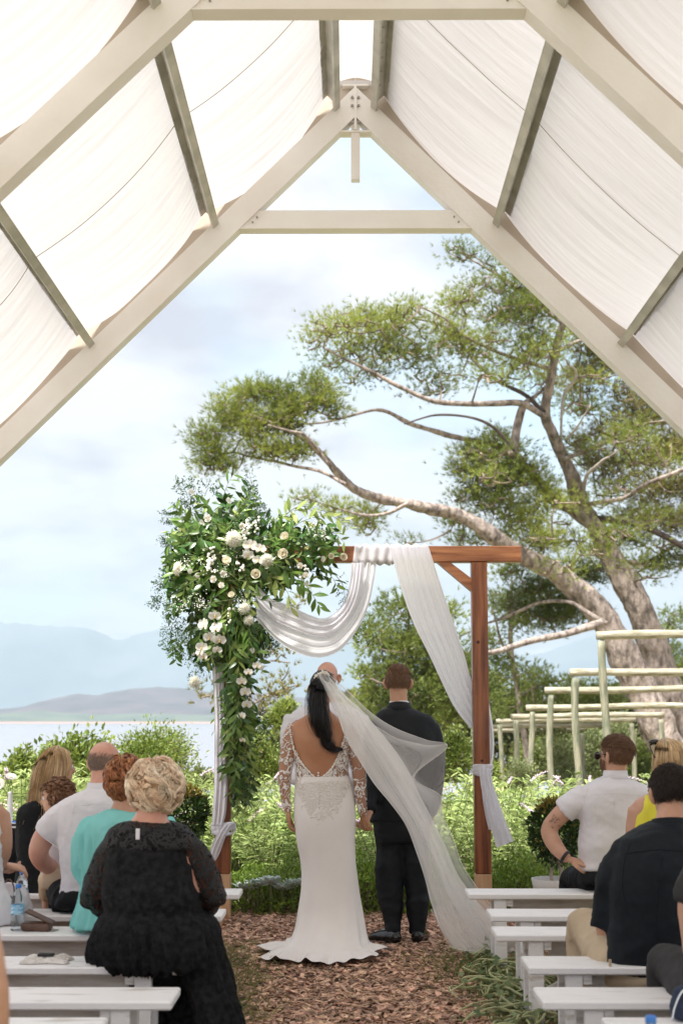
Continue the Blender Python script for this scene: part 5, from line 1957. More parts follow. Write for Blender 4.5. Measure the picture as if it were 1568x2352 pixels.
def lace_mat(name, thread, under, scale=26, opac=0.25, thr=0.5, w=0.08):
    """embroidered tulle: opaque scrolls on see-through net"""
    m = bpy.data.materials.new(name)
    m.use_nodes = True
    t = m.node_tree
    n, L = t.nodes.new, t.links.new
    p = t.nodes['Principled BSDF']
    p.inputs['Base Color'].default_value = (*thread, 1)
    p.inputs['Roughness'].default_value = 0.7
    o = t.nodes['Material Output']
    co = n('ShaderNodeTexCoord')
    nz = n('ShaderNodeTexNoise')
    nz.inputs['Scale'].default_value = scale
    nz.inputs['Detail'].default_value = 1.5
    nz.inputs['Distortion'].default_value = 1.2
    L(co.outputs['Object'], nz.inputs['Vector'])
    a = n('ShaderNodeMath')
    a.operation = 'SUBTRACT'
    a.inputs[1].default_value = thr
    L(nz.outputs['Fac'], a.inputs[0])
    b_ = n('ShaderNodeMath')
    b_.operation = 'ABSOLUTE'
    L(a.outputs[0], b_.inputs[0])
    mr = n('ShaderNodeMapRange')
    mr.inputs['From Min'].default_value = w * 0.45
    mr.inputs['From Max'].default_value = w
    mr.inputs['To Min'].default_value = 1.0
    mr.inputs['To Max'].default_value = opac
    L(b_.outputs[0], mr.inputs['Value'])
    bp = n('ShaderNodeBump')
    bp.inputs['Distance'].default_value = 0.004
    bp.inputs['Strength'].default_value = 0.8
    L(mr.outputs[0], bp.inputs['Height'])
    L(bp.outputs[0], p.inputs['Normal'])
    tr = n('ShaderNodeBsdfTransparent')
    tr.inputs['Color'].default_value = (*under, 1)
    mx = n('ShaderNodeMixShader')
    L(mr.outputs[0], mx.inputs[0])
    L(tr.outputs[0], mx.inputs[1])
    L(p.outputs[0], mx.inputs[2])
    L(mx.outputs[0], o.inputs['Surface'])
    return m


M['gown'] = mat('ivory_crepe', (0.80, 0.75, 0.72), (0.84, 0.80, 0.77), 4, 0.55, 0.12, 30, sheen=0.1)
M['lace_white'] = lace_mat('ivory_lace', (0.84, 0.79, 0.74), (0.97, 0.93, 0.90), 34, 0.12, 0.5, 0.10)
M['lace_sleeve'] = lace_mat('ivory_sleeve_lace', (0.84, 0.79, 0.74), (0.97, 0.92, 0.88), 20, 0.10, 0.5, 0.060)
M['bead'] = mat('pearl_bead', (0.85, 0.80, 0.74), rough=0.25, coat=0.3)
VP = [(655, 1640), (668, 1672), (674, 1712), (690, 1745), (707, 1768), (731, 1789), (756, 1770), (770, 1748), (784, 1712), (793, 1672), (812, 1640)]
mb = MB()
b.torso([(734, 1652, 0.0, 50, 0.088), (733, 1664, -0.005, 64, 0.10), (735, 1700, -0.01, 65, 0.115), (738, 1745, 0.0, 60, 0.105), (740, 1785, 0.01, 60, 0.105), (743, 1815, 0.0, 64, 0.115)], mb, grow=0.004)
b.cloth('lace_bodice', mb, M['lace_white'], 0.010, 4, 0.001, 12, 2, cut=lambda C: ~((C[:, 1] < 9.17) & inside(to_px(C), VP)))
for arm, ln in ((bL, 'left'), (bR, 'right')):
    mb = MB()
    b.limb(arm, mb, grow=0.006, n=30)
    b.cloth('lace_sleeve', mb, M['lace_sleeve'], 0.008, 3, 0.002, 14, 4)
# beaded edge of the open back, and pearl buttons
mb = MB()
E = spline(np.array([(666, 1668), (674, 1712), (690, 1745), (707, 1768), (731, 1789), (756, 1770), (770, 1748), (784, 1712), (793, 1670)], float), 74)
E2 = spline(np.array([(696, 1764), (712, 1782), (731, 1796), (750, 1783), (768, 1770), (778, 1740), (790, 1722)], float), 40)
for EE, rr in ((E, 0.0062), (E2, 0.0045)):
    for i, q in enumerate(EE):
        p, nn = hit(b.bvh, *q, 0.010)
        if p is not None:
            mb.add(*ell(p, rr * (1 + 0.25 * ((i % 3) - 1)), 7, 5))
tag(obj('bead_trim', mb, M['bead'], b.t, smooth=True), kind='stuff')
for k in range(5):
    p, nn = hit(b.bvh, 731, 1775 + k * 6.2, 0.012)
    obj('pearl_button', MB().add(*ell(p, 0.0065, 8, 6)), M['bead'], b.t, smooth=True)

# gown skirt: a close sheath that flares into a short train
RG = [(741, 1783, 60, .108, 0), (743, 1808, 65, .118, 0), (745, 1845, 69, .132, 0), (746, 1880, 70, .140, 0), (748, 1930, 65, .135, 0), (753, 1975, 62, .13, 0), (757, 2020, 64, .13, 0),
      (758, 2060, 67, .14, -.01), (758, 2100, 73, .16, -.03), (757, 2135, 80, .20, -.07), (753, 2158, 90, .26, -.13), (747, 2174, 108, .34, -.20), (742, 2186, 130, .42, -.28)]


def gown(U, Vv):
    k = U[:, 0] * (len(RG) - 1)
    A = []
    for x, y, rx, ry, dy in RG:
        c = at(x, y, 9.15)
        A.append([c[0], 9.15 + dy, c[2], px(rx, 9.15), ry])
    A = np.array(A)
    A[-1, 2] = 0.060
    A[-2, 2] = 0.085
    S = spline(A, U.shape[0])
    S[:, 2] = np.maximum(S[:, 2], 0.058)
    th = Vv * 2 * math.pi
    u = U
    fold = ss(0.45, 1.0, u) * (0.055 * np.sin(th * 7 + 2.0 * np.sin(u * 3)) + 0.035 * np.sin(th * 13 + 1.3 + u * 4)) + ss(0.86, 1.0, u) * (0.035 * np.sin(th * 11 + 0.6) + 0.05 * np.sin(th * 5 + 2.1 * np.sin(th * 2)))
    fold += 0.012 * np.sin(u * 22 + th * 2) * ss(0.1, 0.3, u) * (1 - ss(0.5, 0.8, u))
    X = S[:, None, 0] + np.cos(th) * S[:, None, 3] * (1 + fold)
    Yy = S[:, None, 1] + np.sin(th) * S[:, None, 4] * (1 + fold)
    Z = S[:, None, 2] + ss(0.82, 1.0, u) * 0.020 * (1 + np.sin(th * 8 + 2.0 + 1.5 * np.sin(th * 3)) * 0.7 + 0.3 * np.sin(th * 23))
    return np.stack([X, Yy, Z], -1)


P_, Q_ = grid(90, 241, gown)
obj('gown_skirt', MB().add(P_, Q_), M['gown'], b.t, smooth=True)
# raised lace appliqué over the hips
P3 = P_.reshape(90, 241, 3)
sb = BVHTree.FromPolygons([tuple(v) for v in P_], [tuple(int(i) for i in q) for q in Q_])
gg = np.random.default_rng(12)
mb = MB()
for i in range(620):
    y = 1795 + 100 * gg.beta(1.0, 2.1)
    wv = 62 * (1 - (y - 1795) / 118) ** 0.8 + 4
    x = 740 + gg.uniform(-1, 1) * wv
    if 1845 < y and gg.uniform() < 0.5:
        x = 734 + gg.normal() * 9 + (gg.integers(0, 2) * 2 - 1) * max(0, 26 - abs(y - 1850) * 0.6)
    p, nn = hit(sb, x, y, 0.0015)
    if p is None:
        continue
    a = gg.uniform(0, 6.28)
    s1 = unit(np.cross(nn, np.array((math.cos(a), 0, math.sin(a)))))
    L_ = gg.uniform(0.006, 0.016)
    mb.add(*tube([p - s1 * L_, p + nn * 0.002, p + s1 * L_ + np.cross(nn, s1) * L_ * 0.4], [0.001, 0.0032, 0.001], 4))
tag(obj('lace_applique', mb, M['bead'], b.t), kind='stuff')
obj('back_seam', MB().add(*tube([hit(sb, 731 + k * 0.35, 1796 + k * 8, 0.001)[0] for k in range(9)], 0.0014, 4)), M['cord'], b.t)

# ponytail, head piece, earring
hm = lambda U: (U[:, 1] < 0.42 + 0.6 * np.clip(U[:, 2], 0, 1)) & (U[:, 2] > -0.62) | (U[:, 2] > 0.7)
Rb = np.array((0.082, 0.104, 0.095)) * 0.97
V_, Fo = cap(b.c, b.B, Rb * 0.99, hm, 0.01, 1, offc=(0, -0.008, 0.03))
obj('hair_cap', MB().add(V_, Fo), M['hair_black'], b.t, smooth=True)
tie = np.array((-0.12, -0.95, 0.20))
S = comb(b.c, b.B, Rb, 3000, hm, lambda U: unit(tie - U), 0.13, 9, 0, 1, (1.0, 1.05), 3, 0.05, offc=(0, -0.008, 0.03))
strands('swept_hair', S, M['hair_black'], b.t, 0.0016, 0.0012)
pp = [b.p(735, 1571, -0.085), b.p(729, 1585, -0.12), b.p(729, 1612, -0.13), b.p(733, 1645, -0.14), b.p(741, 1675, -0.14), b.p(748, 1692, -0.14), b.p(747, 1704, -0.14), b.p(757, 1713, -0.13), b.p(768, 1722, -0.13), b.p(787, 1721, -0.13)]
pr = [px(v, 9.15) for v in (12, 17, 20, 20, 17, 12, 9, 10, 6, 2)]
strands('ponytail', lock(pp, pr, 1500, 34, 5, tw=1.4, fly=0.05), M['hair_black'], b.t, 0.0022, 0.0010)
strands('flyaways', lock(pp, [v * 1.35 for v in pr], 160, 34, 8, tw=2.4, fly=0.3), M['hair_black'], b.t, 0.0011, 0.0005)
obj('ponytail_core', MB().add(*tube(spline(np.concatenate([np.array(pp), np.array(pr)[:, None] * 0.8], 1), 30)[:, :3], spline(np.array(pr)[:, None] * 0.8, 30)[:, 0], 12)), M['hair_black'], b.t, smooth=True)
ring = [b.p(713.5, 1605, -0.0) + np.array((math.cos(a) * 0.010, 0, math.sin(a) * 0.022)) for a in np.linspace(0, 6.28, 16)]
obj('earring', MB().add(*tube(ring, 0.0014, 5)), M['bolt'], b.t)
mb = MB()
for k in range(46):
    u = k / 45
    x, y = 722 + 34 * u, 1556 - 12 * math.sin(u * 2.6) + gg.normal() * 1.6
    q = b.p(x, y, -0.085 + 0.03 * abs(u - 0.4))
    mb.add(*ell(q, gg.uniform(0.0035, 0.0065), 6, 4))
tag(obj('jewelled_comb', mb, M['bead'], b.t, smooth=True), kind='stuff')

# ------------------------------------------------------------------ veil
M['veil'] = sheer('white_tulle', (0.95, 0.92, 0.90), 0.24, 0.30)
M['veil_dense'] = sheer('gathered_tulle', (0.95, 0.94, 0.93), 0.62, 0.30)
veil = thing('bridal_veil', 'long sheer white tulle veil blowing from the bride\'s hair to the ground on the right', 'veil', (0.5, 9.01, 0))
LE = [(724, 1548), (745, 1585), (772, 1640), (792, 1695), (822, 1745), (858, 1800), (896, 1845), (932, 1895), (958, 1960), (978, 2020), (993, 2075), (1020, 2140), (1060, 2186)]
RE = [(752, 1548), (793, 1597), (826, 1626), (862, 1668), (905, 1722), (940, 1778), (962, 1826), (990, 1880), (1022, 1945), (1050, 2010), (1090, 2065), (1135, 2120), (1168, 2192)]
WE = [(756, 1550), (800, 1588), (850, 1636), (905, 1672), (975, 1700), (1023, 1717), (950, 1785), (1008, 1828), (1014, 1868), (1040, 1930), (1062, 1990), (1110, 2060), (1150, 2110), (1178, 2188)]


def sheet(LE, RE, nu, nv, dl, dr, amp, freq, seed, gx=0.0):
    L_ = spline(np.array(LE, float), nu)
    R_ = spline(np.array(RE, float), nu)
    dl = np.interp(np.linspace(0, 1, nu), np.linspace(0, 1, len(dl)), dl)
    dr = np.interp(np.linspace(0, 1, nu), np.linspace(0, 1, len(dr)), dr)
    P = np.zeros((nu, nv, 3))
    v = np.linspace(0, 1, nv)
    for i in range(nu):
        u = i / (nu - 1)
        vv = v + gx * np.sin(v * freq * 6.28 + 4 * u + seed) / freq / 6.28
        wdt = np.hypot(*(R_[i] - L_[i])) / 60
        Yd = dl[i] * (1 - vv) + dr[i] * vv + amp * min(1.3, 0.25 + wdt * 0.4) * (np.sin(v * freq * 6.28 + 3.0 * math.sin(u * 2.5) + seed) + 0.25 * np.sin(v * freq * 11 + 5 * u))
        for j in range(nv):
            x, y = L_[i] * (1 - vv[j]) + R_[i] * vv[j]
            P[i, j] = at(x, y, Yd[j])
    P[..., 2] = np.maximum(P[..., 2], 0.045)
    k = np.arange(nu - 1)[:, None] * nv
    j = np.arange(nv - 1)[None]
    return P, np.stack([k + j, k + nv + j, k + nv + j + 1, k + j + 1], -1).reshape(-1, 4)


D0 = [9.08, 9.01, 8.97, 8.96, 8.95, 8.93, 8.91, 8.89, 8.85, 8.81]
P1_, Q1_ = sheet(LE, RE, 110, 60, D0, [d + 0.02 for d in D0], 0.013, 1.7, 1.0, 0.3)
obj('gathered_layer', MB().add(P1_.reshape(-1, 3), Q1_), M['veil_dense'], veil, smooth=True)
ME = [(738, 1548), (765, 1590), (800, 1640), (830, 1690), (868, 1745), (905, 1800), (935, 1850), (965, 1905), (995, 1965), (1020, 2030), (1052, 2090), (1095, 2140), (1130, 2188)]
P2_, Q2_ = sheet(ME, WE, 120, 70, [d + 0.05 for d in D0], [9.11, 9.11, 9.13, 9.15, 9.18, 9.15, 9.11, 9.07, 9.01, 8.93], 0.018, 1.6, 2.0, 0.3)
obj('blowing_layer', MB().add(P2_.reshape(-1, 3), Q2_), M['veil'], veil, smooth=True)
P3_, Q3_ = sheet([(x + 4, y) for x, y in LE], [(a * 0.4 + c * 0.6, q * 0.4 + d_ * 0.6) for (a, q), (c, d_) in zip(ME, RE)], 110, 50, [d - 0.07 for d in D0], [d - 0.05 for d in D0], 0.012, 1.3, 4.0, 0.35)
obj('front_layer', MB().add(P3_.reshape(-1, 3), Q3_), M['veil'], veil, smooth=True)
# the sail of tulle that stands off over the groom's back, and the tail on the ground
AA = [(830, 1650), (868, 1668), (905, 1690), (940, 1702), (985, 1716), (1024, 1716)]
BB = [(900, 1760), (940, 1800), (960, 1830), (985, 1870), (1000, 1900), (1016, 1860)]
P4_, Q4_ = sheet(AA, BB, 50, 40, [9.15, 9.18, 9.21, 9.24, 9.26, 9.26], [9.11, 9.15, 9.18, 9.21, 9.23, 9.27], 0.014, 1.6, 0.4, 0.4)
obj('sail_layer', MB().add(P4_.reshape(-1, 3), Q4_), M['veil'], veil, smooth=True)
TL = [(985, 2090), (1010, 2140), (1040, 2178), (1075, 2186)]
TR = [(1085, 2060), (1125, 2110), (1165, 2150), (1190, 2190)]
P5_, Q5_ = sheet(TL, TR, 40, 50, [8.84, 8.81, 8.76, 8.74], [8.96, 8.93, 8.89, 8.86], 0.03, 2.8, 0.9, 0.6)
obj('tail_layer', MB().add(P5_.reshape(-1, 3), Q5_), M['veil'], veil, smooth=True)
for nm, C_ in (('edge', P2_[:, -1]), ('edge', P4_[0:, 0]), ('edge', P1_[:, 0])):
    obj(nm, MB().add(*tube(C_, 0.0016, 4)), M['veil_dense'], veil)

# ------------------------------------------------------------------ officiant
o_ = Person('bald officiant in a white shirt facing us, mostly hidden behind the bride', 750, 10.2, 'skin_pink')
o_.head(751, 1560, 0, face=180, nod=-4, size=1.05, neck=(751, 1612, 0, 0.058))
o_.torso([(751, 1610, 0, 22, 0.06), (751, 1625, 0, 50, 0.09), (751, 1645, 0, 76, 0.12), (751, 1700, 0, 70, 0.13), (752, 1780, 0, 60, 0.125), (752, 1850, 0, 58, 0.12), (752, 1900, 0, 56, 0.12)], grow=-0.01)
oa = [(678, 1645, 0, 20), (668, 1700, 0, 19), (668, 1770, -0.02, 16), (700, 1790, -0.15, 13), (735, 1790, -0.2, 9)]
ob = [(822, 1645, 0, 20), (828, 1700, 0, 19), (826, 1770, -0.02, 16), (800, 1790, -0.15, 13), (765, 1790, -0.2, 9)]
for a in (oa, ob):
    o_.limb(a)
o_.limb([(728, 1890, 0, 30), (725, 1980, 0, 26), (724, 2070, 0, 20), (724, 2140, 0, 13)])
o_.limb([(776, 1890, 0, 30), (780, 1980, 0, 26), (782, 2070, 0, 20), (782, 2140, 0, 13)])
add_hand(o_.raw, o_.p(735, 1790, -0.2), (1, -0.3, 0), (0, 0, 1), 1.0, 0.5)
add_hand(o_.raw, o_.p(765, 1790, -0.2), (-1, -0.3, 0), (0, 0, 1), 1.0, 0.5)
o_.finish()
eyes(o_.t, o_.c, o_.B, 1.05)
mb = MB()
o_.torso([(751, 1612, 0, 26, 0.068), (751, 1625, 0, 56, 0.10), (751, 1643, 0, 80, 0.13), (751, 1700, 0, 76, 0.145), (752, 1780, 0, 68, 0.14), (752, 1830, 0, 64, 0.135)], mb)
o_.limb(oa, mb, grow=0.014, upto=0.9)
o_.limb(ob, mb, grow=0.014, upto=0.9)
o_.cloth('shirt', mb, M['white_cotton'], amp=0.0102, sc=6, seed=7)
mb = MB()
o_.torso([(752, 1826, 0, 63, 0.13), (752, 1860, 0, 64, 0.135), (752, 1900, 0, 62, 0.13)], mb)
o_.limb([(728, 1890, 0, 34), (725, 1980, 0, 30), (724, 2070, 0, 24), (724, 2140, 0, 19)], mb)
o_.limb([(776, 1890, 0, 34), (780, 1980, 0, 30), (782, 2070, 0, 24), (782, 2140, 0, 19)], mb)
o_.cloth('trousers', mb, M['suit'], amp=0.0102, sc=5, seed=8)
for x in (724, 782):
    q = o_.p(x, 2140, 0)
    shoe(o_, (q[0], 10.22, 0.03), (q[0], 9.98, 0.03))

# ------------------------------------------------------------------ man in sunglasses (right, row 1)
SB = 0.46


def seated(P, hips, thigh, kneeY, shin, m=None, r=(26, 22, 17), mb=None, grow=0.0):
    pass


m7 = Person('man in sunglasses and a white short-sleeved shirt, tattooed arm on his hip', 1405, 8.62, 'skin')
m7.head(1413, 1741, 0.0, face=-42, nod=2, size=1.03, neck=(1412, 1785, 0.0, 0.060))
m7.torso([(1412, 1784, 0, 24, 0.06), (1412, 1796, 0, 46, 0.085), (1411, 1815, 0, 74, 0.12), (1408, 1870, 0.0, 72, 0.13), (1404, 1940, 0.0, 66, 0.12), (1400, 1995, 0.0, 64, 0.13), (1398, 2025, 0.0, 66, 0.13)], grow=-0.01)
wl = [(1345, 1822, 0, 23), (1318, 1846, 0.0, 23), (1283, 1875, 0.02, 21), (1260, 1906, 0.03, 19), (1270, 1935, 0.0, 19), (1290, 1962, -0.04, 15), (1306, 1974, -0.06, 11)]
wr = [(1478, 1824, 0, 23), (1498, 1870, 0.0, 23), (1506, 1920, 0.05, 20), (1490, 1960, 0.15, 17), (1465, 1980, 0.25, 11)]
m7.limb(wl, n=40)
m7.limb(wr)
add_hand(m7.raw, m7.p(1306, 1974, -0.06), (1, 0.1, -0.28), (0.3, 0.4, -1), 1.0, 0.35, thumb=-1)
add_hand(m7.raw, m7.p(1465, 1980, 0.25), (-0.6, 1, -0.2), (0, 0, -1), 1.0, 0.3)
tl = [(1370, 2020, 0, 30), (1330, 2022, 0.16, 30), (1305, 2024, 0.40, 25)]
for x0, x1 in ((1372, 1318), (1430, 1470)):
    kn = m7.p(x1, 2020, 0.42)
    hp = m7.p(x0, 2022, 0.02)
    ft = np.array((kn[0], kn[1] + 0.05, 0.10))
    S = spline(np.array([[*hp, .085], [*((hp + kn) / 2), .08], [*kn, .062], [*((kn + ft) / 2), .055], [*ft, .04]]), 26)
    m7.mb.add(*tube(S[:, :3], S[:, 3] - 0.01, 14))
m7.finish()
mb = MB()
m7.torso([(1412, 1786, 0, 29, 0.07), (1412, 1797, 0, 52, 0.095), (1411, 1815, 0, 79, 0.13), (1408, 1870, 0.0, 78, 0.145), (1404, 1940, 0.0, 73, 0.135), (1400, 1998, 0.0, 71, 0.14)], mb)
m7.limb([(1348, 1822, 0, 27), (1318, 1846, 0.0, 28), (1293, 1866, 0.015, 29)], mb, n=14)
m7.limb([(1478, 1824, 0, 27), (1496, 1862, 0.0, 29), (1502, 1890, 0.02, 29)], mb, n=14)
m7.cloth('shirt', mb, M['white_cotton'], amp=0.0127, sc=5.5, seed=11, aniso=(0.7, 1, 1.5), smooth=4)
for q_ in ([(1352, 1826), (1410, 1822), (1474, 1828)], [(1350, 1806), (1341, 1840), (1338, 1880), (1344, 1900)], [(1472, 1808), (1482, 1840), (1484, 1880)], [(1279, 1842), (1296, 1862), (1310, 1890)], [(1411, 1823), (1409, 1900), (1405, 1985)]):
    seam(m7, q_, M['white_cotton'])
c_ = m7.p(1412, 1776, 0)
obj('collar', MB().add(*tube([c_ + (0, 0, -0.035), c_ + (0, 0, -0.01), c_ + (0, 0.0, 0.018)], [(0.082, 0.080), (0.074, 0.074), (0.069, 0.070)], 22, side=(1, 0, 0))), M['white_cotton'], m7.t, smooth=True)
mb = MB()
m7.torso([(1400, 1990, 0.0, 66, 0.135), (1398, 2015, 0.0, 72, 0.15), (1398, 2030, 0.0, 72, 0.14)], mb)
for x0, x1 in ((1372, 1310), (1430, 1470)):
    kn = m7.p(x1, 2022, 0.42)
    hp = m7.p(x0, 2022, 0.0)
    ft = np.array((kn[0], kn[1] + 0.05, 0.10))
    S = spline(np.array([[*hp, .095], [*((hp + kn) / 2), .088], [*kn, .07], [*((kn + ft) / 2), .065], [*ft, .055]]), 26)
    mb.add(*tube(S[:, :3], S[:, 3], 14))
m7.cloth('trousers', mb, M['black_cloth'], amp=0.0102, sc=6, seed=12)
for x1 in (1318, 1470):
    kn = m7.p(x1, 2020, 0.42)
    shoe(m7, (kn[0], kn[1] + 0.02, 0.03), (kn[0], kn[1] + 0.26, 0.03))
short_hair(m7, M['hair_light_brown'], length=0.02, n=3600, seed=6, low=-0.6, r=0.0013, mcap=mat('faded_brown_hair', (0.22, 0.125, 0.08), (0.30, 0.18, 0.125), 30, 0.8, 0.5, 200), lift=(1.0, 1.05))
S = comb(m7.c, m7.B, np.array((0.082, 0.104, 0.098)) * 1.03, 2600, lambda U: U[:, 2] > 0.35, lambda U: np.stack([0.5 + 0 * U[:, 0], -0.9 + 0 * U[:, 0], 0.2 + 0 * U[:, 0]], -1), 0.075, 7, 0.003, 0.7, (1.0, 1.16), 9, 0.25, offc=(0, -0.008, 0.03))
strands('top_hair', S, M['hair_light_brown'], m7.t, 0.0016, 0.0008)
W_ = lambda x, y, z: m7.c + m7.B @ (np.array((x, y, z)) * 1.03)
sg = obj('sunglasses', MB().add(*tube([W_(-0.078, -0.005, 0.020), W_(-0.080, 0.05, 0.022), W_(-0.070, 0.092, 0.020), W_(0, 0.108, 0.022), W_(0.070, 0.092, 0.020), W_(0.080, 0.05, 0.022), W_(0.078, -0.005, 0.020)], 0.0028, 6, side=(0, 0, 1))), M['lens'], m7.t)
for sx in (-1, 1):
    Bm = np.eye(4)
    Bm[:3, :3] = m7.B
    obj('lens', MB().add(*ell(W_(sx * 0.036, 0.104, 0.008), (0.031, 0.006, 0.024), 14, 8, Bm)), M['lens'], sg, smooth=True)
# beard shadow, bracelet, tattoo
S = comb(m7.c, m7.B, np.array((0.064, 0.070, 0.085)) * 1.03, 1400, lambda U: (U[:, 2] < 0.25) & (U[:, 1] > 0.05) & (np.abs(U[:, 0]) > 0.15 + 0 * U[:, 2]), lambda U: np.stack([0 * U[:, 0], 0 * U[:, 0], -1 + 0 * U[:, 0]], -1), 0.012, 4, 0, 1, (0.98, 1.06), 4, 0.3, offc=(0, 0.028, -0.03))
strands('beard', S, M['hair_light_brown'], m7.t, 0.0013, 0.0008)
wpt = m7.p(1297, 1968, -0.05)
dd = unit(m7.p(1306, 1974, -0.06) - m7.p(1288, 1960, -0.04))
a1 = unit(np.cross(dd, (0, 1, 0)))
a2 = np.cross(dd, a1)
ring = [wpt + (a1 * math.cos(a) + a2 * math.sin(a)) * 0.036 for a in np.linspace(0, 6.28, 20)]
obj('watch_strap', MB().add(*tube(ring, [(0.010, 0.003)] * 20, 6, side=dd)), M['belt'], m7.t)
M['tattoo'] = mat('tattoo_ink', (0.17, 0.10, 0.085), rough=0.6)
mb = MB()
for k in range(16):
    x, y = 1271 + gg.normal() * 6, 1884 + gg.normal() * 9
    pts = []
    for q in range(5):
        p, nn = hit(m7.bvh, x, y, 0.0006)
        if p is None:
            break
        pts.append(p)
        x += 2.2 * math.sin(k + q)
        y += 2.0 * math.cos(k * 1.7 + q)
    if len(pts) == 5:
        mb.add(*tube(pts, 0.0016, 4))
tag(obj('tattoo', mb, M['tattoo'], m7.t), kind='stuff')

# ------------------------------------------------------------------ woman in yellow (right)
m8 = Person('blonde woman in a yellow top with sunglasses pushed up on her head, right edge', 1525, 7.85, 'skin')
m8.head(1532, 1758, 0.0, face=-15, size=0.98, neck=(1530, 1812, 0, 0.05))
m8.torso([(1528, 1812, 0, 22, 0.05), (1526, 1826, 0, 44, 0.075), (1524, 1846, 0, 70, 0.10), (1522, 1900, 0, 66, 0.11), (1520, 1970, 0, 58, 0.10), (1520, 2040, 0, 68, 0.12), (1520, 2080, 0, 72, 0.13)])
m8.limb([(1462, 1856, 0, 21), (1456, 1900, 0.02, 20), (1452, 1960, 0.04, 17), (1470, 2000, 0.15, 14), (1490, 2010, 0.28, 9)])
m8.limb([(1584, 1856, 0, 21), (1592, 1900, 0.02, 20), (1596, 1960, 0.04, 17), (1580, 2000, 0.15, 14), (1550, 2010, 0.28, 9)])
add_hand(m8.raw, m8.p(1490, 2010, 0.28), (0.6, 1, -0.2), (0, 0, -1), 0.9, 0.4)
add_hand(m8.raw, m8.p(1550, 2010, 0.28), (-0.6, 1, -0.2), (0, 0, -1), 0.9, 0.4)


def sit_legs(P, hx, hy, ky_off, xs, mbx, r, foot=0.05, kneez=None):
    for x0, x1 in xs:
        hp = P.p(x0, hy, 0.0)
        kn = P.p(x1, hy, 0) + np.array((0, ky_off, 0.0))
        kn[2] = kneez if kneez is not None else hp[2] + 0.02
        ft = np.array((kn[0], kn[1] + foot, 0.09))
        S = spline(np.array([[*hp, r[0]], [*((hp + kn) / 2), r[1]], [*kn, r[2]], [*((kn + ft) / 2), r[3]], [*ft, r[4]]]), 26)
        mbx.add(*tube(S[:, :3], S[:, 3], 14))


sit_legs(m8, 0, 2085, 0.42, ((1495, 1490), (1550, 1556)), m8.mb, (.075, .07, .055, .05, .035), kneez=0.50)
m8.finish()
mb = MB()
m8.torso([(1524, 1848, 0, 60, 0.105), (1522, 1870, 0, 66, 0.118), (1522, 1900, 0, 68, 0.12), (1520, 1970, 0, 61, 0.11), (1520, 2040, 0, 72, 0.13), (1520, 2085, 0, 78, 0.14)], mb, grow=0.004)
for x in (1486, 1560):
    mb.add(*tube([m8.p(x, 1880, -0.09), m8.p(x, 1850, -0.095), m8.p(x, 1832, -0.03), m8.p(x, 1840, 0.08)], 0.022, 8))
sit_legs(m8, 0, 2085, 0.42, ((1495, 1490), (1550, 1556)), mb, (.09, .085, .07, .06, .05), kneez=0.50)
m8.cloth('yellow_dress', mb, M['yellow'], amp=0.0068, seed=14)
hc = m8.c
Rm = np.array((0.086, 0.108, 0.100)) * 0.98
hm8 = lambda U: (U[:, 1] < 0.45 + 0.5 * np.clip(U[:, 2], 0, 1)) & (U[:, 2] > -0.8) | (U[:, 2] > 0.75)
V_, Fo = cap(hc, m8.B, Rm * 0.99, hm8, 0.02, 2, offc=(0, -0.008, 0.03))
obj('hair_cap', MB().add(V_, Fo), M['blonde_scalp'], m8.t, smooth=True)
guides = []
for a in np.linspace(-75, 75, 9):
    s_, c2 = math.sin(R(a)), math.cos(R(a))
    q = [hc + m8.B @ np.array(v) for v in ((s_ * 0.02, 0.02, 0.135), (s_ * 0.075, -0.02 - c2 * 0.05, 0.11), (s_ * 0.098, -c2 * 0.105, 0.03), (s_ * 0.102, -c2 * 0.115, -0.06), (s_ * 0.105, -c2 * 0.11 - 0.01, -0.16), (s_ * 0.10, -c2 * 0.10 - 0.03, -0.24))]
    guides.append(q)
strands('hair', bundle(guides, 2600, 14, 0.006, 0.004, 1.3, 4), M['hair_blonde'], m8.t, 0.0018, 0.0009)
W_ = lambda x, y, z: m8.c + m8.B @ (np.array((x, y, z)) * 0.98)
sg = obj('sunglasses', MB().add(*tube([W_(-0.102, -0.05, 0.045), W_(-0.098, 0.00, 0.085), W_(-0.085, 0.04, 0.110), W_(0, 0.06, 0.135), W_(0.085, 0.04, 0.110), W_(0.098, 0.0, 0.085), W_(0.102, -0.05, 0.045)], 0.004, 6, side=(0, 0, 1))), M['lens'], m8.t)
for sx in (-1, 1):
    Bm = np.eye(4)
    Bm[:3, :3] = m8.B
    obj('lens', MB().add(*ell(W_(sx * 0.052, 0.045, 0.128), (0.034, 0.022, 0.016), 14, 8, Bm)), M['lens'], sg, smooth=True)

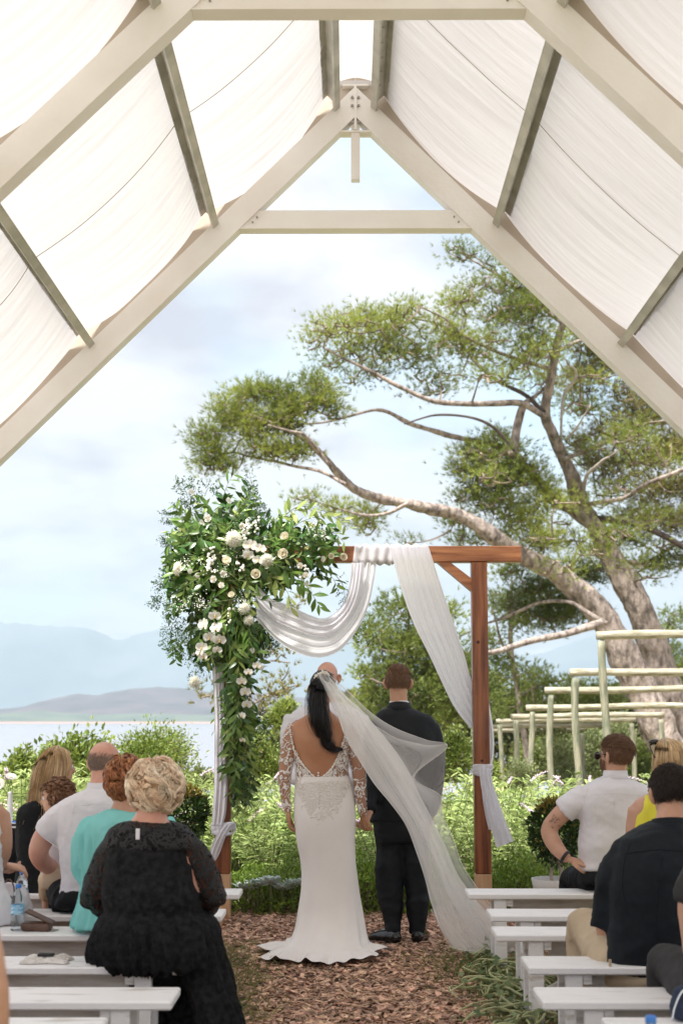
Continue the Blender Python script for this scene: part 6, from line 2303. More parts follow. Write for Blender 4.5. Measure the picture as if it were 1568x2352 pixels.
# ------------------------------------------------------------------ man in black shirt (right, row 4)
m9 = Person('dark-haired man in a black shirt and khaki trousers leaning forward on the right', 1480, 6.15, 'skin')
m9.head(1540, 1828, 0.16, face=-8, nod=-12, size=1.05, neck=(1536, 1896, 0.08, 0.063))
m9.torso([(1536, 1893, 0.08, 30, 0.06), (1536, 1905, 0.07, 58, 0.085), (1530, 1930, 0.04, 104, 0.12), (1522, 2000, 0.0, 106, 0.14), (1510, 2090, 0.0, 98, 0.13), (1500, 2190, 0.0, 92, 0.14), (1495, 2235, 0.0, 92, 0.14)], grow=-0.01)
ul = [(1440, 1945, 0.04, 32), (1415, 2000, 0.05, 33), (1400, 2070, 0.09, 29), (1392, 2130, 0.12, 25), (1402, 2165, 0.14, 23), (1430, 2190, 0.26, 19), (1460, 2200, 0.36, 14)]
ur = [(1625, 1945, 0.04, 32), (1650, 2000, 0.04, 33), (1665, 2070, 0.06, 29), (1665, 2130, 0.08, 25), (1650, 2165, 0.14, 22), (1620, 2190, 0.26, 19), (1590, 2200, 0.36, 14)]
m9.limb(ul, n=36)
m9.limb(ur, n=36)
add_hand(m9.raw, m9.p(1460, 2200, 0.36), (0.9, 0.6, -0.1), (0, -0.2, -1), 1.0, 0.4)
add_hand(m9.raw, m9.p(1590, 2200, 0.36), (-0.9, 0.6, -0.1), (0, -0.2, -1), 1.0, 0.4)
XS9 = ((1430, 1380), (1545, 1585))
sit_legs(m9, 0, 2232, 0.42, XS9, m9.mb, (.085, .08, .06, .055, .04), kneez=0.55)
m9.finish(0.013)
mb = MB()
m9.torso([(1536, 1892, 0.08, 36, 0.07), (1536, 1904, 0.07, 66, 0.095), (1530, 1930, 0.04, 112, 0.13), (1522, 2000, 0.0, 115, 0.155), (1510, 2090, 0.0, 108, 0.15), (1500, 2180, 0.0, 104, 0.155), (1498, 2215, 0.0, 103, 0.155)], mb)
m9.limb([(1444, 1945, 0.04, 38), (1413, 2000, 0.05, 41), (1397, 2070, 0.09, 38), (1388, 2128, 0.12, 36)], mb, n=20)
m9.limb([(1625, 1945, 0.04, 38), (1652, 2000, 0.04, 41), (1667, 2070, 0.06, 38), (1667, 2128, 0.08, 36)], mb, n=20)
m9.cloth('shirt', mb, M['navy_shirt'], 0.013, amp=0.0153, sc=4.2, seed=21, smooth=4)
for q_ in ([(1425, 1962), (1500, 1952), (1566, 1954)], [(1447, 1932), (1432, 1980), (1428, 2040), (1440, 2090)], [(1366, 2120), (1385, 2130), (1412, 2138)], [(1520, 1960), (1512, 2060), (1503, 2190)]):
    seam(m9, q_, M['navy_shirt'], 0.0028)
cc = m9.p(1536, 1893, 0.085)
obj('collar', MB().add(*tube([cc + (0, 0, -0.03), cc + (0, 0, -0.005), cc + (0, 0.005, 0.02)], [(0.092, 0.085), (0.080, 0.078), (0.074, 0.074)], 22, side=(1, 0, 0))), M['navy_shirt'], m9.t, smooth=True)
mb = MB()
m9.torso([(1495, 2212, 0.0, 92, 0.14), (1490, 2240, 0.0, 104, 0.165), (1488, 2262, 0.0, 104, 0.15)], mb)
sit_legs(m9, 0, 2232, 0.42, XS9, mb, (.112, .10, .078, .07, .06), kneez=0.54)
m9.cloth('khaki_trousers', mb, M['khaki'], 0.013, amp=0.0119, sc=5, seed=22)
c9 = m9.p(1497, 2214, 0.0)
a = np.linspace(0, 6.28, 40)
ring = np.stack([c9[0] + 0.196 * np.cos(a), c9[1] + 0.158 * np.sin(a), np.full(40, c9[2] - 0.012) + 0.012 * np.cos(a)], -1)
obj('belt', MB().add(*tube(ring, [(0.018, 0.004)] * 40, 8, side=(0, 0, 1))), M['belt'], m9.t, smooth=True)
for x in (1400, 1540):
    p = m9.p(x, 2216, -0.155)
    obj('belt_loop', MB().bbox(p - (0.006, 0.006, 0.026), p + (0.006, 0.004, 0.022), 0.002), M['khaki'], m9.t)
short_hair(m9, M['hair_dark'], Rr=(0.083, 0.105, 0.098), length=0.03, n=4200, seed=7, low=-0.5, r=0.0015, curl=0.002, mcap=mat('dark_cropped_hair', (0.045, 0.028, 0.022), (0.03, 0.018, 0.014), 30, 0.8, 0.6, 200), lift=(1.0, 1.10))
for x1 in (1380, 1585):
    kn = m9.p(x1, 2232, 0) + np.array((0, 0.42, 0))
    shoe(m9, (kn[0], kn[1] + 0.02, 0.03), (kn[0], kn[1] + 0.27, 0.03), 1.05)

# ------------------------------------------------------------------ person cut by the right edge
m10 = Person('person in a dark grey top with a bare forearm, cut off by the right edge', 1640, 5.25, 'skin')
m10.head(1691, 1880, 0.0, size=1.0, neck=(1691, 1950, 0, 0.055))
m10.torso([(1691, 1950, 0, 30, 0.06), (1691, 1968, 0, 70, 0.09), (1691, 1995, 0, 112, 0.12), (1688, 2080, 0, 108, 0.13), (1686, 2180, 0, 100, 0.13), (1686, 2300, 0, 112, 0.14)], grow=-0.01)
m10.limb([(1601, 2010, 0, 34), (1588, 2080, 0, 33), (1592, 2160, 0, 28), (1600, 2240, 0.06, 26), (1616, 2290, 0.14, 18)])
m10.limb([(1781, 2010, 0, 34), (1791, 2080, 0, 33), (1786, 2160, 0, 28), (1766, 2240, 0.1, 24), (1736, 2280, 0.2, 16)])
add_hand(m10.raw, m10.p(1616, 2290, 0.14), (0.7, 0.6, -0.2), (0, 0, -1), 0.95, 0.4)
add_hand(m10.raw, m10.p(1736, 2280, 0.2), (-0.7, 0.6, -0.2), (0, 0, -1), 0.95, 0.4)
sit_legs(m10, 0, 2300, 0.42, ((1636, 1590), (1726, 1715)), m10.mb, (.08, .075, .06, .05, .035), kneez=0.52)
m10.finish(0.014)
mb = MB()
m10.torso([(1691, 1956, 0, 40, 0.075), (1691, 1968, 0, 78, 0.10), (1691, 1995, 0, 120, 0.135), (1688, 2080, 0, 117, 0.145), (1686, 2180, 0, 110, 0.145), (1686, 2310, 0, 122, 0.155)], mb)
m10.limb([(1603, 2006, 0, 40), (1588, 2050, 0, 41), (1586, 2072, 0, 40)], mb, n=12)
m10.limb([(1781, 2006, 0, 40), (1791, 2050, 0, 41), (1791, 2085, 0, 40)], mb, n=12)
sit_legs(m10, 0, 2300, 0.42, ((1636, 1590), (1726, 1715)), mb, (.10, .09, .072, .065, .055), kneez=0.52)
m10.cloth('dark_dress', mb, M['dark_grey'], 0.014, amp=0.0102, seed=31)
short_hair(m10, M['hair_brown'], length=0.05, n=1200, seed=17)

def pleat(V, cx, cy, ztop, amp, n):
    """gathers that hang from a seam and open towards the hem"""
    a = np.arctan2(V[:, 0] - cx, -(V[:, 1] - cy))
    d = np.clip((ztop - V[:, 2]) / 0.08, 0, 1)
    return amp * d * (np.sin(a * n + 1.5 * np.sin(a * 5) + V[:, 2] * 3) + 0.4 * np.sin(a * n * 2.3 + V[:, 2] * 9))


# ------------------------------------------------------------------ older woman in black lace (left, row 4)
w6 = Person('older woman with curly blonde hair in black lace, back to us on the left', 355, 6.12, 'skin_pink')
w6.head(358, 1812, 0.03, face=-3, nod=-6, size=1.08, neck=(345, 1890, 0.0, 0.068))
w6.torso([(343, 1880, 0, 34, 0.08), (342, 1900, 0, 60, 0.09), (342, 1930, 0, 84, 0.13), (345, 1990, 0, 98, 0.16), (350, 2060, 0, 108, 0.17), (355, 2110, 0, 106, 0.17), (358, 2165, 0, 116, 0.17), (358, 2205, 0, 106, 0.15)])
al = [(270, 1936, 0, 25), (248, 1980, 0.02, 28), (230, 2035, 0.05, 28), (250, 2078, 0.16, 25), (290, 2090, 0.28, 17)]
ar = [(418, 1932, 0, 25), (452, 1978, 0.02, 29), (474, 2035, 0.05, 29), (466, 2078, 0.16, 26), (430, 2095, 0.28, 17)]
w6.limb(al)
w6.limb(ar)
add_hand(w6.raw, w6.p(290, 2090, 0.28), (0.8, 0.6, 0), (0, 0, -1), 1.0, 0.4)
add_hand(w6.raw, w6.p(430, 2095, 0.28), (-0.8, 0.6, 0), (0, 0, -1), 1.0, 0.4)
sit_legs(w6, 0, 2195, 0.40, ((315, 310), (405, 410)), w6.mb, (.085, .085, .075, .06, .04), kneez=0.54)
w6.finish(0.014, 7)
M['lace_black'] = lace_mat('black_lace', (0.010, 0.010, 0.011), (0.60, 0.54, 0.52), 30, 0.32, 0.5, 0.13)
M['black_dress'] = mat('black_lace_dress', (0.006, 0.006, 0.0065), (0.020, 0.020, 0.022), 40, 0.85, 0.9, 60, bdist=0.006, spec=0.15)
mb = MB()
w6.torso([(342, 1897, 0, 64, 0.105), (342, 1910, 0, 80, 0.13), (343, 1935, 0, 90, 0.155), (345, 1990, 0, 100, 0.18), (350, 2060, 0, 112, 0.195), (353, 2098, 0, 108, 0.185), (355, 2110, 0, 128, 0.21), (357, 2165, 0, 144, 0.225), (360, 2200, 0, 148, 0.22), (364, 2224, 0, 130, 0.20)], mb, n=40)
sit_legs(w6, 0, 2195, 0.40, ((315, 305), (405, 415)), mb, (.15, .15, .12, .11, .12), kneez=0.50)
# skirt cloth hanging over the aisle end of the bench down to the ground
w6.torso([(455, 2175, 0.02, 52, 0.12), (468, 2225, -0.01, 56, 0.12), (484, 2270, -0.04, 50, 0.10), (496, 2310, -0.06, 47, 0.10), (504, 2350, -0.07, 48, 0.11), (508, 2385, -0.08, 52, 0.12)], mb)
w6.cloth('black_dress', mb, M['black_dress'], 0.013, amp=0.012, sc=4.5, seed=41, smooth=3, aniso=(1.2, 1, 0.8), post=lambda V: pleat(V, w6.c[0], w6.Y, w6.p(355, 2106)[2], 0.010, 27) + 0.006 * np.exp(-((V[:, 2] - w6.p(355, 2104)[2]) / 0.012) ** 2))
mb = MB()
w6.limb(al, mb, grow=0.014, upto=0.86)
w6.limb(ar, mb, grow=0.014, upto=0.86)
w6.limb([(226, 2030, 0.02, 26), (214, 2060, 0.02, 26), (212, 2082, 0.02, 20)], mb, n=10)
w6.limb([(478, 2030, 0.02, 26), (492, 2058, 0.02, 28), (494, 2080, 0.02, 22)], mb, n=10)
w6.torso([(342, 1886, 0, 56, 0.10), (342, 1900, 0, 86, 0.125), (343, 1925, 0, 100, 0.155), (344, 1950, 0, 104, 0.165)], mb)
w6.cloth('lace_sleeves', mb, M['lace_black'], 0.012, amp=0.010, sc=6, seed=42)
# lace scallops under the skirt edge
mb = MB()
for k in range(46):
    u = k / 45
    x = 275 + 175 * u
    y = 2206 + 16 * math.sin(u * 3.1) + rnd.uniform(-3, 5)
    p = w6.p(x, y, -0.16 + 0.1 * abs(u - 0.5))
    for j in range(3):
        a = R(200 + 70 * j)
        mb.add(*tube([p, p + np.array((math.cos(a) * 0.02, 0, -0.018)), p + np.array((math.cos(a) * 0.012, 0, -0.040))], [0.003, 0.006, 0.001], 5))
tag(obj('lace_hem', mb, M['black_dress'], w6.t), kind='stuff')
p = w6.p(318, 1915, -0.155)
obj('care_label', MB().bbox(p - (0.008, 0.02, 0.022), p + (0.008, -0.012, 0.022), 0.001), M['white_cotton'], w6.t)
# curly hair
Rc = np.array((0.108, 0.120, 0.112)) * 1.08
mk = lambda U: (U[:, 1] < 0.5) & (U[:, 2] > -0.92)
V_, Fo = cap(w6.c, w6.B, Rc * 0.93, mk, 0.06, 3, offc=(0, -0.012, 0.012), ns=1.6)
obj('hair_cap', MB().add(V_, Fo), M['hair_curls_dark'], w6.t, smooth=True)
whirl = lambda U: np.stack([0.8 * np.sin(U[:, 2] * 7 + U[:, 0] * 5), 0 * U[:, 0] - 0.2, -0.9 + 0.8 * np.cos(U[:, 0] * 8 + U[:, 2] * 3)], -1)
curls(w6, M['hair_curls'], Rc, mk, whirl, 250, 0.105, 0.007, 0.013, (0, -0.012, 0.012), 5, 26, 0.7, 0.0021)

# ------------------------------------------------------------------ auburn woman in turquoise (left, row 3)
w5 = Person('woman with short auburn hair in a loose turquoise blouse, on the left', 290, 6.98, 'skin')
w5.head(289, 1795, 0.03, face=10, nod=-5, size=1.0, neck=(285, 1856, 0, 0.052))
w5.torso([(285, 1854, 0, 26, 0.06), (287, 1868, 0, 55, 0.09), (290, 1890, 0, 84, 0.12), (295, 1950, 0, 86, 0.14), (298, 2030, 0, 88, 0.14), (300, 2100, 0, 100, 0.16), (300, 2135, 0, 102, 0.16)], grow=-0.01)
el_ = [(220, 1892, 0, 26), (207, 1940, 0.02, 26), (202, 1990, 0.04, 22), (206, 2030, 0.10, 18), (235, 2045, 0.22, 13)]
er_ = [(368, 1892, 0, 26), (390, 1940, 0.02, 26), (396, 1990, 0.04, 22), (385, 2030, 0.1, 18), (350, 2045, 0.22, 13)]
w5.limb(el_)
w5.limb(er_)
add_hand(w5.raw, w5.p(235, 2045, 0.22), (0.8, 0.6, 0), (0, 0, -1), 0.9, 0.4)
add_hand(w5.raw, w5.p(350, 2045, 0.22), (-0.8, 0.6, 0), (0, 0, -1), 0.9, 0.4)
sit_legs(w5, 0, 2130, 0.42, ((265, 262), (335, 338)), w5.mb, (.08, .075, .06, .055, .04), kneez=0.52)
w5.finish(0.013)
mb = MB()
w5.torso([(285, 1862, 0, 38, 0.075), (287, 1872, 0, 64, 0.10), (289, 1888, 0, 90, 0.13), (294, 1940, 0, 98, 0.155), (296, 2030, 0, 104, 0.165), (296, 2090, 0, 118, 0.19), (294, 2128, 0, 126, 0.21)], mb)
w5.limb([(222, 1890, 0, 32), (208, 1935, 0.02, 38), (205, 1985, 0.04, 36), (210, 2020, 0.08, 30)], mb)
w5.limb([(366, 1890, 0, 32), (390, 1935, 0.02, 38), (394, 1985, 0.04, 36), (388, 2020, 0.08, 30)], mb)
w5.torso([(215, 2060, -0.02, 24, 0.09), (202, 2090, -0.04, 24, 0.09), (198, 2125, -0.05, 22, 0.09)], mb)
w5.cloth('turquoise_blouse', mb, M['turquoise'], 0.013, amp=0.0153, sc=5, seed=51, smooth=4, aniso=(1.5, 1, 0.6), post=lambda V: pleat(V, w5.c[0], w5.Y, w5.p(290, 1900)[2], 0.008, 15))
mb = MB()
sit_legs(w5, 0, 2130, 0.42, ((265, 262), (335, 338)), mb, (.095, .09, .07, .065, .06), kneez=0.52)
w5.cloth('trousers', mb, M['white_cotton'], 0.014, seed=52)
Rc = np.array((0.092, 0.112, 0.108))
mk = lambda U: (U[:, 1] < 0.5 + 0.4 * np.clip(U[:, 2], 0, 1)) & (U[:, 2] > -0.95)
V_, Fo = cap(w5.c, w5.B, Rc * 0.95, mk, 0.05, 3, offc=(0, -0.01, 0.015), ns=1.3)
obj('hair_cap', MB().add(V_, Fo), M['hair_auburn'], w5.t, smooth=True)
curls(w5, M['hair_auburn'], Rc, mk, lambda U: np.stack([0.35 * np.sin(U[:, 2] * 6), -0.5 + 0 * U[:, 0], -1.0 + 0.5 * np.cos(U[:, 0] * 7)], -1), 260, 0.085, 0.008, 0.010, (0, -0.01, 0.015), 6, 15, 0.7, 0.0023, lift=(0.95, 1.08))

# ------------------------------------------------------------------ bald man in white (left, row 2)
m4 = Person('bald man in a white short-sleeved shirt hugging the toddler, on the left', 225, 7.68, 'skin_pink')
m4.head(240, 1757, 0.05, face=22, nod=-6, size=1.05, neck=(232, 1812, 0.0, 0.062))
m4.torso([(232, 1810, 0, 26, 0.06), (226, 1824, 0, 50, 0.09), (220, 1845, 0, 76, 0.12), (222, 1900, 0, 78, 0.135), (224, 1970, 0, 72, 0.135), (222, 2030, 0, 72, 0.14), (222, 2072, 0, 76, 0.15)], grow=-0.01)
hl_ = [(160, 1862, 0, 27), (128, 1892, 0.02, 27), (98, 1930, 0.03, 25), (90, 1965, 0.06, 22), (112, 1990, 0.16, 19), (145, 1998, 0.26, 14)]
hr_ = [(286, 1862, 0, 27), (304, 1910, 0.02, 26), (306, 1960, 0.08, 22), (280, 1990, 0.2, 18), (240, 2000, 0.3, 13)]
m4.limb(hl_, n=34)
m4.limb(hr_)
add_hand(m4.raw, m4.p(145, 1998, 0.26), (1, 0.25, 0.1), (0, 1, 0), 1.0, 0.4)
add_hand(m4.raw, m4.p(240, 2000, 0.3), (-1, 0.25, 0), (0, 1, 0), 1.0, 0.4)
sit_legs(m4, 0, 2072, 0.40, ((170, 118), (250, 260)), m4.mb, (.09, .085, .065, .055, .04), kneez=0.52)
m4.finish()
mb = MB()
m4.torso([(232, 1812, 0, 31, 0.07), (226, 1824, 0, 56, 0.10), (220, 1845, 0, 82, 0.135), (222, 1900, 0, 85, 0.15), (224, 1970, 0, 80, 0.15), (222, 2030, 0, 80, 0.155), (220, 2052, 0, 82, 0.16)], mb)
m4.limb([(166, 1858, 0, 32), (138, 1884, 0.01, 35), (112, 1916, 0.03, 37)], mb, n=14)
m4.limb([(286, 1862, 0, 31), (302, 1900, 0.02, 33), (306, 1935, 0.04, 34)], mb, n=14)
m4.cloth('shirt', mb, M['white_cotton'], amp=0.0153, sc=5, seed=61, smooth=4)
for q_ in ([(172, 1852), (225, 1846), (262, 1850)], [(176, 1836), (168, 1870), (170, 1915), (180, 1940)], [(84, 1905), (110, 1935), (140, 1952)]):
    seam(m4, q_, M['white_cotton'])
cc = m4.p(232, 1806, 0.005)
obj('collar', MB().add(*tube([cc + (0, 0, -0.035), cc + (0, 0, -0.01), cc + (0, 0.0, 0.02)], [(0.086, 0.083), (0.076, 0.077), (0.071, 0.072)], 22, side=(1, 0, 0))), M['white_cotton'], m4.t, smooth=True)
mb = MB()
m4.torso([(222, 2040, 0, 76, 0.15), (215, 2066, 0, 84, 0.165), (212, 2082, 0, 84, 0.16)], mb)
sit_legs(m4, 0, 2070, 0.40, ((165, 108), (250, 260)), mb, (.108, .10, .078, .07, .06), kneez=0.53)
m4.cloth('trousers', mb, M['black_cloth'], amp=0.0102, seed=62)
fr_ = lambda U: (U[:, 1] < 0.30) & (U[:, 2] > -0.62 - 0.25 * np.random.default_rng(4).uniform(size=len(U))) & (U[:, 2] < 0.34 - 0.75 * np.random.default_rng(3).uniform(size=len(U)) ** 1.2)
V_, Fo = cap(m4.c, m4.B, np.array((0.0755, 0.0965, 0.0895)) * 1.05, lambda U: fr_(U) & (U[:, 2] < 0.12), 0.005, 3, offc=np.array((0, -0.008, 0.03)) * 1.05)
S = comb(m4.c, m4.B, np.array((0.0755, 0.0965, 0.0895)) * 1.05, 2600, fr_, lambda U: np.stack([0 * U[:, 0], -0.3 + 0 * U[:, 0], -1 + 0 * U[:, 0]], -1), 0.016, 4, 0, 1, (0.99, 1.03), 6, 0.3, offc=np.array((0, -0.008, 0.03)) * 1.05)
strands('hair', S, M['hair_grey'], m4.t, 0.0012, 0.0007)

# ------------------------------------------------------------------ toddler
t3 = Person('toddler with red-brown curly hair held on the bald man\'s lap', 130, 7.95, 'skin', 0.58)
t3.head(132, 1834, 0.0, face=-80, nod=-8, size=0.84, neck=(138, 1876, 0, 0.036))
t3.torso([(138, 1876, 0, 18, 0.04), (140, 1890, 0, 40, 0.06), (142, 1930, 0, 42, 0.08), (142, 1980, 0, 38, 0.08), (138, 2015, 0, 40, 0.085), (136, 2035, 0, 36, 0.08)])
t3.limb([(108, 1896, 0, 13), (100, 1925, 0.03, 12), (98, 1955, 0.10, 10), (96, 1965, 0.16, 7)])
t3.limb([(172, 1896, 0, 13), (182, 1930, 0.03, 12), (180, 1955, 0.10, 10), (170, 1965, 0.16, 7)])
add_hand(t3.raw, t3.p(96, 1965, 0.16), (0, 1, -0.3), (0, 0, -1), 0.5, 0.4)
add_hand(t3.raw, t3.p(170, 1965, 0.16), (0, 1, -0.3), (0, 0, -1), 0.5, 0.4)
t3.limb([(120, 2020, 0, 20), (112, 2024, 0.14, 17), (108, 2060, 0.22, 12), (106, 2090, 0.22, 9)])
t3.limb([(152, 2020, 0, 20), (160, 2024, 0.14, 17), (164, 2060, 0.22, 12), (166, 2090, 0.22, 9)])
t3.finish(0.009)
eyes(t3.t, t3.c, t3.B, 0.84)
mb = MB()
t3.torso([(138, 1884, 0, 26, 0.055), (140, 1896, 0, 44, 0.07), (142, 1930, 0, 46, 0.09), (143, 1995, 0, 43, 0.092)], mb)
t3.limb([(110, 1896, 0, 17), (101, 1920, 0.02, 17), (99, 1936, 0.05, 16)], mb, n=10)
t3.limb([(170, 1896, 0, 17), (181, 1920, 0.02, 17), (183, 1936, 0.05, 16)], mb, n=10)
t3.cloth('shirt', mb, M['white_cotton'], 0.010, amp=0.0102, seed=71)
mb = MB()
t3.torso([(142, 1990, -0.02, 42, 0.095), (136, 2015, -0.03, 46, 0.105), (133, 2038, -0.03, 36, 0.09)], mb)
t3.limb([(120, 2020, 0, 26), (112, 2024, 0.14, 22), (108, 2060, 0.22, 17)], mb, n=12)
t3.limb([(152, 2020, 0, 26), (160, 2024, 0.14, 22), (164, 2060, 0.22, 17)], mb, n=12)
t3.cloth('patterned_shorts', mb, M['toddler_print'], 0.010, amp=0.0085, seed=72)
Rc = np.array((0.086, 0.106, 0.100)) * 0.84
mk = lambda U: (U[:, 1] < 0.35 + 0.5 * np.clip(U[:, 2], 0, 1)) & (U[:, 2] > -0.55)
V_, Fo = cap(t3.c, t3.B, Rc * 0.96, mk, 0.03, 3, offc=(0, -0.008, 0.025))
M['hair_toddler'] = mat('toddler_hair', (0.24, 0.12, 0.06), rough=0.5, island=0.5)
obj('hair_cap', MB().add(V_, Fo), M['hair_toddler'], t3.t, smooth=True)
curls(t3, M['hair_toddler'], Rc, mk, whirl, 200, 0.050, 0.008, 0.008, (0, -0.008, 0.025), 8, 12, 1.0, 0.0020, lift=(0.95, 1.08))

# ------------------------------------------------------------------ blonde woman in black (left, row 1)
w2 = Person('young woman with long straight blonde hair in a black top, turned to the right', 100, 8.6, 'skin')
w2.head(133, 1764, 0.0, face=58, nod=-4, size=0.98, neck=(120, 1820, -0.02, 0.048))
w2.torso([(118, 1820, -0.02, 20, 0.05), (112, 1834, -0.02, 36, 0.075), (104, 1855, -0.02, 56, 0.10), (98, 1910, 0, 52, 0.11), (94, 1975, 0, 46, 0.10), (94, 2040, 0, 54, 0.13)], grow=-0.008)
w2.limb([(64, 1866, 0, 17), (56, 1910, 0.0, 17), (58, 1965, 0.03, 14), (80, 2000, 0.12, 12), (105, 2005, 0.2, 8)])
w2.limb([(146, 1866, 0, 17), (158, 1910, 0.04, 16), (160, 1960, 0.1, 14), (150, 1990, 0.18, 12), (130, 2000, 0.24, 8)])
add_hand(w2.raw, w2.p(105, 2005, 0.2), (0.8, 0.6, 0), (0, 0, -1), 0.9, 0.4)
add_hand(w2.raw, w2.p(130, 2000, 0.24), (-0.8, 0.6, 0), (0, 0, -1), 0.9, 0.4)
sit_legs(w2, 0, 2035, 0.42, ((75, 70), (115, 118)), w2.mb, (.08, .075, .055, .05, .035), kneez=0.52)
w2.finish(0.011, 5)
eyes(w2.t, w2.c, w2.B, 0.98)
mb = MB()
w2.torso([(116, 1830, -0.02, 28, 0.07), (112, 1840, -0.02, 42, 0.09), (104, 1857, -0.02, 60, 0.11), (98, 1910, 0, 56, 0.12), (94, 1975, 0, 51, 0.11), (94, 2048, 0, 60, 0.145)], mb)
w2.limb([(66, 1866, 0, 21), (57, 1910, 0.0, 21), (58, 1965, 0.03, 18), (80, 1998, 0.12, 15)], mb)
w2.limb([(146, 1866, 0, 20), (158, 1910, 0.04, 20), (160, 1960, 0.1, 17), (150, 1988, 0.18, 15)], mb)
sit_legs(w2, 0, 2035, 0.42, ((75, 70), (115, 118)), mb, (.095, .09, .07, .065, .05), kneez=0.52)
w2.cloth('black_dress', mb, M['black_cloth'], amp=0.0102, seed=81)
hc = w2.c
mk = lambda U: (U[:, 1] < 0.35 + 0.6 * np.clip(U[:, 2], 0, 1)) & (U[:, 2] > -0.8) | (U[:, 2] > 0.75)
V_, Fo = cap(hc, w2.B, np.array((0.083, 0.105, 0.097)) * 0.99, mk, 0.02, 2, offc=(0, -0.008, 0.03))
obj('hair_cap', MB().add(V_, Fo), M['blonde_scalp'], w2.t, smooth=True)
guides = []
for (xa, xb_, xc, yc_, d0, d1) in ((78, 72, 62, 1868, -.02, -.02), (88, 80, 76, 1880, -.07, -.06), (98, 92, 92, 1884, -.11, -.10), (112, 104, 104, 1884, -.12, -.12), (128, 118, 112, 1878, -.12, -.12), (142, 132, 118, 1862, -.08, -.10)):
    guides.append([w2.p(132, 1716, 0.0), w2.p(132 * 0.5 + xa * 0.5, 1728, d0 * 0.8), w2.p(xa + 2, 1765, d0), w2.p(xb_, 1815, d1), w2.p((xb_ + xc) / 2, 1850, d1), w2.p(xc, yc_, d1)])
strands('hair', bundle(guides, 2600, 16, 0.007, 0.003, 1.0, 4), M['hair_blonde'], w2.t, 0.0020, 0.0009)
guides = [[w2.p(132, 1716, 0), w2.p(154, 1725, -0.03), w2.p(161, 1750, -0.04), w2.p(156, 1778, -0.05), w2.p(148, 1800, -0.06)], [w2.p(130, 1716, 0), w2.p(140, 1724, -0.07), w2.p(148, 1755, -0.09), w2.p(144, 1790, -0.09), w2.p(136, 1830, -0.09)]]
strands('side_hair', bundle(guides, 700, 12, 0.004, 0.002, 1.0, 9), M['hair_blonde'], w2.t, 0.0020, 0.0009)
strands('wisps', bundle([[w2.p(95, 1760, -.05), w2.p(70, 1800, -.05), w2.p(56, 1850, -.04), w2.p(50, 1885, -.03)], [w2.p(110, 1800, -.12), w2.p(125, 1830, -.12), w2.p(118, 1865, -.1), w2.p(108, 1900, -.1)]], 120, 12, 0.02, 0.01, 1.0, 3), M['hair_blonde'], w2.t, 0.0011, 0.0006)

# ------------------------------------------------------------------ woman cut by the left edge, and the near blurred one
w1 = Person('woman in white with a bare arm and joined hands, cut off by the left edge', -60, 7.2, 'skin')
w1.head(-55, 1770, 0.0, face=20, size=0.97, neck=(-58, 1826, 0, 0.048))
w1.torso([(-58, 1826, 0, 22, 0.05), (-58, 1840, 0, 46, 0.075), (-60, 1862, 0, 72, 0.10), (-60, 1920, 0, 66, 0.11), (-62, 2000, 0, 60, 0.10), (-62, 2090, 0, 76, 0.13)])
w1.limb([(2, 1866, 0, 21), (10, 1910, 0.0, 19), (12, 1955, 0.03, 16), (4, 1982, 0.10, 13), (14, 1988, 0.18, 8)], n=30)
w1.limb([(-122, 1866, 0, 21), (-132, 1920, 0.0, 19), (-120, 1970, 0.06, 16), (-60, 1990, 0.15, 13), (-12, 1994, 0.2, 8)], n=30)
add_hand(w1.raw, w1.p(12, 1988, 0.17), (1, 0.2, -0.15), (0, 0.3, -1), 0.9, 0.5)
add_hand(w1.raw, w1.p(-10, 1996, 0.2), (1, 0.2, -0.1), (0, -0.3, 1), 0.9, 0.5)
sit_legs(w1, 0, 2100, 0.42, ((-90, -85), (-25, -10)), w1.mb, (.085, .08, .06, .05, .035), kneez=0.52)
w1.finish(0.012)
eyes(w1.t, w1.c, w1.B, 0.97)
mb = MB()
w1.torso([(-60, 1868, 0, 66, 0.11), (-60, 1920, 0, 68, 0.12), (-62, 2000, 0, 65, 0.115), (-58, 2090, 0, 88, 0.16), (-55, 2120, 0, 90, 0.16)], mb)
sit_legs(w1, 0, 2100, 0.42, ((-90, -85), (-25, -10)), mb, (.10, .10, .085, .08, .08), kneez=0.52)
w1.cloth('white_dress', mb, M['white_cotton'], 0.013, amp=0.0136, seed=91)
short_hair(w1, M['hair_brown'], length=0.12, n=1200, seed=27)

w0 = Person('blurred bare arm of a guest nearest to us at the bottom left corner', -90, 3.2, 'skin')
w0.head(-210, 1800, 0.0, size=1.0, neck=(-215, 1930, 0, 0.05))
w0.torso([(-215, 1930, 0, 50, 0.05), (-215, 1960, 0, 110, 0.08), (-218, 2010, 0, 170, 0.10), (-220, 2150, 0, 160, 0.11), (-220, 2350, 0, 150, 0.11), (-220, 2520, 0, 170, 0.13)])
w0.limb([(-70, 2030, 0, 50), (-50, 2130, 0, 46), (-26, 2230, 0.01, 42), (-15, 2340, 0.03, 38), (-20, 2440, 0.10, 30)], n=30)
w0.limb([(-370, 2030, 0, 50), (-390, 2180, 0, 46), (-380, 2330, 0.05, 38), (-330, 2400, 0.15, 28)], n=30)
add_hand(w0.raw, w0.p(-20, 2440, 0.10), (0.1, 0.6, -0.6), (0, 0, -1), 0.95, 0.4)
add_hand(w0.raw, w0.p(-330, 2400, 0.15), (0.5, 0.6, -0.3), (0, 0, -1), 0.95, 0.4)
sit_legs(w0, 0, 2600, 0.42, ((-290, -290), (-150, -150)), w0.mb, (.085, .08, .06, .05, .035), kneez=0.48)
w0.finish(0.014)
mb = MB()
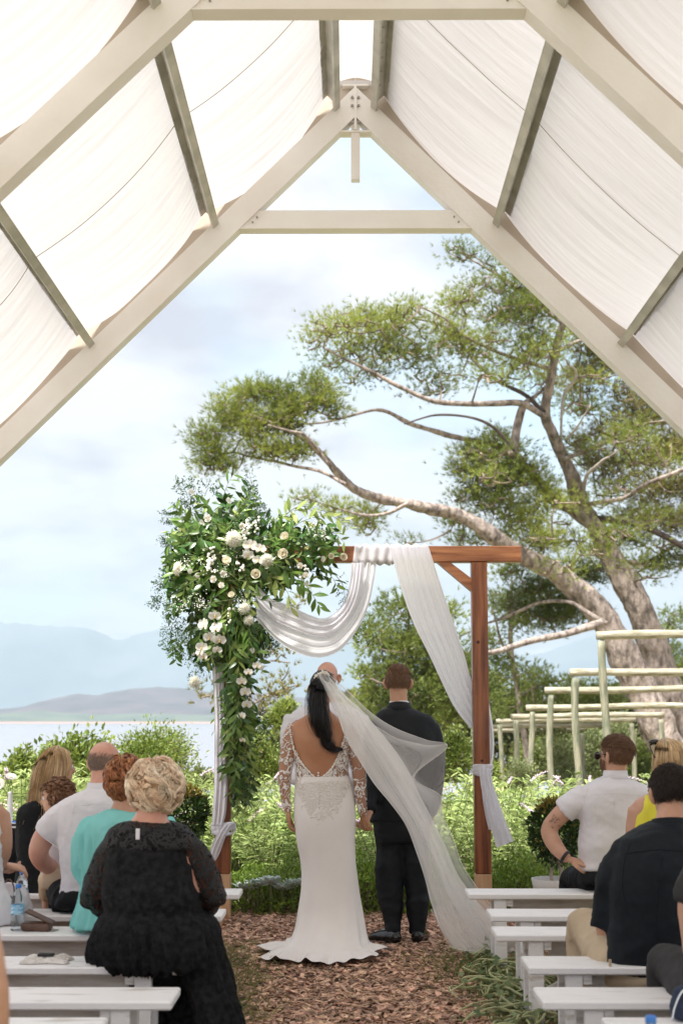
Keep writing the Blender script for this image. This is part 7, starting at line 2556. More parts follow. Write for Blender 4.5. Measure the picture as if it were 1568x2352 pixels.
w0.torso([(-216, 1985, 0, 150, 0.10), (-218, 2020, 0, 176, 0.115), (-220, 2150, 0, 168, 0.125), (-220, 2350, 0, 160, 0.125), (-220, 2560, 0, 185, 0.15)], mb)
sit_legs(w0, 0, 2600, 0.42, ((-290, -290), (-150, -150)), mb, (.10, .10, .085, .08, .08), kneez=0.48)
w0.cloth('pale_dress', mb, M['white_cotton'], 0.014, amp=0.0102, seed=93)
short_hair(w0, M['hair_brown'], length=0.12, n=900, seed=28)
# ------------------------------------------------------------------ drapes on the arch
M['drape'] = mat('white_voile', (0.86, 0.85, 0.90), (0.90, 0.89, 0.93), 3, 0.8, 0.1, 60, trans=0.30, tcol=(0.86, 0.85, 0.92))


def drape_sheet(L_, R_, nu, nv, dl, dr, amp, freq, seed, gx=0.6, slide=0.0):
    L2, R2 = spline(np.array(L_, float), nu), spline(np.array(R_, float), nu)
    dl = np.interp(np.linspace(0, 1, nu), np.linspace(0, 1, len(dl)), dl)
    dr = np.interp(np.linspace(0, 1, nu), np.linspace(0, 1, len(dr)), dr)
    P = np.zeros((nu, nv, 3))
    v = np.linspace(0, 1, nv)
    for i in range(nu):
        u = i / (nu - 1)
        ph = v * freq * 6.28 + seed + slide * u
        vv = np.clip(v + gx * np.sin(ph) / freq / 6.28, 0, 1)
        sharp = np.abs(np.sin(ph * 0.5)) ** 0.7 * 2 - 1
        Yd = dl[i] * (1 - vv) + dr[i] * vv + amp * (0.7 * sharp + 0.2 * np.sin(ph * 2.3 + 4 * u))
        for j in range(nv):
            x, y = L2[i] * (1 - vv[j]) + R2[i] * vv[j]
            P[i, j] = at(x, y, Yd[j])
    k = np.arange(nu - 1)[:, None] * nv
    j = np.arange(nv - 1)[None]
    return P.reshape(-1, 3), np.stack([k + j, k + nv + j, k + nv + j + 1, k + j + 1], -1).reshape(-1, 4)


def beam_wrap(xa, xb, skew, seed, turns=1.0):
    """cloth wound round the beam between picture columns xa and xb"""
    h = PW * 1.05
    zc, hz = (zt0 + zt1) / 2, (zt1 - zt0) / 2
    n, m_ = 60, 40
    P = np.zeros((n, m_, 3))
    for i in range(n):
        a = -0.6 + (i / (n - 1)) * (2 * math.pi) * turns
        # rounded rectangle round the section
        ca, sa = math.cos(a - math.pi / 2), math.sin(a - math.pi / 2)
        k = (abs(ca) ** 5 + abs(sa) ** 5) ** (-1 / 5)
        for j in range(m_):
            v = j / (m_ - 1)
            fold = 0.006 + 0.007 * (1 + math.sin(v * 26 + seed + 0.6 * math.sin(a * 2)))
            x = at(xa * (1 - v) + xb * v, 1275, AY)[0] + skew * math.sin(a) * 0.5 * (0.4 + v)
            P[i, j] = (x, AY + sa * k * (h + fold), zc + ca * k * (hz + fold))
    k = np.arange(n - 1)[:, None] * m_
    j = np.arange(m_ - 1)[None]
    return P.reshape(-1, 3), np.stack([k + j, k + m_ + j, k + m_ + j + 1, k + j + 1], -1).reshape(-1, 4)


FY = AY - PW - 0.03
swag = thing('swag_drape', 'white voile swag looping from the middle of the beam into the flowers', 'drape', (*at(730, 1400, AY)[:2], 0))
obj('wrap', MB().add(*beam_wrap(812, 905, 0.05, 1.0)), M['drape'], swag, smooth=True)
up = [(806, 1292), (803, 1330), (797, 1362), (780, 1395), (748, 1418), (712, 1412), (660, 1388), (618, 1372), (585, 1340)]
lo = [(864, 1292), (858, 1335), (846, 1390), (824, 1440), (782, 1492), (735, 1510), (684, 1500), (636, 1472), (590, 1425)]
P_, Q_ = drape_sheet(up, lo, 90, 80, [FY + 0.02, FY, FY + 0.01, FY + 0.03], [FY + 0.03, FY - 0.02, FY - 0.06, FY - 0.02], 0.014, 4.2, 1.0, 0.5, 1.0)
obj('swag', MB().add(P_, Q_), M['drape'], swag, smooth=True)
P_, Q_ = drape_sheet([(x + 3, y + 2) for x, y in up], [(a * .5 + c * .5, b_ * .5 + d * .5) for (a, b_), (c, d) in zip(up, lo)], 80, 50, [FY - .02] * 2, [FY - 0.05] * 2, 0.012, 3.1, 2.4, 0.5, 1.0)
obj('swag_fold', MB().add(P_, Q_), M['drape'], swag, smooth=True)

ld = thing('left_post_drape', 'narrow white voile drape hanging down the flowered left post and knotted near its foot', 'drape', (*at(500, 1700, AY)[:2], 0))
L_ = [(478, 1430), (486, 1500), (488, 1560), (492, 1640), (492, 1720), (491, 1800), (488, 1860), (487, 1895)]
R_ = [(510, 1430), (509, 1500), (514, 1560), (519, 1640), (520, 1720), (523, 1800), (520, 1860), (513, 1895)]
P_, Q_ = drape_sheet(L_, R_, 80, 50, [FY] * 2, [FY - 0.01] * 2, 0.014, 3.2, 0.5, 0.6, 2.0)
obj('hanging_cloth', MB().add(P_, Q_), M['drape'], ld, smooth=True)


def knot(parent, x0, x1, y, r, yc=AY):
    mb = MB()
    for k in range(4):
        a0 = at(x0, y, yc)
        a1 = at(x1, y, yc)
        c = (a0 + a1) / 2
        rx = (a1[0] - a0[0]) / 2
        a = np.linspace(0, 2 * math.pi, 40)
        z = c[2] + (k - 1.5) * r * 0.9 + 0.02 * np.sin(a + k)
        P = np.stack([c[0] + (rx + 0.004 * k) * np.cos(a), yc + (PW + 0.025) * np.sin(a), z], -1)
        sgn = (np.abs(np.cos(a)) ** 4 + np.abs(np.sin(a)) ** 4) ** (-0.25)
        P[:, 0] = c[0] + rx * np.cos(a) * sgn * 0.98
        P[:, 1] = yc + (PW + 0.018) * np.sin(a) * sgn
        mb.add(*tube(P, r * (0.8 + 0.25 * np.sin(a * 3 + k)), 8))
    V, Nn, Q = remesh(mb, 0.009, 2)
    obj('knot', MB().add(V, Q), M['drape'], parent, smooth=True)


knot(ld, 488, 538, 1902, 0.016)
P_, Q_ = drape_sheet([(512, 1893), (500, 1912), (486, 1940), (478, 1985)], [(536, 1893), (520, 1920), (506, 1958), (497, 1975)], 30, 40, [FY - 0.04] * 2, [FY - 0.03] * 2, 0.012, 2.6, 0.5, 0.6, 1.0)
obj('tail', MB().add(P_, Q_), M['drape'], ld, smooth=True)

rd = thing('right_drape', 'long white voile drape falling from the beam to a knot on the right arch post', 'drape', (*at(1040, 1500, AY)[:2], 0))
obj('wrap', MB().add(*beam_wrap(898, 985, -0.02, 2.2)), M['drape'], rd, smooth=True)
L_ = [(896, 1257), (903, 1290), (924, 1365), (950, 1435), (982, 1500), (1010, 1560), (1038, 1618), (1068, 1660), (1100, 1690)]
R_ = [(984, 1256), (998, 1300), (1024, 1380), (1046, 1445), (1066, 1505), (1082, 1560), (1100, 1600), (1118, 1640), (1130, 1680)]
P_, Q_ = drape_sheet(L_, R_, 110, 90, [FY - 0.015, FY - 0.02, FY, FY + 0.05, AY + 0.02, AY + PW + 0.03], [FY - 0.015, FY - 0.02, FY + 0.02, AY + 0.0, AY + PW + 0.02, AY + PW + 0.05], 0.012, 5.0, 0.2, 0.5, 1.2)
obj('falling_cloth', MB().add(P_, Q_), M['drape'], rd, smooth=True)
L_ = [(1100, 1640), (1112, 1680), (1118, 1720), (1112, 1748), (1095, 1768)]
R_ = [(1122, 1610), (1132, 1670), (1134, 1715), (1131, 1750), (1122, 1780)]
P_, Q_ = drape_sheet(L_, R_, 40, 40, [AY + PW + 0.03, AY + PW, AY, FY], [AY + PW + 0.04, AY + PW, AY, FY], 0.012, 2.4, 0.2, 0.5, 1.2)
obj('side_cloth', MB().add(P_, Q_), M['drape'], rd, smooth=True)
knot(rd, 1086, 1128, 1768, 0.014)
L_ = [(1100, 1762), (1102, 1800), (1112, 1850), (1124, 1895), (1138, 1948)]
R_ = [(1126, 1766), (1132, 1800), (1148, 1850), (1164, 1895), (1179, 1932)]
P_, Q_ = drape_sheet(L_, R_, 50, 50, [FY - 0.03, FY - 0.05], [FY - 0.03, FY - 0.06], 0.014, 2.8, 0.9, 0.6, 0.8)
obj('tail', MB().add(P_, Q_), M['drape'], rd, smooth=True)
L_ = [(1104, 1790), (1106, 1830), (1112, 1870), (1120, 1905)]
R_ = [(1120, 1790), (1128, 1830), (1138, 1870), (1150, 1912)]
P_, Q_ = drape_sheet(L_, R_, 40, 40, [FY - 0.01] * 2, [FY] * 2, 0.010, 2.2, 0.9, 0.6, 0.8)
obj('tail', MB().add(P_, Q_), M['drape'], rd, smooth=True)


# ------------------------------------------------------------------ flower arrangement
def leafmat(name, col, var=0.3, hue=0.015, rough=0.4, trans=0.3):
    m = mat(name, col, rough=rough, trans=trans, island=var, hue=hue)
    t = m.node_tree
    oi = t.nodes.new('ShaderNodeObjectInfo')
    for n in t.nodes:
        if n.type == 'MAP_RANGE' or n.type == 'TEX_WHITE_NOISE':
            i = n.inputs['Value'] if n.type == 'MAP_RANGE' else n.inputs['W']
            if i.links and i.links[0].from_node.type == 'NEW_GEOMETRY':
                ad = t.nodes.new('ShaderNodeMath')
                ad.operation = 'ADD'
                t.links.new(i.links[0].from_socket, ad.inputs[0])
                t.links.new(oi.outputs['Random'], ad.inputs[1])
                fr = t.nodes.new('ShaderNodeMath')
                fr.operation = 'FRACT'
                t.links.new(ad.outputs[0], fr.inputs[0])
                t.links.new(fr.outputs[0], i)
    return m


M['lf_dark'] = leafmat('dark_ruscus_leaf', (0.040, 0.095, 0.018), 0.4, rough=0.3, trans=0.2)
M['lf_mid'] = leafmat('green_foliage_leaf', (0.11, 0.20, 0.035), 0.35, rough=0.35)
M['lf_light'] = leafmat('pale_eucalyptus_leaf', (0.30, 0.38, 0.11), 0.3, 0.02, rough=0.45, trans=0.4)
M['lf_fine'] = leafmat('fine_dark_spray', (0.045, 0.10, 0.020), 0.4, rough=0.5, trans=0.2)
M['petal'] = mat('white_petal', (0.84, 0.82, 0.76), (0.88, 0.86, 0.82), 8, 0.6, trans=0.3)
M['rose'] = mat('cream_rose', (0.84, 0.78, 0.62), (0.88, 0.84, 0.72), 8, 0.6, trans=0.25)
M['rose_core'] = mat('rose_heart', (0.78, 0.62, 0.36), rough=0.7)
M['mum'] = mat('ivory_petal', (0.86, 0.84, 0.70), (0.90, 0.89, 0.80), 8, 0.6, trans=0.25)
M['lip'] = mat('orchid_lip', (0.72, 0.50, 0.18), rough=0.5)
M['tinyflower'] = mat('tiny_white_flower', (0.84, 0.84, 0.76), rough=0.7, island=0.1)

flo = thing('flower_arrangement', 'lush corner arrangement of white roses, orchids and mixed greenery on the left of the arch', 'flowers', (*at(515, 1300, AY)[:2], 0))
FO = worldloc(flo)


def leaf_mesh(name, m, ratio, tip=0.5, curl=0.18, cup=0.2):
    t = np.array([0, 0.12, 0.3, 0.5, 0.7, 0.87, 1.0])
    w_ = np.sin(np.pi * t ** (0.75 if tip < 0.5 else 0.95)) ** 0.9 * ratio / 2
    w_[0], w_[-1] = ratio * 0.05, 0.002
    V = []
    for a, b in zip(t, w_):
        z = -curl * a * a
        V += [(-b, a, z + cup * b), (0, a, z), (b, a, z + cup * b)]
    Q = []
    for i in range(6):
        for j in range(2):
            q = i * 3 + j
            Q.append([q, q + 1, q + 4, q + 3])
    return MB().add(np.array(V), np.array(Q)).mesh(name, m, True)


LM = {'dark': leaf_mesh('leaf', M['lf_dark'], 0.42), 'mid': leaf_mesh('leaf', M['lf_mid'], 0.34), 'light': leaf_mesh('leaf', M['lf_light'], 0.32, curl=0.1),
      'long': leaf_mesh('leaf', M['lf_mid'], 0.22, curl=0.25), 'longlight': leaf_mesh('leaf', M['lf_light'], 0.22, curl=0.2)}


def place_mat(p, d, n, s):
    d = unit(np.asarray(d, float))
    x = unit(np.cross(d, n))
    z = np.cross(x, d)
    m4 = Matrix.Identity(4)
    for i in range(3):
        m4[i][0], m4[i][1], m4[i][2], m4[i][3] = x[i] * s, d[i] * s, z[i] * s, p[i]
    return m4


NLEAF = [0]
EXTRA = {}


def leaf(kind, p, d, s, nrm=None):
    nrm = nrm if nrm is not None else np.array((0, -1, 0.5)) + rng.normal(size=3) * 0.6
    if NLEAF[0] < 285:
        o = link('leaf', LM[kind], flo)
        o.matrix_basis = place_mat(np.asarray(p) - FO, d, nrm, s)
        NLEAF[0] += 1
    else:
        EXTRA.setdefault(kind, []).append(np.array(place_mat(p, d, nrm, s)))


def spray(path, Y, kind, n, size, dys=(0, 0), stem=0.0022, spread=0.9):
    """leafy stem: picture points, alternate leaves"""
    k = len(path)
    dd = np.interp(np.linspace(0, 1, k), [0, 1], dys)
    P = spline(np.array([at(x, y, Y + d) for (x, y), d in zip(path, dd)]), n + 3)
    STEMS.append(spline(P, 14))
    T = unit(np.gradient(P, axis=0))
    for i in range(2, n + 3):
        side = 1 if i % 2 else -1
        w_ = unit(np.cross(T[i], (0, 1, 0)))
        d = T[i] * 0.75 + w_ * side * spread * rng.uniform(0.6, 1.1) + rng.normal(size=3) * 0.25 + np.array((0, 0, -0.15))
        leaf(kind, P[i], d, size * rng.uniform(0.75, 1.2) * (1.0 if i < n else 0.8))


STEMS = []
# the sprays that show most, one by one
for pth, kd, n, sz, ds in (
        ([(640, 1230), (700, 1195), (760, 1185), (800, 1215)], 'light', 11, 0.085, (0, -0.1)), ([(630, 1210), (680, 1165), (730, 1170), (790, 1192)], 'light', 11, 0.080, (0, 0.05)),
        ([(650, 1250), (710, 1230), (760, 1222), (790, 1245)], 'light', 10, 0.080, (0, -0.12)), ([(620, 1200), (660, 1178), (700, 1170), (735, 1178)], 'light', 8, 0.085, (0, 0)),
        ([(640, 1290), (690, 1330), (720, 1370), (735, 1395)], 'mid', 9, 0.10, (-0.1, -0.15)), ([(600, 1310), (630, 1330), (660, 1360), (668, 1395)], 'light', 9, 0.10, (-0.15, -0.2)),
        ([(590, 1290), (630, 1295), (665, 1318), (690, 1350)], 'mid', 9, 0.105, (-0.15, -0.2)), ([(560, 1310), (570, 1345), (580, 1370), (575, 1400)], 'light', 7, 0.08, (-0.15, -0.2)),
        ([(700, 1270), (740, 1300), (765, 1330), (775, 1350)], 'mid', 8, 0.08, (-0.05, -0.1)), ([(460, 1290), (435, 1330), (420, 1370)], 'light', 5, 0.085, (-0.1, -0.15)),
        ([(470, 1240), (450, 1290), (455, 1340), (448, 1370)], 'mid', 7, 0.085, (-0.1, -0.15)), ([(520, 1150), (560, 1160), (600, 1190)], 'mid', 6, 0.085, (0, 0)),
        ([(500, 1190), (480, 1165), (450, 1150)], 'mid', 5, 0.085, (0, 0)),
        ([(545, 1500), (552, 1560), (548, 1640), (545, 1700)], 'long', 14, 0.095, (-0.12, -0.1)), ([(555, 1600), (558, 1680), (560, 1760), (568, 1850)], 'longlight', 18, 0.10, (-0.12, -0.1)),
        ([(540, 1640), (545, 1720), (550, 1800), (552, 1862)], 'longlight', 16, 0.095, (-0.14, -0.1)), ([(545, 1560), (525, 1640), (520, 1720), (530, 1790)], 'long', 13, 0.085, (-0.1, -0.1)),
        ([(555, 1660), (570, 1720), (575, 1780), (572, 1840)], 'longlight', 13, 0.095, (-0.1, -0.12)), ([(520, 1500), (503, 1560), (497, 1620), (492, 1680)], 'mid', 10, 0.06, (-0.02, 0.0)),
        ([(540, 1420), (560, 1470), (585, 1500), (600, 1540)], 'mid', 9, 0.09, (-0.15, -0.15)), ([(560, 1420), (580, 1440), (600, 1450), (620, 1475)], 'dark', 7, 0.07, (-0.12, -0.12)),
        ([(540, 1440), (545, 1500), (550, 1550), (552, 1600)], 'light', 9, 0.09, (-0.2, -0.16))):
    spray(pth, AY - 0.04, kd, n, sz * 1.15, ds)
# the body of the arrangement
g_ = np.random.default_rng(41)
SP = []
for k in range(400):
    a = g_.uniform(-0.45, math.pi + 0.9)
    x0, y0 = 515 + g_.normal() * 32, 1300 + g_.normal() * 38
    L_ = g_.uniform(60, 130) * (1.25 if abs(math.cos(a)) > 0.8 and math.cos(a) > 0 else 0.95)
    x1, y1 = x0 + math.cos(a) * L_, y0 - math.sin(a) * L_ * 0.92 + 8
    x1 = max(x1, 388)
    if x1 > 640:
        y1 = min(y1, 1340)
    SP.append(((x0, y0), ((x0 + x1) / 2, (y0 + y1) / 2 - 8), (x1, y1)))
for k in range(170):
    x0, y0 = 520 + g_.normal() * 38, 1370 + g_.uniform(0, 90)
    SP.append(((x0, y0), (x0 + g_.normal() * 10, y0 + 35), (x0 * 0.8 + 535 * 0.2 + g_.normal() * 22, y0 + 72)))
for k in range(150):
    x0, y0 = 545 + g_.normal() * 10, 1480 + g_.uniform(0, 1) ** 1.3 * 300
    SP.append(((x0, y0), (x0 + g_.normal() * 8, y0 + 40), (x0 + g_.normal() * 16, y0 + 85)))
for k in range(75):
    x0, y0 = 600 + g_.uniform(0, 130), 1255 + g_.normal() * 14
    a = g_.uniform(-1.1, 1.1)
    SP.append(((x0, y0), (x0 + 22, y0 - 18 * a), (x0 + 40 + g_.normal() * 8, y0 - 45 * a)))
for k, pth in enumerate(SP):
    kd = ('dark', 'mid', 'dark', 'mid', 'dark', 'long', 'light')[k % 7]
    dy = g_.uniform(-0.20, 0.20)
    spray(pth, AY, kd, 7, g_.uniform(0.07, 0.115) if kd != 'light' else 0.085, (dy, dy + g_.uniform(-0.08, 0.08)))
for kd, mats_ in EXTRA.items():
    me0 = LM[kd]
    V0 = np.zeros(len(me0.vertices) * 3)
    me0.vertices.foreach_get('co', V0)
    V0 = V0.reshape(-1, 3)
    F0 = np.array([list(p.vertices) for p in me0.polygons])
    A = np.array(mats_)
    VV = np.einsum('nij,vj->nvi', A[:, :3, :3], V0) + A[:, None, :3, 3]
    FF = (np.arange(len(A)) * len(V0))[:, None, None] + F0[None]
    tag(obj({'dark': 'dark_leaves', 'mid': 'green_leaves', 'light': 'pale_leaves', 'long': 'long_leaves', 'longlight': 'pale_long_leaves'}[kd], MB().add(VV.reshape(-1, 3), FF.reshape(-1, 4)), me0.materials[0], flo, smooth=True), kind='stuff')
# fine sprays: tiny leaves on thin branching stems round the left edge, the top spike and beside the swag
FS = [([(450, 1240), (420, 1200), (395, 1190), (378, 1187)], 26), ([(440, 1270), (410, 1250), (390, 1240), (376, 1243)], 24), ([(450, 1210), (435, 1160), (425, 1125), (402, 1110)], 26), ([(460, 1200), (440, 1150), (450, 1120), (430, 1104)], 26),
      ([(430, 1330), (400, 1330), (375, 1335), (362, 1345)], 26), ([(420, 1370), (390, 1375), (365, 1385), (350, 1382)], 26), ([(420, 1400), (400, 1430), (385, 1450), (380, 1475)], 26), ([(440, 1420), (420, 1470), (405, 1500)], 24),
      ([(440, 1440), (430, 1490), (440, 1520), (460, 1530)], 24), ([(570, 1240), (572, 1190), (576, 1150), (577, 1095)], 34), ([(580, 1230), (590, 1190), (585, 1150), (572, 1120)], 30), ([(585, 1240), (600, 1210), (605, 1180), (596, 1165)], 26),
      ([(560, 1220), (558, 1180), (566, 1140)], 24), ([(440, 1300), (415, 1300), (395, 1310), (375, 1318)], 24), ([(430, 1350), (410, 1360), (395, 1390), (385, 1420)], 26), ([(460, 1350), (440, 1400), (425, 1440), (410, 1460)], 26),
      ([(600, 1400), (620, 1430), (630, 1460), (625, 1490)], 30), ([(590, 1410), (605, 1450), (612, 1480), (605, 1500)], 30), ([(610, 1390), (630, 1410), (636, 1440), (632, 1470)], 28), ([(560, 1440), (575, 1480), (570, 1510)], 24),
      ([(480, 1480), (470, 1520), (452, 1545), (447, 1560)], 12), ([(760, 1310), (785, 1340), (792, 1370), (806, 1400)], 14), ([(790, 1370), (795, 1400), (805, 1425), (820, 1435)], 14), ([(785, 1380), (800, 1390), (815, 1388)], 12),
      ([(800, 1400), (815, 1440), (830, 1460), (850, 1470)], 12), ([(570, 1620), (590, 1650), (600, 1680), (598, 1710)], 18), ([(580, 1640), (600, 1650), (615, 1665)], 14), ([(470, 1140), (480, 1120), (500, 1125)], 14),
      ([(450, 1180), (420, 1170), (408, 1155)], 18), ([(530, 1520), (535, 1560), (520, 1600), (515, 1640)], 22), ([(540, 1520), (555, 1560), (560, 1590)], 22), ([(430, 1470), (402, 1490), (392, 1497)], 16)]
CC, DD, LL = [], [], []
for pth, n in FS:
    dy = g_.uniform(-0.12, 0.12)
    P = spline(np.array([at(x, y, AY + dy) for x, y in pth]), n)
    STEMS.append(spline(P, 14))
    T = unit(np.gradient(P, axis=0))
    for i in range(3, n):
        for s_ in (-1, 1):
            w_ = unit(np.cross(T[i], (0, 1, 0)) + g_.normal(size=3) * 0.5)
            L_ = 0.055 * (1 - 0.6 * i / n) + 0.018
            tw = [P[i], P[i] + (T[i] * 0.5 + w_ * s_) * L_]
            for q in range(7):
                f = 0.25 + 0.75 * q / 6
                CC.append(tw[0] * (1 - f) + tw[1] * f + g_.normal(size=3) * 0.004)
                DD.append(T[i] * 0.4 + w_ * s_ * 0.6 + g_.normal(size=3) * 0.6)
                LL.append(g_.uniform(0.012, 0.022))
tag(obj('fine_leaves', MB().add(*diamonds(np.array(CC), np.array(DD), np.array(LL), np.array(LL) * 0.5, 4)), M['lf_fine'], flo), kind='stuff')
tag(obj('stems', MB().add(*many_tubes(np.array(STEMS), 0.0028, 0.0012, 4)), M['stem'], flo), kind='stuff')

# --- blossoms
pt = np.linspace(0, 1, 6)


def petal_mesh(name, m, length, width, cup, back=0.0):
    n, k = 6, 5
    V = []
    for t in np.linspace(0, 1, n):
        w_ = width / 2 * (math.sin(math.pi * min(1, t * 0.62 + 0.12)) ** 0.8) * (1 if t < 0.95 else 0.75)
        for s_ in np.linspace(-1, 1, k):
            V.append((s_ * w_, t * length, cup * (t ** 2) * length * (1 - back * t) + 0.25 * w_ * s_ * s_ + 0.04 * length * math.sin(s_ * 5 + t * 4)))
    Q = []
    for i in range(n - 1):
        for j in range(k - 1):
            q = i * k + j
            Q.append([q, q + 1, q + k + 1, q + k])
    return MB().add(np.array(V), np.array(Q)).mesh(name, m, True)


PM = {'orchid_w': petal_mesh('petal', M['petal'], 1.0, 1.05, 0.12), 'orchid_n': petal_mesh('petal', M['petal'], 1.0, 0.62, 0.1), 'rose': petal_mesh('petal', M['rose'], 1.0, 1.15, 0.9, 0.25),
      'ragged': petal_mesh('petal', M['petal'], 1.0, 0.8, 0.35)}


def basis(f):
    f = unit(np.asarray(f, float))
    x = unit(np.cross(f, (0, 0, 1.0)))
    return x, np.cross(x, f), f


def orchid(x, y, r, dy=-0.24, f=None):
    p = at(x, y, AY + dy)
    R_ = px(r, AY)
    f = f if f is not None else np.array((rng.normal() * 0.35, -1, rng.normal() * 0.25 + 0.05))
    ex, ey, ez = basis(f)
    lipm = MB().add(*ell(p + ez * 0.006, (0.006, 0.008, 0.007), 8, 6)).add(*ell(p + ez * 0.008 - ey * R_ * 0.22, (R_ * 0.12, 0.006, R_ * 0.16), 8, 6))
    o = obj('orchid', lipm, M['lip'], flo, smooth=True)
    for a, kd, s in ((90, 'orchid_n', 0.95), (210, 'orchid_n', 0.9), (330, 'orchid_n', 0.9), (18, 'orchid_w', 1.05), (162, 'orchid_w', 1.05)):
        d = ex * math.cos(R(a)) + ey * math.sin(R(a))
        q = link('petal', PM[kd], o)
        q.matrix_basis = place_mat(p - FO + ez * (0.003 if kd == 'orchid_w' else 0), d + ez * 0.08, ez, R_ * s)


def rose(x, y, r, dy=-0.24, kd='rose'):
    p = at(x, y, AY + dy)
    R_ = px(r, AY)
    f = np.array((rng.normal() * 0.3, -1, rng.normal() * 0.2 + 0.2))
    ex, ey, ez = basis(f)
    Bm = np.eye(4)
    Bm[:3, 0], Bm[:3, 1], Bm[:3, 2] = ex, ey, ez
    core = MB()
    a = np.linspace(0, 13, 50)
    rr = R_ * (0.08 + 0.38 * a / 13)
    C = p + ex[None] * (rr * np.cos(a))[:, None] + ey[None] * (rr * np.sin(a))[:, None] + ez[None] * (R_ * (0.52 - 0.18 * a / 13))[:, None]
    core.add(*tube(C, [(0.0016, R_ * 0.20)] * 50, 6, side=np.array(ex)))
    core.add(*ell(p + ez * R_ * 0.12, (R_ * 0.46, R_ * 0.46, R_ * 0.34), 12, 8, Bm), 1)
    o = obj('rose' if kd == 'rose' else 'lisianthus', core, [M['rose'], M['rose_core']], flo, smooth=True)
    for ring, (n, tilt, s) in enumerate(((4, 1.9, 0.62), (5, 1.0, 0.80), (6, 0.35, 0.95))):
        for k in range(n):
            an = 6.283 * (k / n) + ring * 0.6 + rng.normal() * 0.1
            d = ex * math.cos(an) + ey * math.sin(an) + ez * tilt * 0.8
            q = link('petal', PM[kd], o)
            q.matrix_basis = place_mat(p - FO + (ex * math.cos(an) + ey * math.sin(an)) * R_ * 0.10, d, ez - (ex * math.cos(an) + ey * math.sin(an)) * 0.5, R_ * s)


def mum(x, y, r, dy=-0.25, f=None):
    p = at(x, y, AY + dy)
    R_ = px(r, AY)
    f = f if f is not None else np.array((rng.normal() * 0.3, -1, rng.normal() * 0.2 + 0.1))
    ex, ey, ez = basis(f)
    mb = MB()
    n = 130
    for k in range(n):
        u = (k + 0.5) / n
        th = math.acos(1 - u * 1.12)
        an = k * 2.39996
        d = (ex * math.cos(an) + ey * math.sin(an)) * math.sin(th) + ez * math.cos(th)
        L_ = R_ * (0.45 + 0.62 * u) * rng.uniform(0.9, 1.1)
        q = p + d * L_ + ez * R_ * 0.12 * (1 - u)
        mb.add(*tube([p, p * 0.4 + q * 0.6 + rng.normal(size=3) * 0.002, q + (ex * math.cos(an) + ey * math.sin(an)) * 0.002], [0.001, R_ * 0.055, R_ * 0.030], 4))
    mb.add(*ell(p, R_ * 0.35, 10, 8), 1)
    tag(obj('chrysanthemum', mb, [M['mum'], M['rose_core']], flo, smooth=True), kind='stuff')


for q in ((537, 1238, 20), (613, 1287, 16), (410, 1306, 17), (448, 1568, 15), (562, 1398, 15), (572, 1425, 12)):
    mum(*q, f=np.array((-0.9, -0.7, 0.1)) if q[0] == 410 else None)
for q in ((520, 1292, 12), (653, 1274, 14), (589, 1320, 13), (657, 1235, 12), (533, 1369, 9), (787, 1280, 10), (759, 1277, 8)):
    rose(*q)
for q in ((478, 1190, 10), (492, 1330, 9), (512, 1318, 9), (508, 1345, 8), (555, 1208, 8), (690, 1300, 8), (702, 1322, 8)):
    rose(*q, kd='ragged')
for q in ((574, 1254, 16), (596, 1262, 14), (568, 1275, 14), (592, 1288, 13), (470, 1436, 17), (494, 1415, 14), (499, 1444, 17), (480, 1465, 14), (505, 1470, 15), (462, 1488, 14), (468, 1508, 12), (498, 1494, 11),
          (562, 1590, 13), (556, 1565, 12), (566, 1618, 12), (556, 1645, 10), (590, 1530, 10), (570, 1545, 10), (558, 1700, 7), (460, 1500, 10)):
    orchid(*q)
for k, (x, y) in enumerate(((530, 1155), (445, 1135), (437, 1318), (455, 1328), (470, 1205), (740, 1290), (600, 1540), (582, 1500), (700, 1345))):
    p = at(x, y, AY - 0.2)
    o = link('white_petal', PM['ragged'], flo)
    o.matrix_basis = place_mat(p - FO, np.array((rng.normal(), -0.3, 0.8)), np.array((0, -1, 0.4)), px(14, AY))
# small white florets: stock spikes and baby's breath
mb = MB()
for (x0, y0), (x1, y1), n, s in (((488, 1255), (478, 1308), 26, 3.6), ((567, 1200), (562, 1242), 22, 3.4), ((549, 1290), (556, 1312), 10, 3), ((700, 1300), (694, 1335), 10, 3), ((478, 1308), (490, 1315), 8, 2.6), ((528, 1395), (524, 1440), 12, 2.6), ((590, 1190), (586, 1225), 10, 2.5)):
    for k in range(n):
        u = k / n
        p = at(x0 + (x1 - x0) * u + g_.normal() * 4, y0 + (y1 - y0) * u + g_.normal() * 2, AY - 0.22 + g_.normal() * 0.015)
        mb.add(*ell(p, px(s * g_.uniform(0.7, 1.3), AY), 7, 5))
for cx_0, cy_0, n, s in ((722, 1215, 60, 18), (715, 1208, 40, 22), (555, 1385, 40, 16), (422, 1288, 60, 14), (455, 1382, 70, 18), (420, 1390, 40, 14), (520, 1310, 30, 20), (740, 1230, 30, 12), (470, 1300, 30, 16), (545, 1270, 30, 16)):
    for k in range(n):
        p = at(cx_0 + g_.normal() * s * 0.6, cy_0 + g_.normal() * s * 0.6, AY - 0.2 + g_.normal() * 0.03)
        mb.add(*ell(p, px(g_.uniform(0.8, 1.5), AY), 5, 4))
tag(obj('tiny_flowers', mb, M['tinyflower'], flo, smooth=True), kind='stuff')

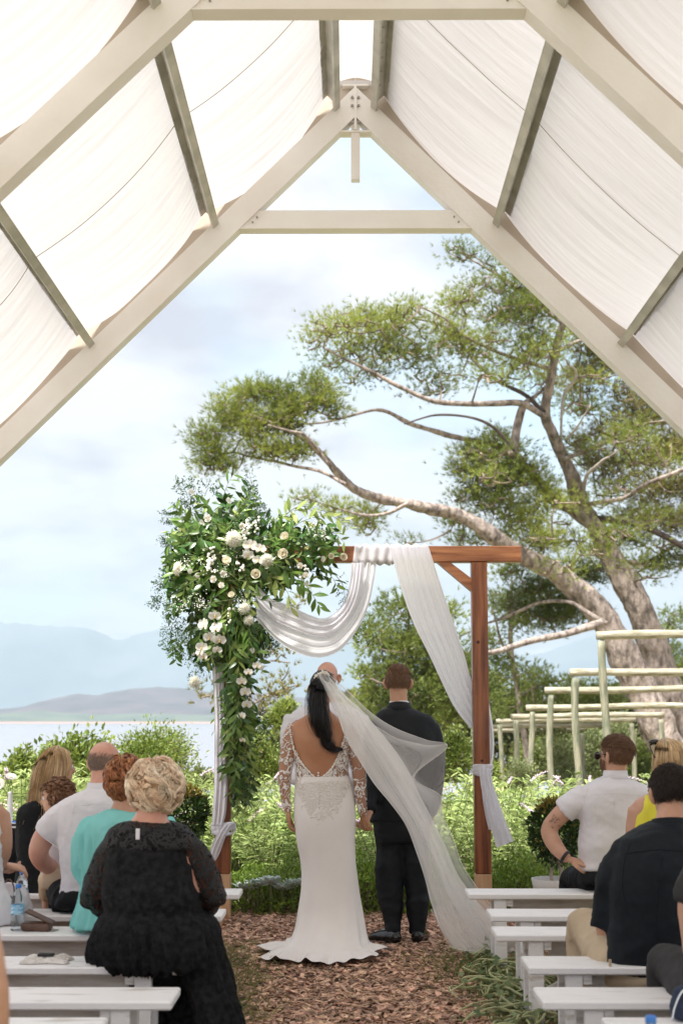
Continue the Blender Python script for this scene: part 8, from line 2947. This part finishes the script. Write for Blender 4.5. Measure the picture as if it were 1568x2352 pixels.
# ------------------------------------------------------------------ bottles
M['plastic'] = mat('clear_plastic', (0.80, 0.88, 0.92), rough=0.08)
pn = M['plastic'].node_tree.nodes['Principled BSDF']
pn.inputs['Transmission Weight'].default_value = 0.92
pn.inputs['IOR'].default_value = 1.15
M['cap_blue'] = mat('blue_cap', (0.04, 0.20, 0.62), rough=0.35)
M['label_blue'] = mat('blue_label', (0.12, 0.42, 0.72), (0.45, 0.70, 0.85), 40, 0.4)
M['label_white'] = mat('label_white', (0.80, 0.85, 0.88), rough=0.4)


def lathe(prof, c, seg=20, mi=0, mb=None):
    prof = np.array(prof, float)
    a = np.linspace(0, 2 * math.pi, seg, endpoint=False)
    V = np.stack([c[0] + prof[:, :1] * np.cos(a), c[1] + prof[:, :1] * np.sin(a), c[2] + np.repeat(prof[:, 1:2], seg, 1)], -1).reshape(-1, 3)
    i = np.arange(len(prof) - 1)[:, None] * seg
    j = np.arange(seg)[None]
    Q = np.stack([i + j, i + (j + 1) % seg, i + seg + (j + 1) % seg, i + seg + j], -1).reshape(-1, 4)
    return (mb or MB()).add(V, Q, mi)


def bottle(label, x, Y, z=SH):
    c = np.array((at(x, 2100, Y)[0], Y, z))
    t = thing('water_bottle', label, 'bottle', c, 'plastic water bottles on the benches')
    pr = [(0.0005, 0.001), (0.026, 0.001), (0.031, 0.006)]
    for k in range(6):
        z0 = 0.012 + k * 0.010
        pr += [(0.0315, z0), (0.0285, z0 + 0.005)]
    pr += [(0.031, 0.075), (0.031, 0.125)]
    for k in range(2):
        z0 = 0.130 + k * 0.010
        pr += [(0.0315, z0), (0.029, z0 + 0.005)]
    pr += [(0.030, 0.152), (0.024, 0.172), (0.015, 0.188), (0.0125, 0.196), (0.0125, 0.204)]
    obj('bottle_body', lathe(pr, c), M['plastic'], t, smooth=True)
    obj('label', lathe([(0.0318, 0.078), (0.0320, 0.080), (0.0320, 0.120), (0.0318, 0.122)], c), M['label_blue'], t, smooth=True)
    mb = MB()
    for a0 in np.linspace(0, 5.2, 5):
        a = np.linspace(a0, a0 + 0.5, 6)
        for zz in (0.090, 0.108):
            P = np.stack([c[0] + 0.0325 * np.cos(a), c[1] + 0.0325 * np.sin(a), np.full(6, c[2] + zz) + 0.003 * np.sin(a * 9)], -1)
            mb.add(*tube(P, 0.0022, 5))
    tag(obj('label_print', mb, M['label_white'], t), kind='stuff')
    obj('cap', lathe([(0.0005, 0.216), (0.013, 0.216), (0.0145, 0.214), (0.0148, 0.199), (0.0145, 0.198)], c), M['cap_blue'], t, smooth=True)


bottle('water bottle with a blue cap standing on the second bench beside the dark trousers', 49, 7.62)
bottle('water bottle with a blue cap standing by the brown handbag on the third bench', 41, 6.98)
bottle('water bottle whose blue cap pokes up at the bottom right of the picture', 1486, 3.93)

# ------------------------------------------------------------------ handbag, lace clutch, navy bag
M['brown_leather'] = mat('brown_leather', (0.07, 0.035, 0.022), (0.12, 0.06, 0.04), 10, 0.4, 0.3, 60)
c = np.array((at(88, 2120, 6.98)[0], 6.98, SH))
hb = thing('handbag', 'small brown leather handbag with its flap up on the third bench', 'handbag', c)
mb = MB().bbox(c + (-0.075, -0.04, 0.001), c + (0.065, 0.05, 0.040), 0.012)
V, Nn, Q = remesh(mb, 0.006, 4)
obj('bag_body', MB().add(wrinkle(V, Nn, 0.003, 18, 3), Q), M['brown_leather'], hb, smooth=True)
mb = MB().bbox((-0.07, -0.045, 0), (0.07, 0.045, 0.008), 0.003)
mb.xf(Matrix.Translation(Vector(c + (0.005, 0.01, 0.060))) @ Matrix.Rotation(R(24), 4, 'Y'))
obj('flap', mb, M['brown_leather'], hb)
mb = MB()
for k in range(9):
    mb.add(*tube([c + (0.066 + 0.004 * math.sin(k), -0.03, 0.015), c + (0.078, -0.035 + 0.004 * k, 0.008), c + (0.084 + 0.002 * k, -0.045 + 0.006 * k, 0.004)], 0.0018, 4))
tag(obj('tassel', mb, M['bolt'], hb), kind='stuff')

M['lace_cloth'] = mat('off_white_lace', (0.62, 0.58, 0.54), (0.80, 0.77, 0.73), 50, 0.8, 0.8, 140)
c = np.array((at(108, 2185, 6.10)[0], 6.10, SH))
lc = thing('lace_clutch', 'crumpled off-white lace clutch lying on the bench left of the woman in black', 'clutch bag', c)


def crumple(U, Vv):
    x, y = (U - 0.5) * 0.19, (Vv - 0.5) * 0.13
    e = np.minimum(np.minimum(U, 1 - U), np.minimum(Vv, 1 - Vv)) * 6
    z = 0.003 + np.clip(e, 0, 1) ** 0.6 * (0.018 + 0.006 * vnoise(np.stack([x, y, 0 * x], -1), 22, 3) + 0.003 * vnoise(np.stack([x, y, 0 * x], -1), 60, 4))
    return np.stack([c[0] + x * (1 + 0.1 * np.sin(Vv * 9)), c[1] + y * (1 + 0.1 * np.sin(U * 8)), c[2] + z], -1)


obj('pouch', MB().add(*grid(40, 30, crumple)), M['lace_cloth'], lc, smooth=True)
mb = MB()
for k in range(40):
    a = k / 40 * 6.28
    mb.add(*ell(c + (0.088 * math.cos(a), 0.058 * math.sin(a), 0.008), 0.0045, 6, 4))
tag(obj('beading', mb, M['bead'], lc, smooth=True), kind='stuff')
obj('dark_purse', MB().bbox(c + (-0.035, -0.02, 0.024), c + (0.03, 0.02, 0.034), 0.004), M['dark_grey'], lc)

M['navy'] = mat('navy_cloth', (0.015, 0.025, 0.06), rough=0.8, bump=0.3)
M['green_bag'] = mat('green_bag_cloth', (0.01, 0.06, 0.045), rough=0.6, bump=0.3)
c = np.array((at(28, 2060, 7.28)[0], 7.20, SH))
gb = thing('green_bag', 'dark green bag with a brown strap beside the woman cut off at the left', 'handbag', c + (0, 0, 0))
mb = MB().add(*tube([c + (0, 0, 0.006), c + (0, 0, 0.05), c + (0, 0, 0.11), c + (0, 0, 0.14)], [(0.035, 0.03), (0.042, 0.036), (0.034, 0.03), (0.012, 0.012)], 16, side=(1, 0, 0)))
V, Nn, Q = remesh(mb, 0.006, 2)
obj('pouch', MB().add(wrinkle(V, Nn, 0.003, 16, 3), Q), M['green_bag'], gb, smooth=True)
obj('strap', MB().add(*tube(spline([c + (-0.03, 0, 0.12), c + (-0.028, 0, 0.18), c + (0.0, 0, 0.215), c + (0.028, 0, 0.17), c + (0.032, 0, 0.02)], 24), 0.004, 6)), M['brown_leather'], gb, smooth=True)
c = np.array((at(1556, 2290, 4.95)[0], 4.95, SH))
nb = thing('navy_bag', 'navy cloth bag with white piping at the lower right edge of the picture', 'bag', c)
mb = MB().add(*tube([c + (0.03, 0, 0.004), c + (0.03, 0, 0.04), c + (0.035, 0, 0.09), c + (0.05, 0, 0.115)], [(0.05, 0.05), (0.06, 0.055), (0.05, 0.045), (0.015, 0.015)], 16, side=(1, 0, 0)))
V, Nn, Q = remesh(mb, 0.007, 2)
obj('pouch', MB().add(wrinkle(V, Nn, 0.003, 16, 3), Q), M['navy'], nb, smooth=True)
obj('piping', MB().add(*tube(spline([c + (-0.028, -0.03, 0.01), c + (-0.022, -0.045, 0.05), c + (0.0, -0.045, 0.095), c + (0.04, -0.02, 0.117)], 20), 0.003, 6)), M['label_white'], nb, smooth=True)

# ------------------------------------------------------------------ signing table at the far left
TYY = 10.1
c = np.array((at(10, 1888, TYY)[0], TYY, 0.0))
ztab = at(40, 1890, TYY)[2]
tb = thing('table', 'small round table under a black cloth at the far left', 'table', c)
obj('tabletop', lathe([(0.0005, ztab - 0.02), (0.30, ztab - 0.02), (0.30, ztab - 0.004), (0.0005, ztab - 0.004)], c, 40), M['bench'], tb)
obj('pedestal', lathe([(0.20, 0.0), (0.18, 0.02), (0.03, 0.05), (0.03, ztab - 0.021)], c, 16), M['bench_old'], tb)


def tcl(U, Vv):
    th = Vv * 6.283
    r = np.where(U < 0.45, U / 0.45 * 0.305, 0.305 + (U - 0.45) * 0.06)
    fold = ss(0.45, 1, U) * 0.035 * np.sin(th * 9)
    z = np.where(U < 0.45, ztab, ztab - (U - 0.45) / 0.55 * (ztab - 0.02))
    return np.stack([c[0] + (r + fold) * np.cos(th), c[1] + (r + fold) * np.sin(th), z], -1)


cl = obj('tablecloth', MB().add(*grid(24, 145, tcl)), M['black_cloth'], smooth=True, loc=c)
tag(cl, 'black cloth covering the small table at the far left', 'tablecloth')
M['china'] = mat('white_china', (0.80, 0.80, 0.80), rough=0.2)
v = at(22, 1895, TYY)
v[2] = ztab + 0.002
vs_ = thing('vase', 'slim white vase holding white daisies on the black table', 'vase', v)
obj('vessel', lathe([(0.0005, 0.0), (0.022, 0.0), (0.024, 0.01), (0.020, 0.12), (0.016, 0.20), (0.018, 0.21), (0.014, 0.21), (0.012, 0.1)], v, 18), M['china'], vs_, smooth=True)


def daisy(label, x, y, r, f, yy=TYY - 0.02):
    p = at(x, y, yy)
    t = thing('daisy', label, 'flower', v + (0, 0, 0.21))
    ex, ey, ez = basis(f)
    for k in range(16):
        a = k / 16 * 6.283
        o = link('petal', PM['orchid_n'], t)
        o.matrix_basis = place_mat(p - worldloc(t), ex * math.cos(a) + ey * math.sin(a) + ez * 0.15, ez, r)
    obj('centre', MB().add(*ell(p + ez * 0.004, r * 0.28, 10, 8)), M['mum'], t, smooth=True)
    st = v + (0, 0, 0.10)
    obj('stem', MB().add(*tube(spline([st, (st * 0.5 + p * 0.5) + (0.012, 0, 0.02), p - ez * 0.004], 14), 0.0025, 6)), M['stem'], t, smooth=True)


daisy('white daisy leaning right at the top of the slim vase', 26, 1786, 0.042, (0.3, -0.5, 1))
daisy('white daisy half cut off by the left edge above the vase', 0, 1802, 0.042, (-0.2, -1, 0.5))
p = at(44, 1884, TYY - 0.06)
p[2] = ztab + 0.006
pn_ = thing('pen', 'blue pen lying on the paper on the black table', 'pen', p)
obj('barrel', MB().add(*tube([p + (-0.05, 0.02, 0.004), p + (0.05, -0.02, 0.004)], 0.0055, 8)), M['cap_blue'], pn_, smooth=True)
obj('tip', MB().add(*tube([p + (0.0505, -0.0202, 0.004), p + (0.062, -0.025, 0.004)], [0.004, 0.001], 8)), M['bolt'], pn_, smooth=True)
q = p.copy()
q[2] = ztab + 0.001
tag(obj('paper', MB().bbox(q + (-0.10, -0.05, 0.0), q + (0.08, 0.09, 0.004), 0.001), M['label_white'], loc=q), 'sheets of white paper on the black table beside the vase', 'paper')
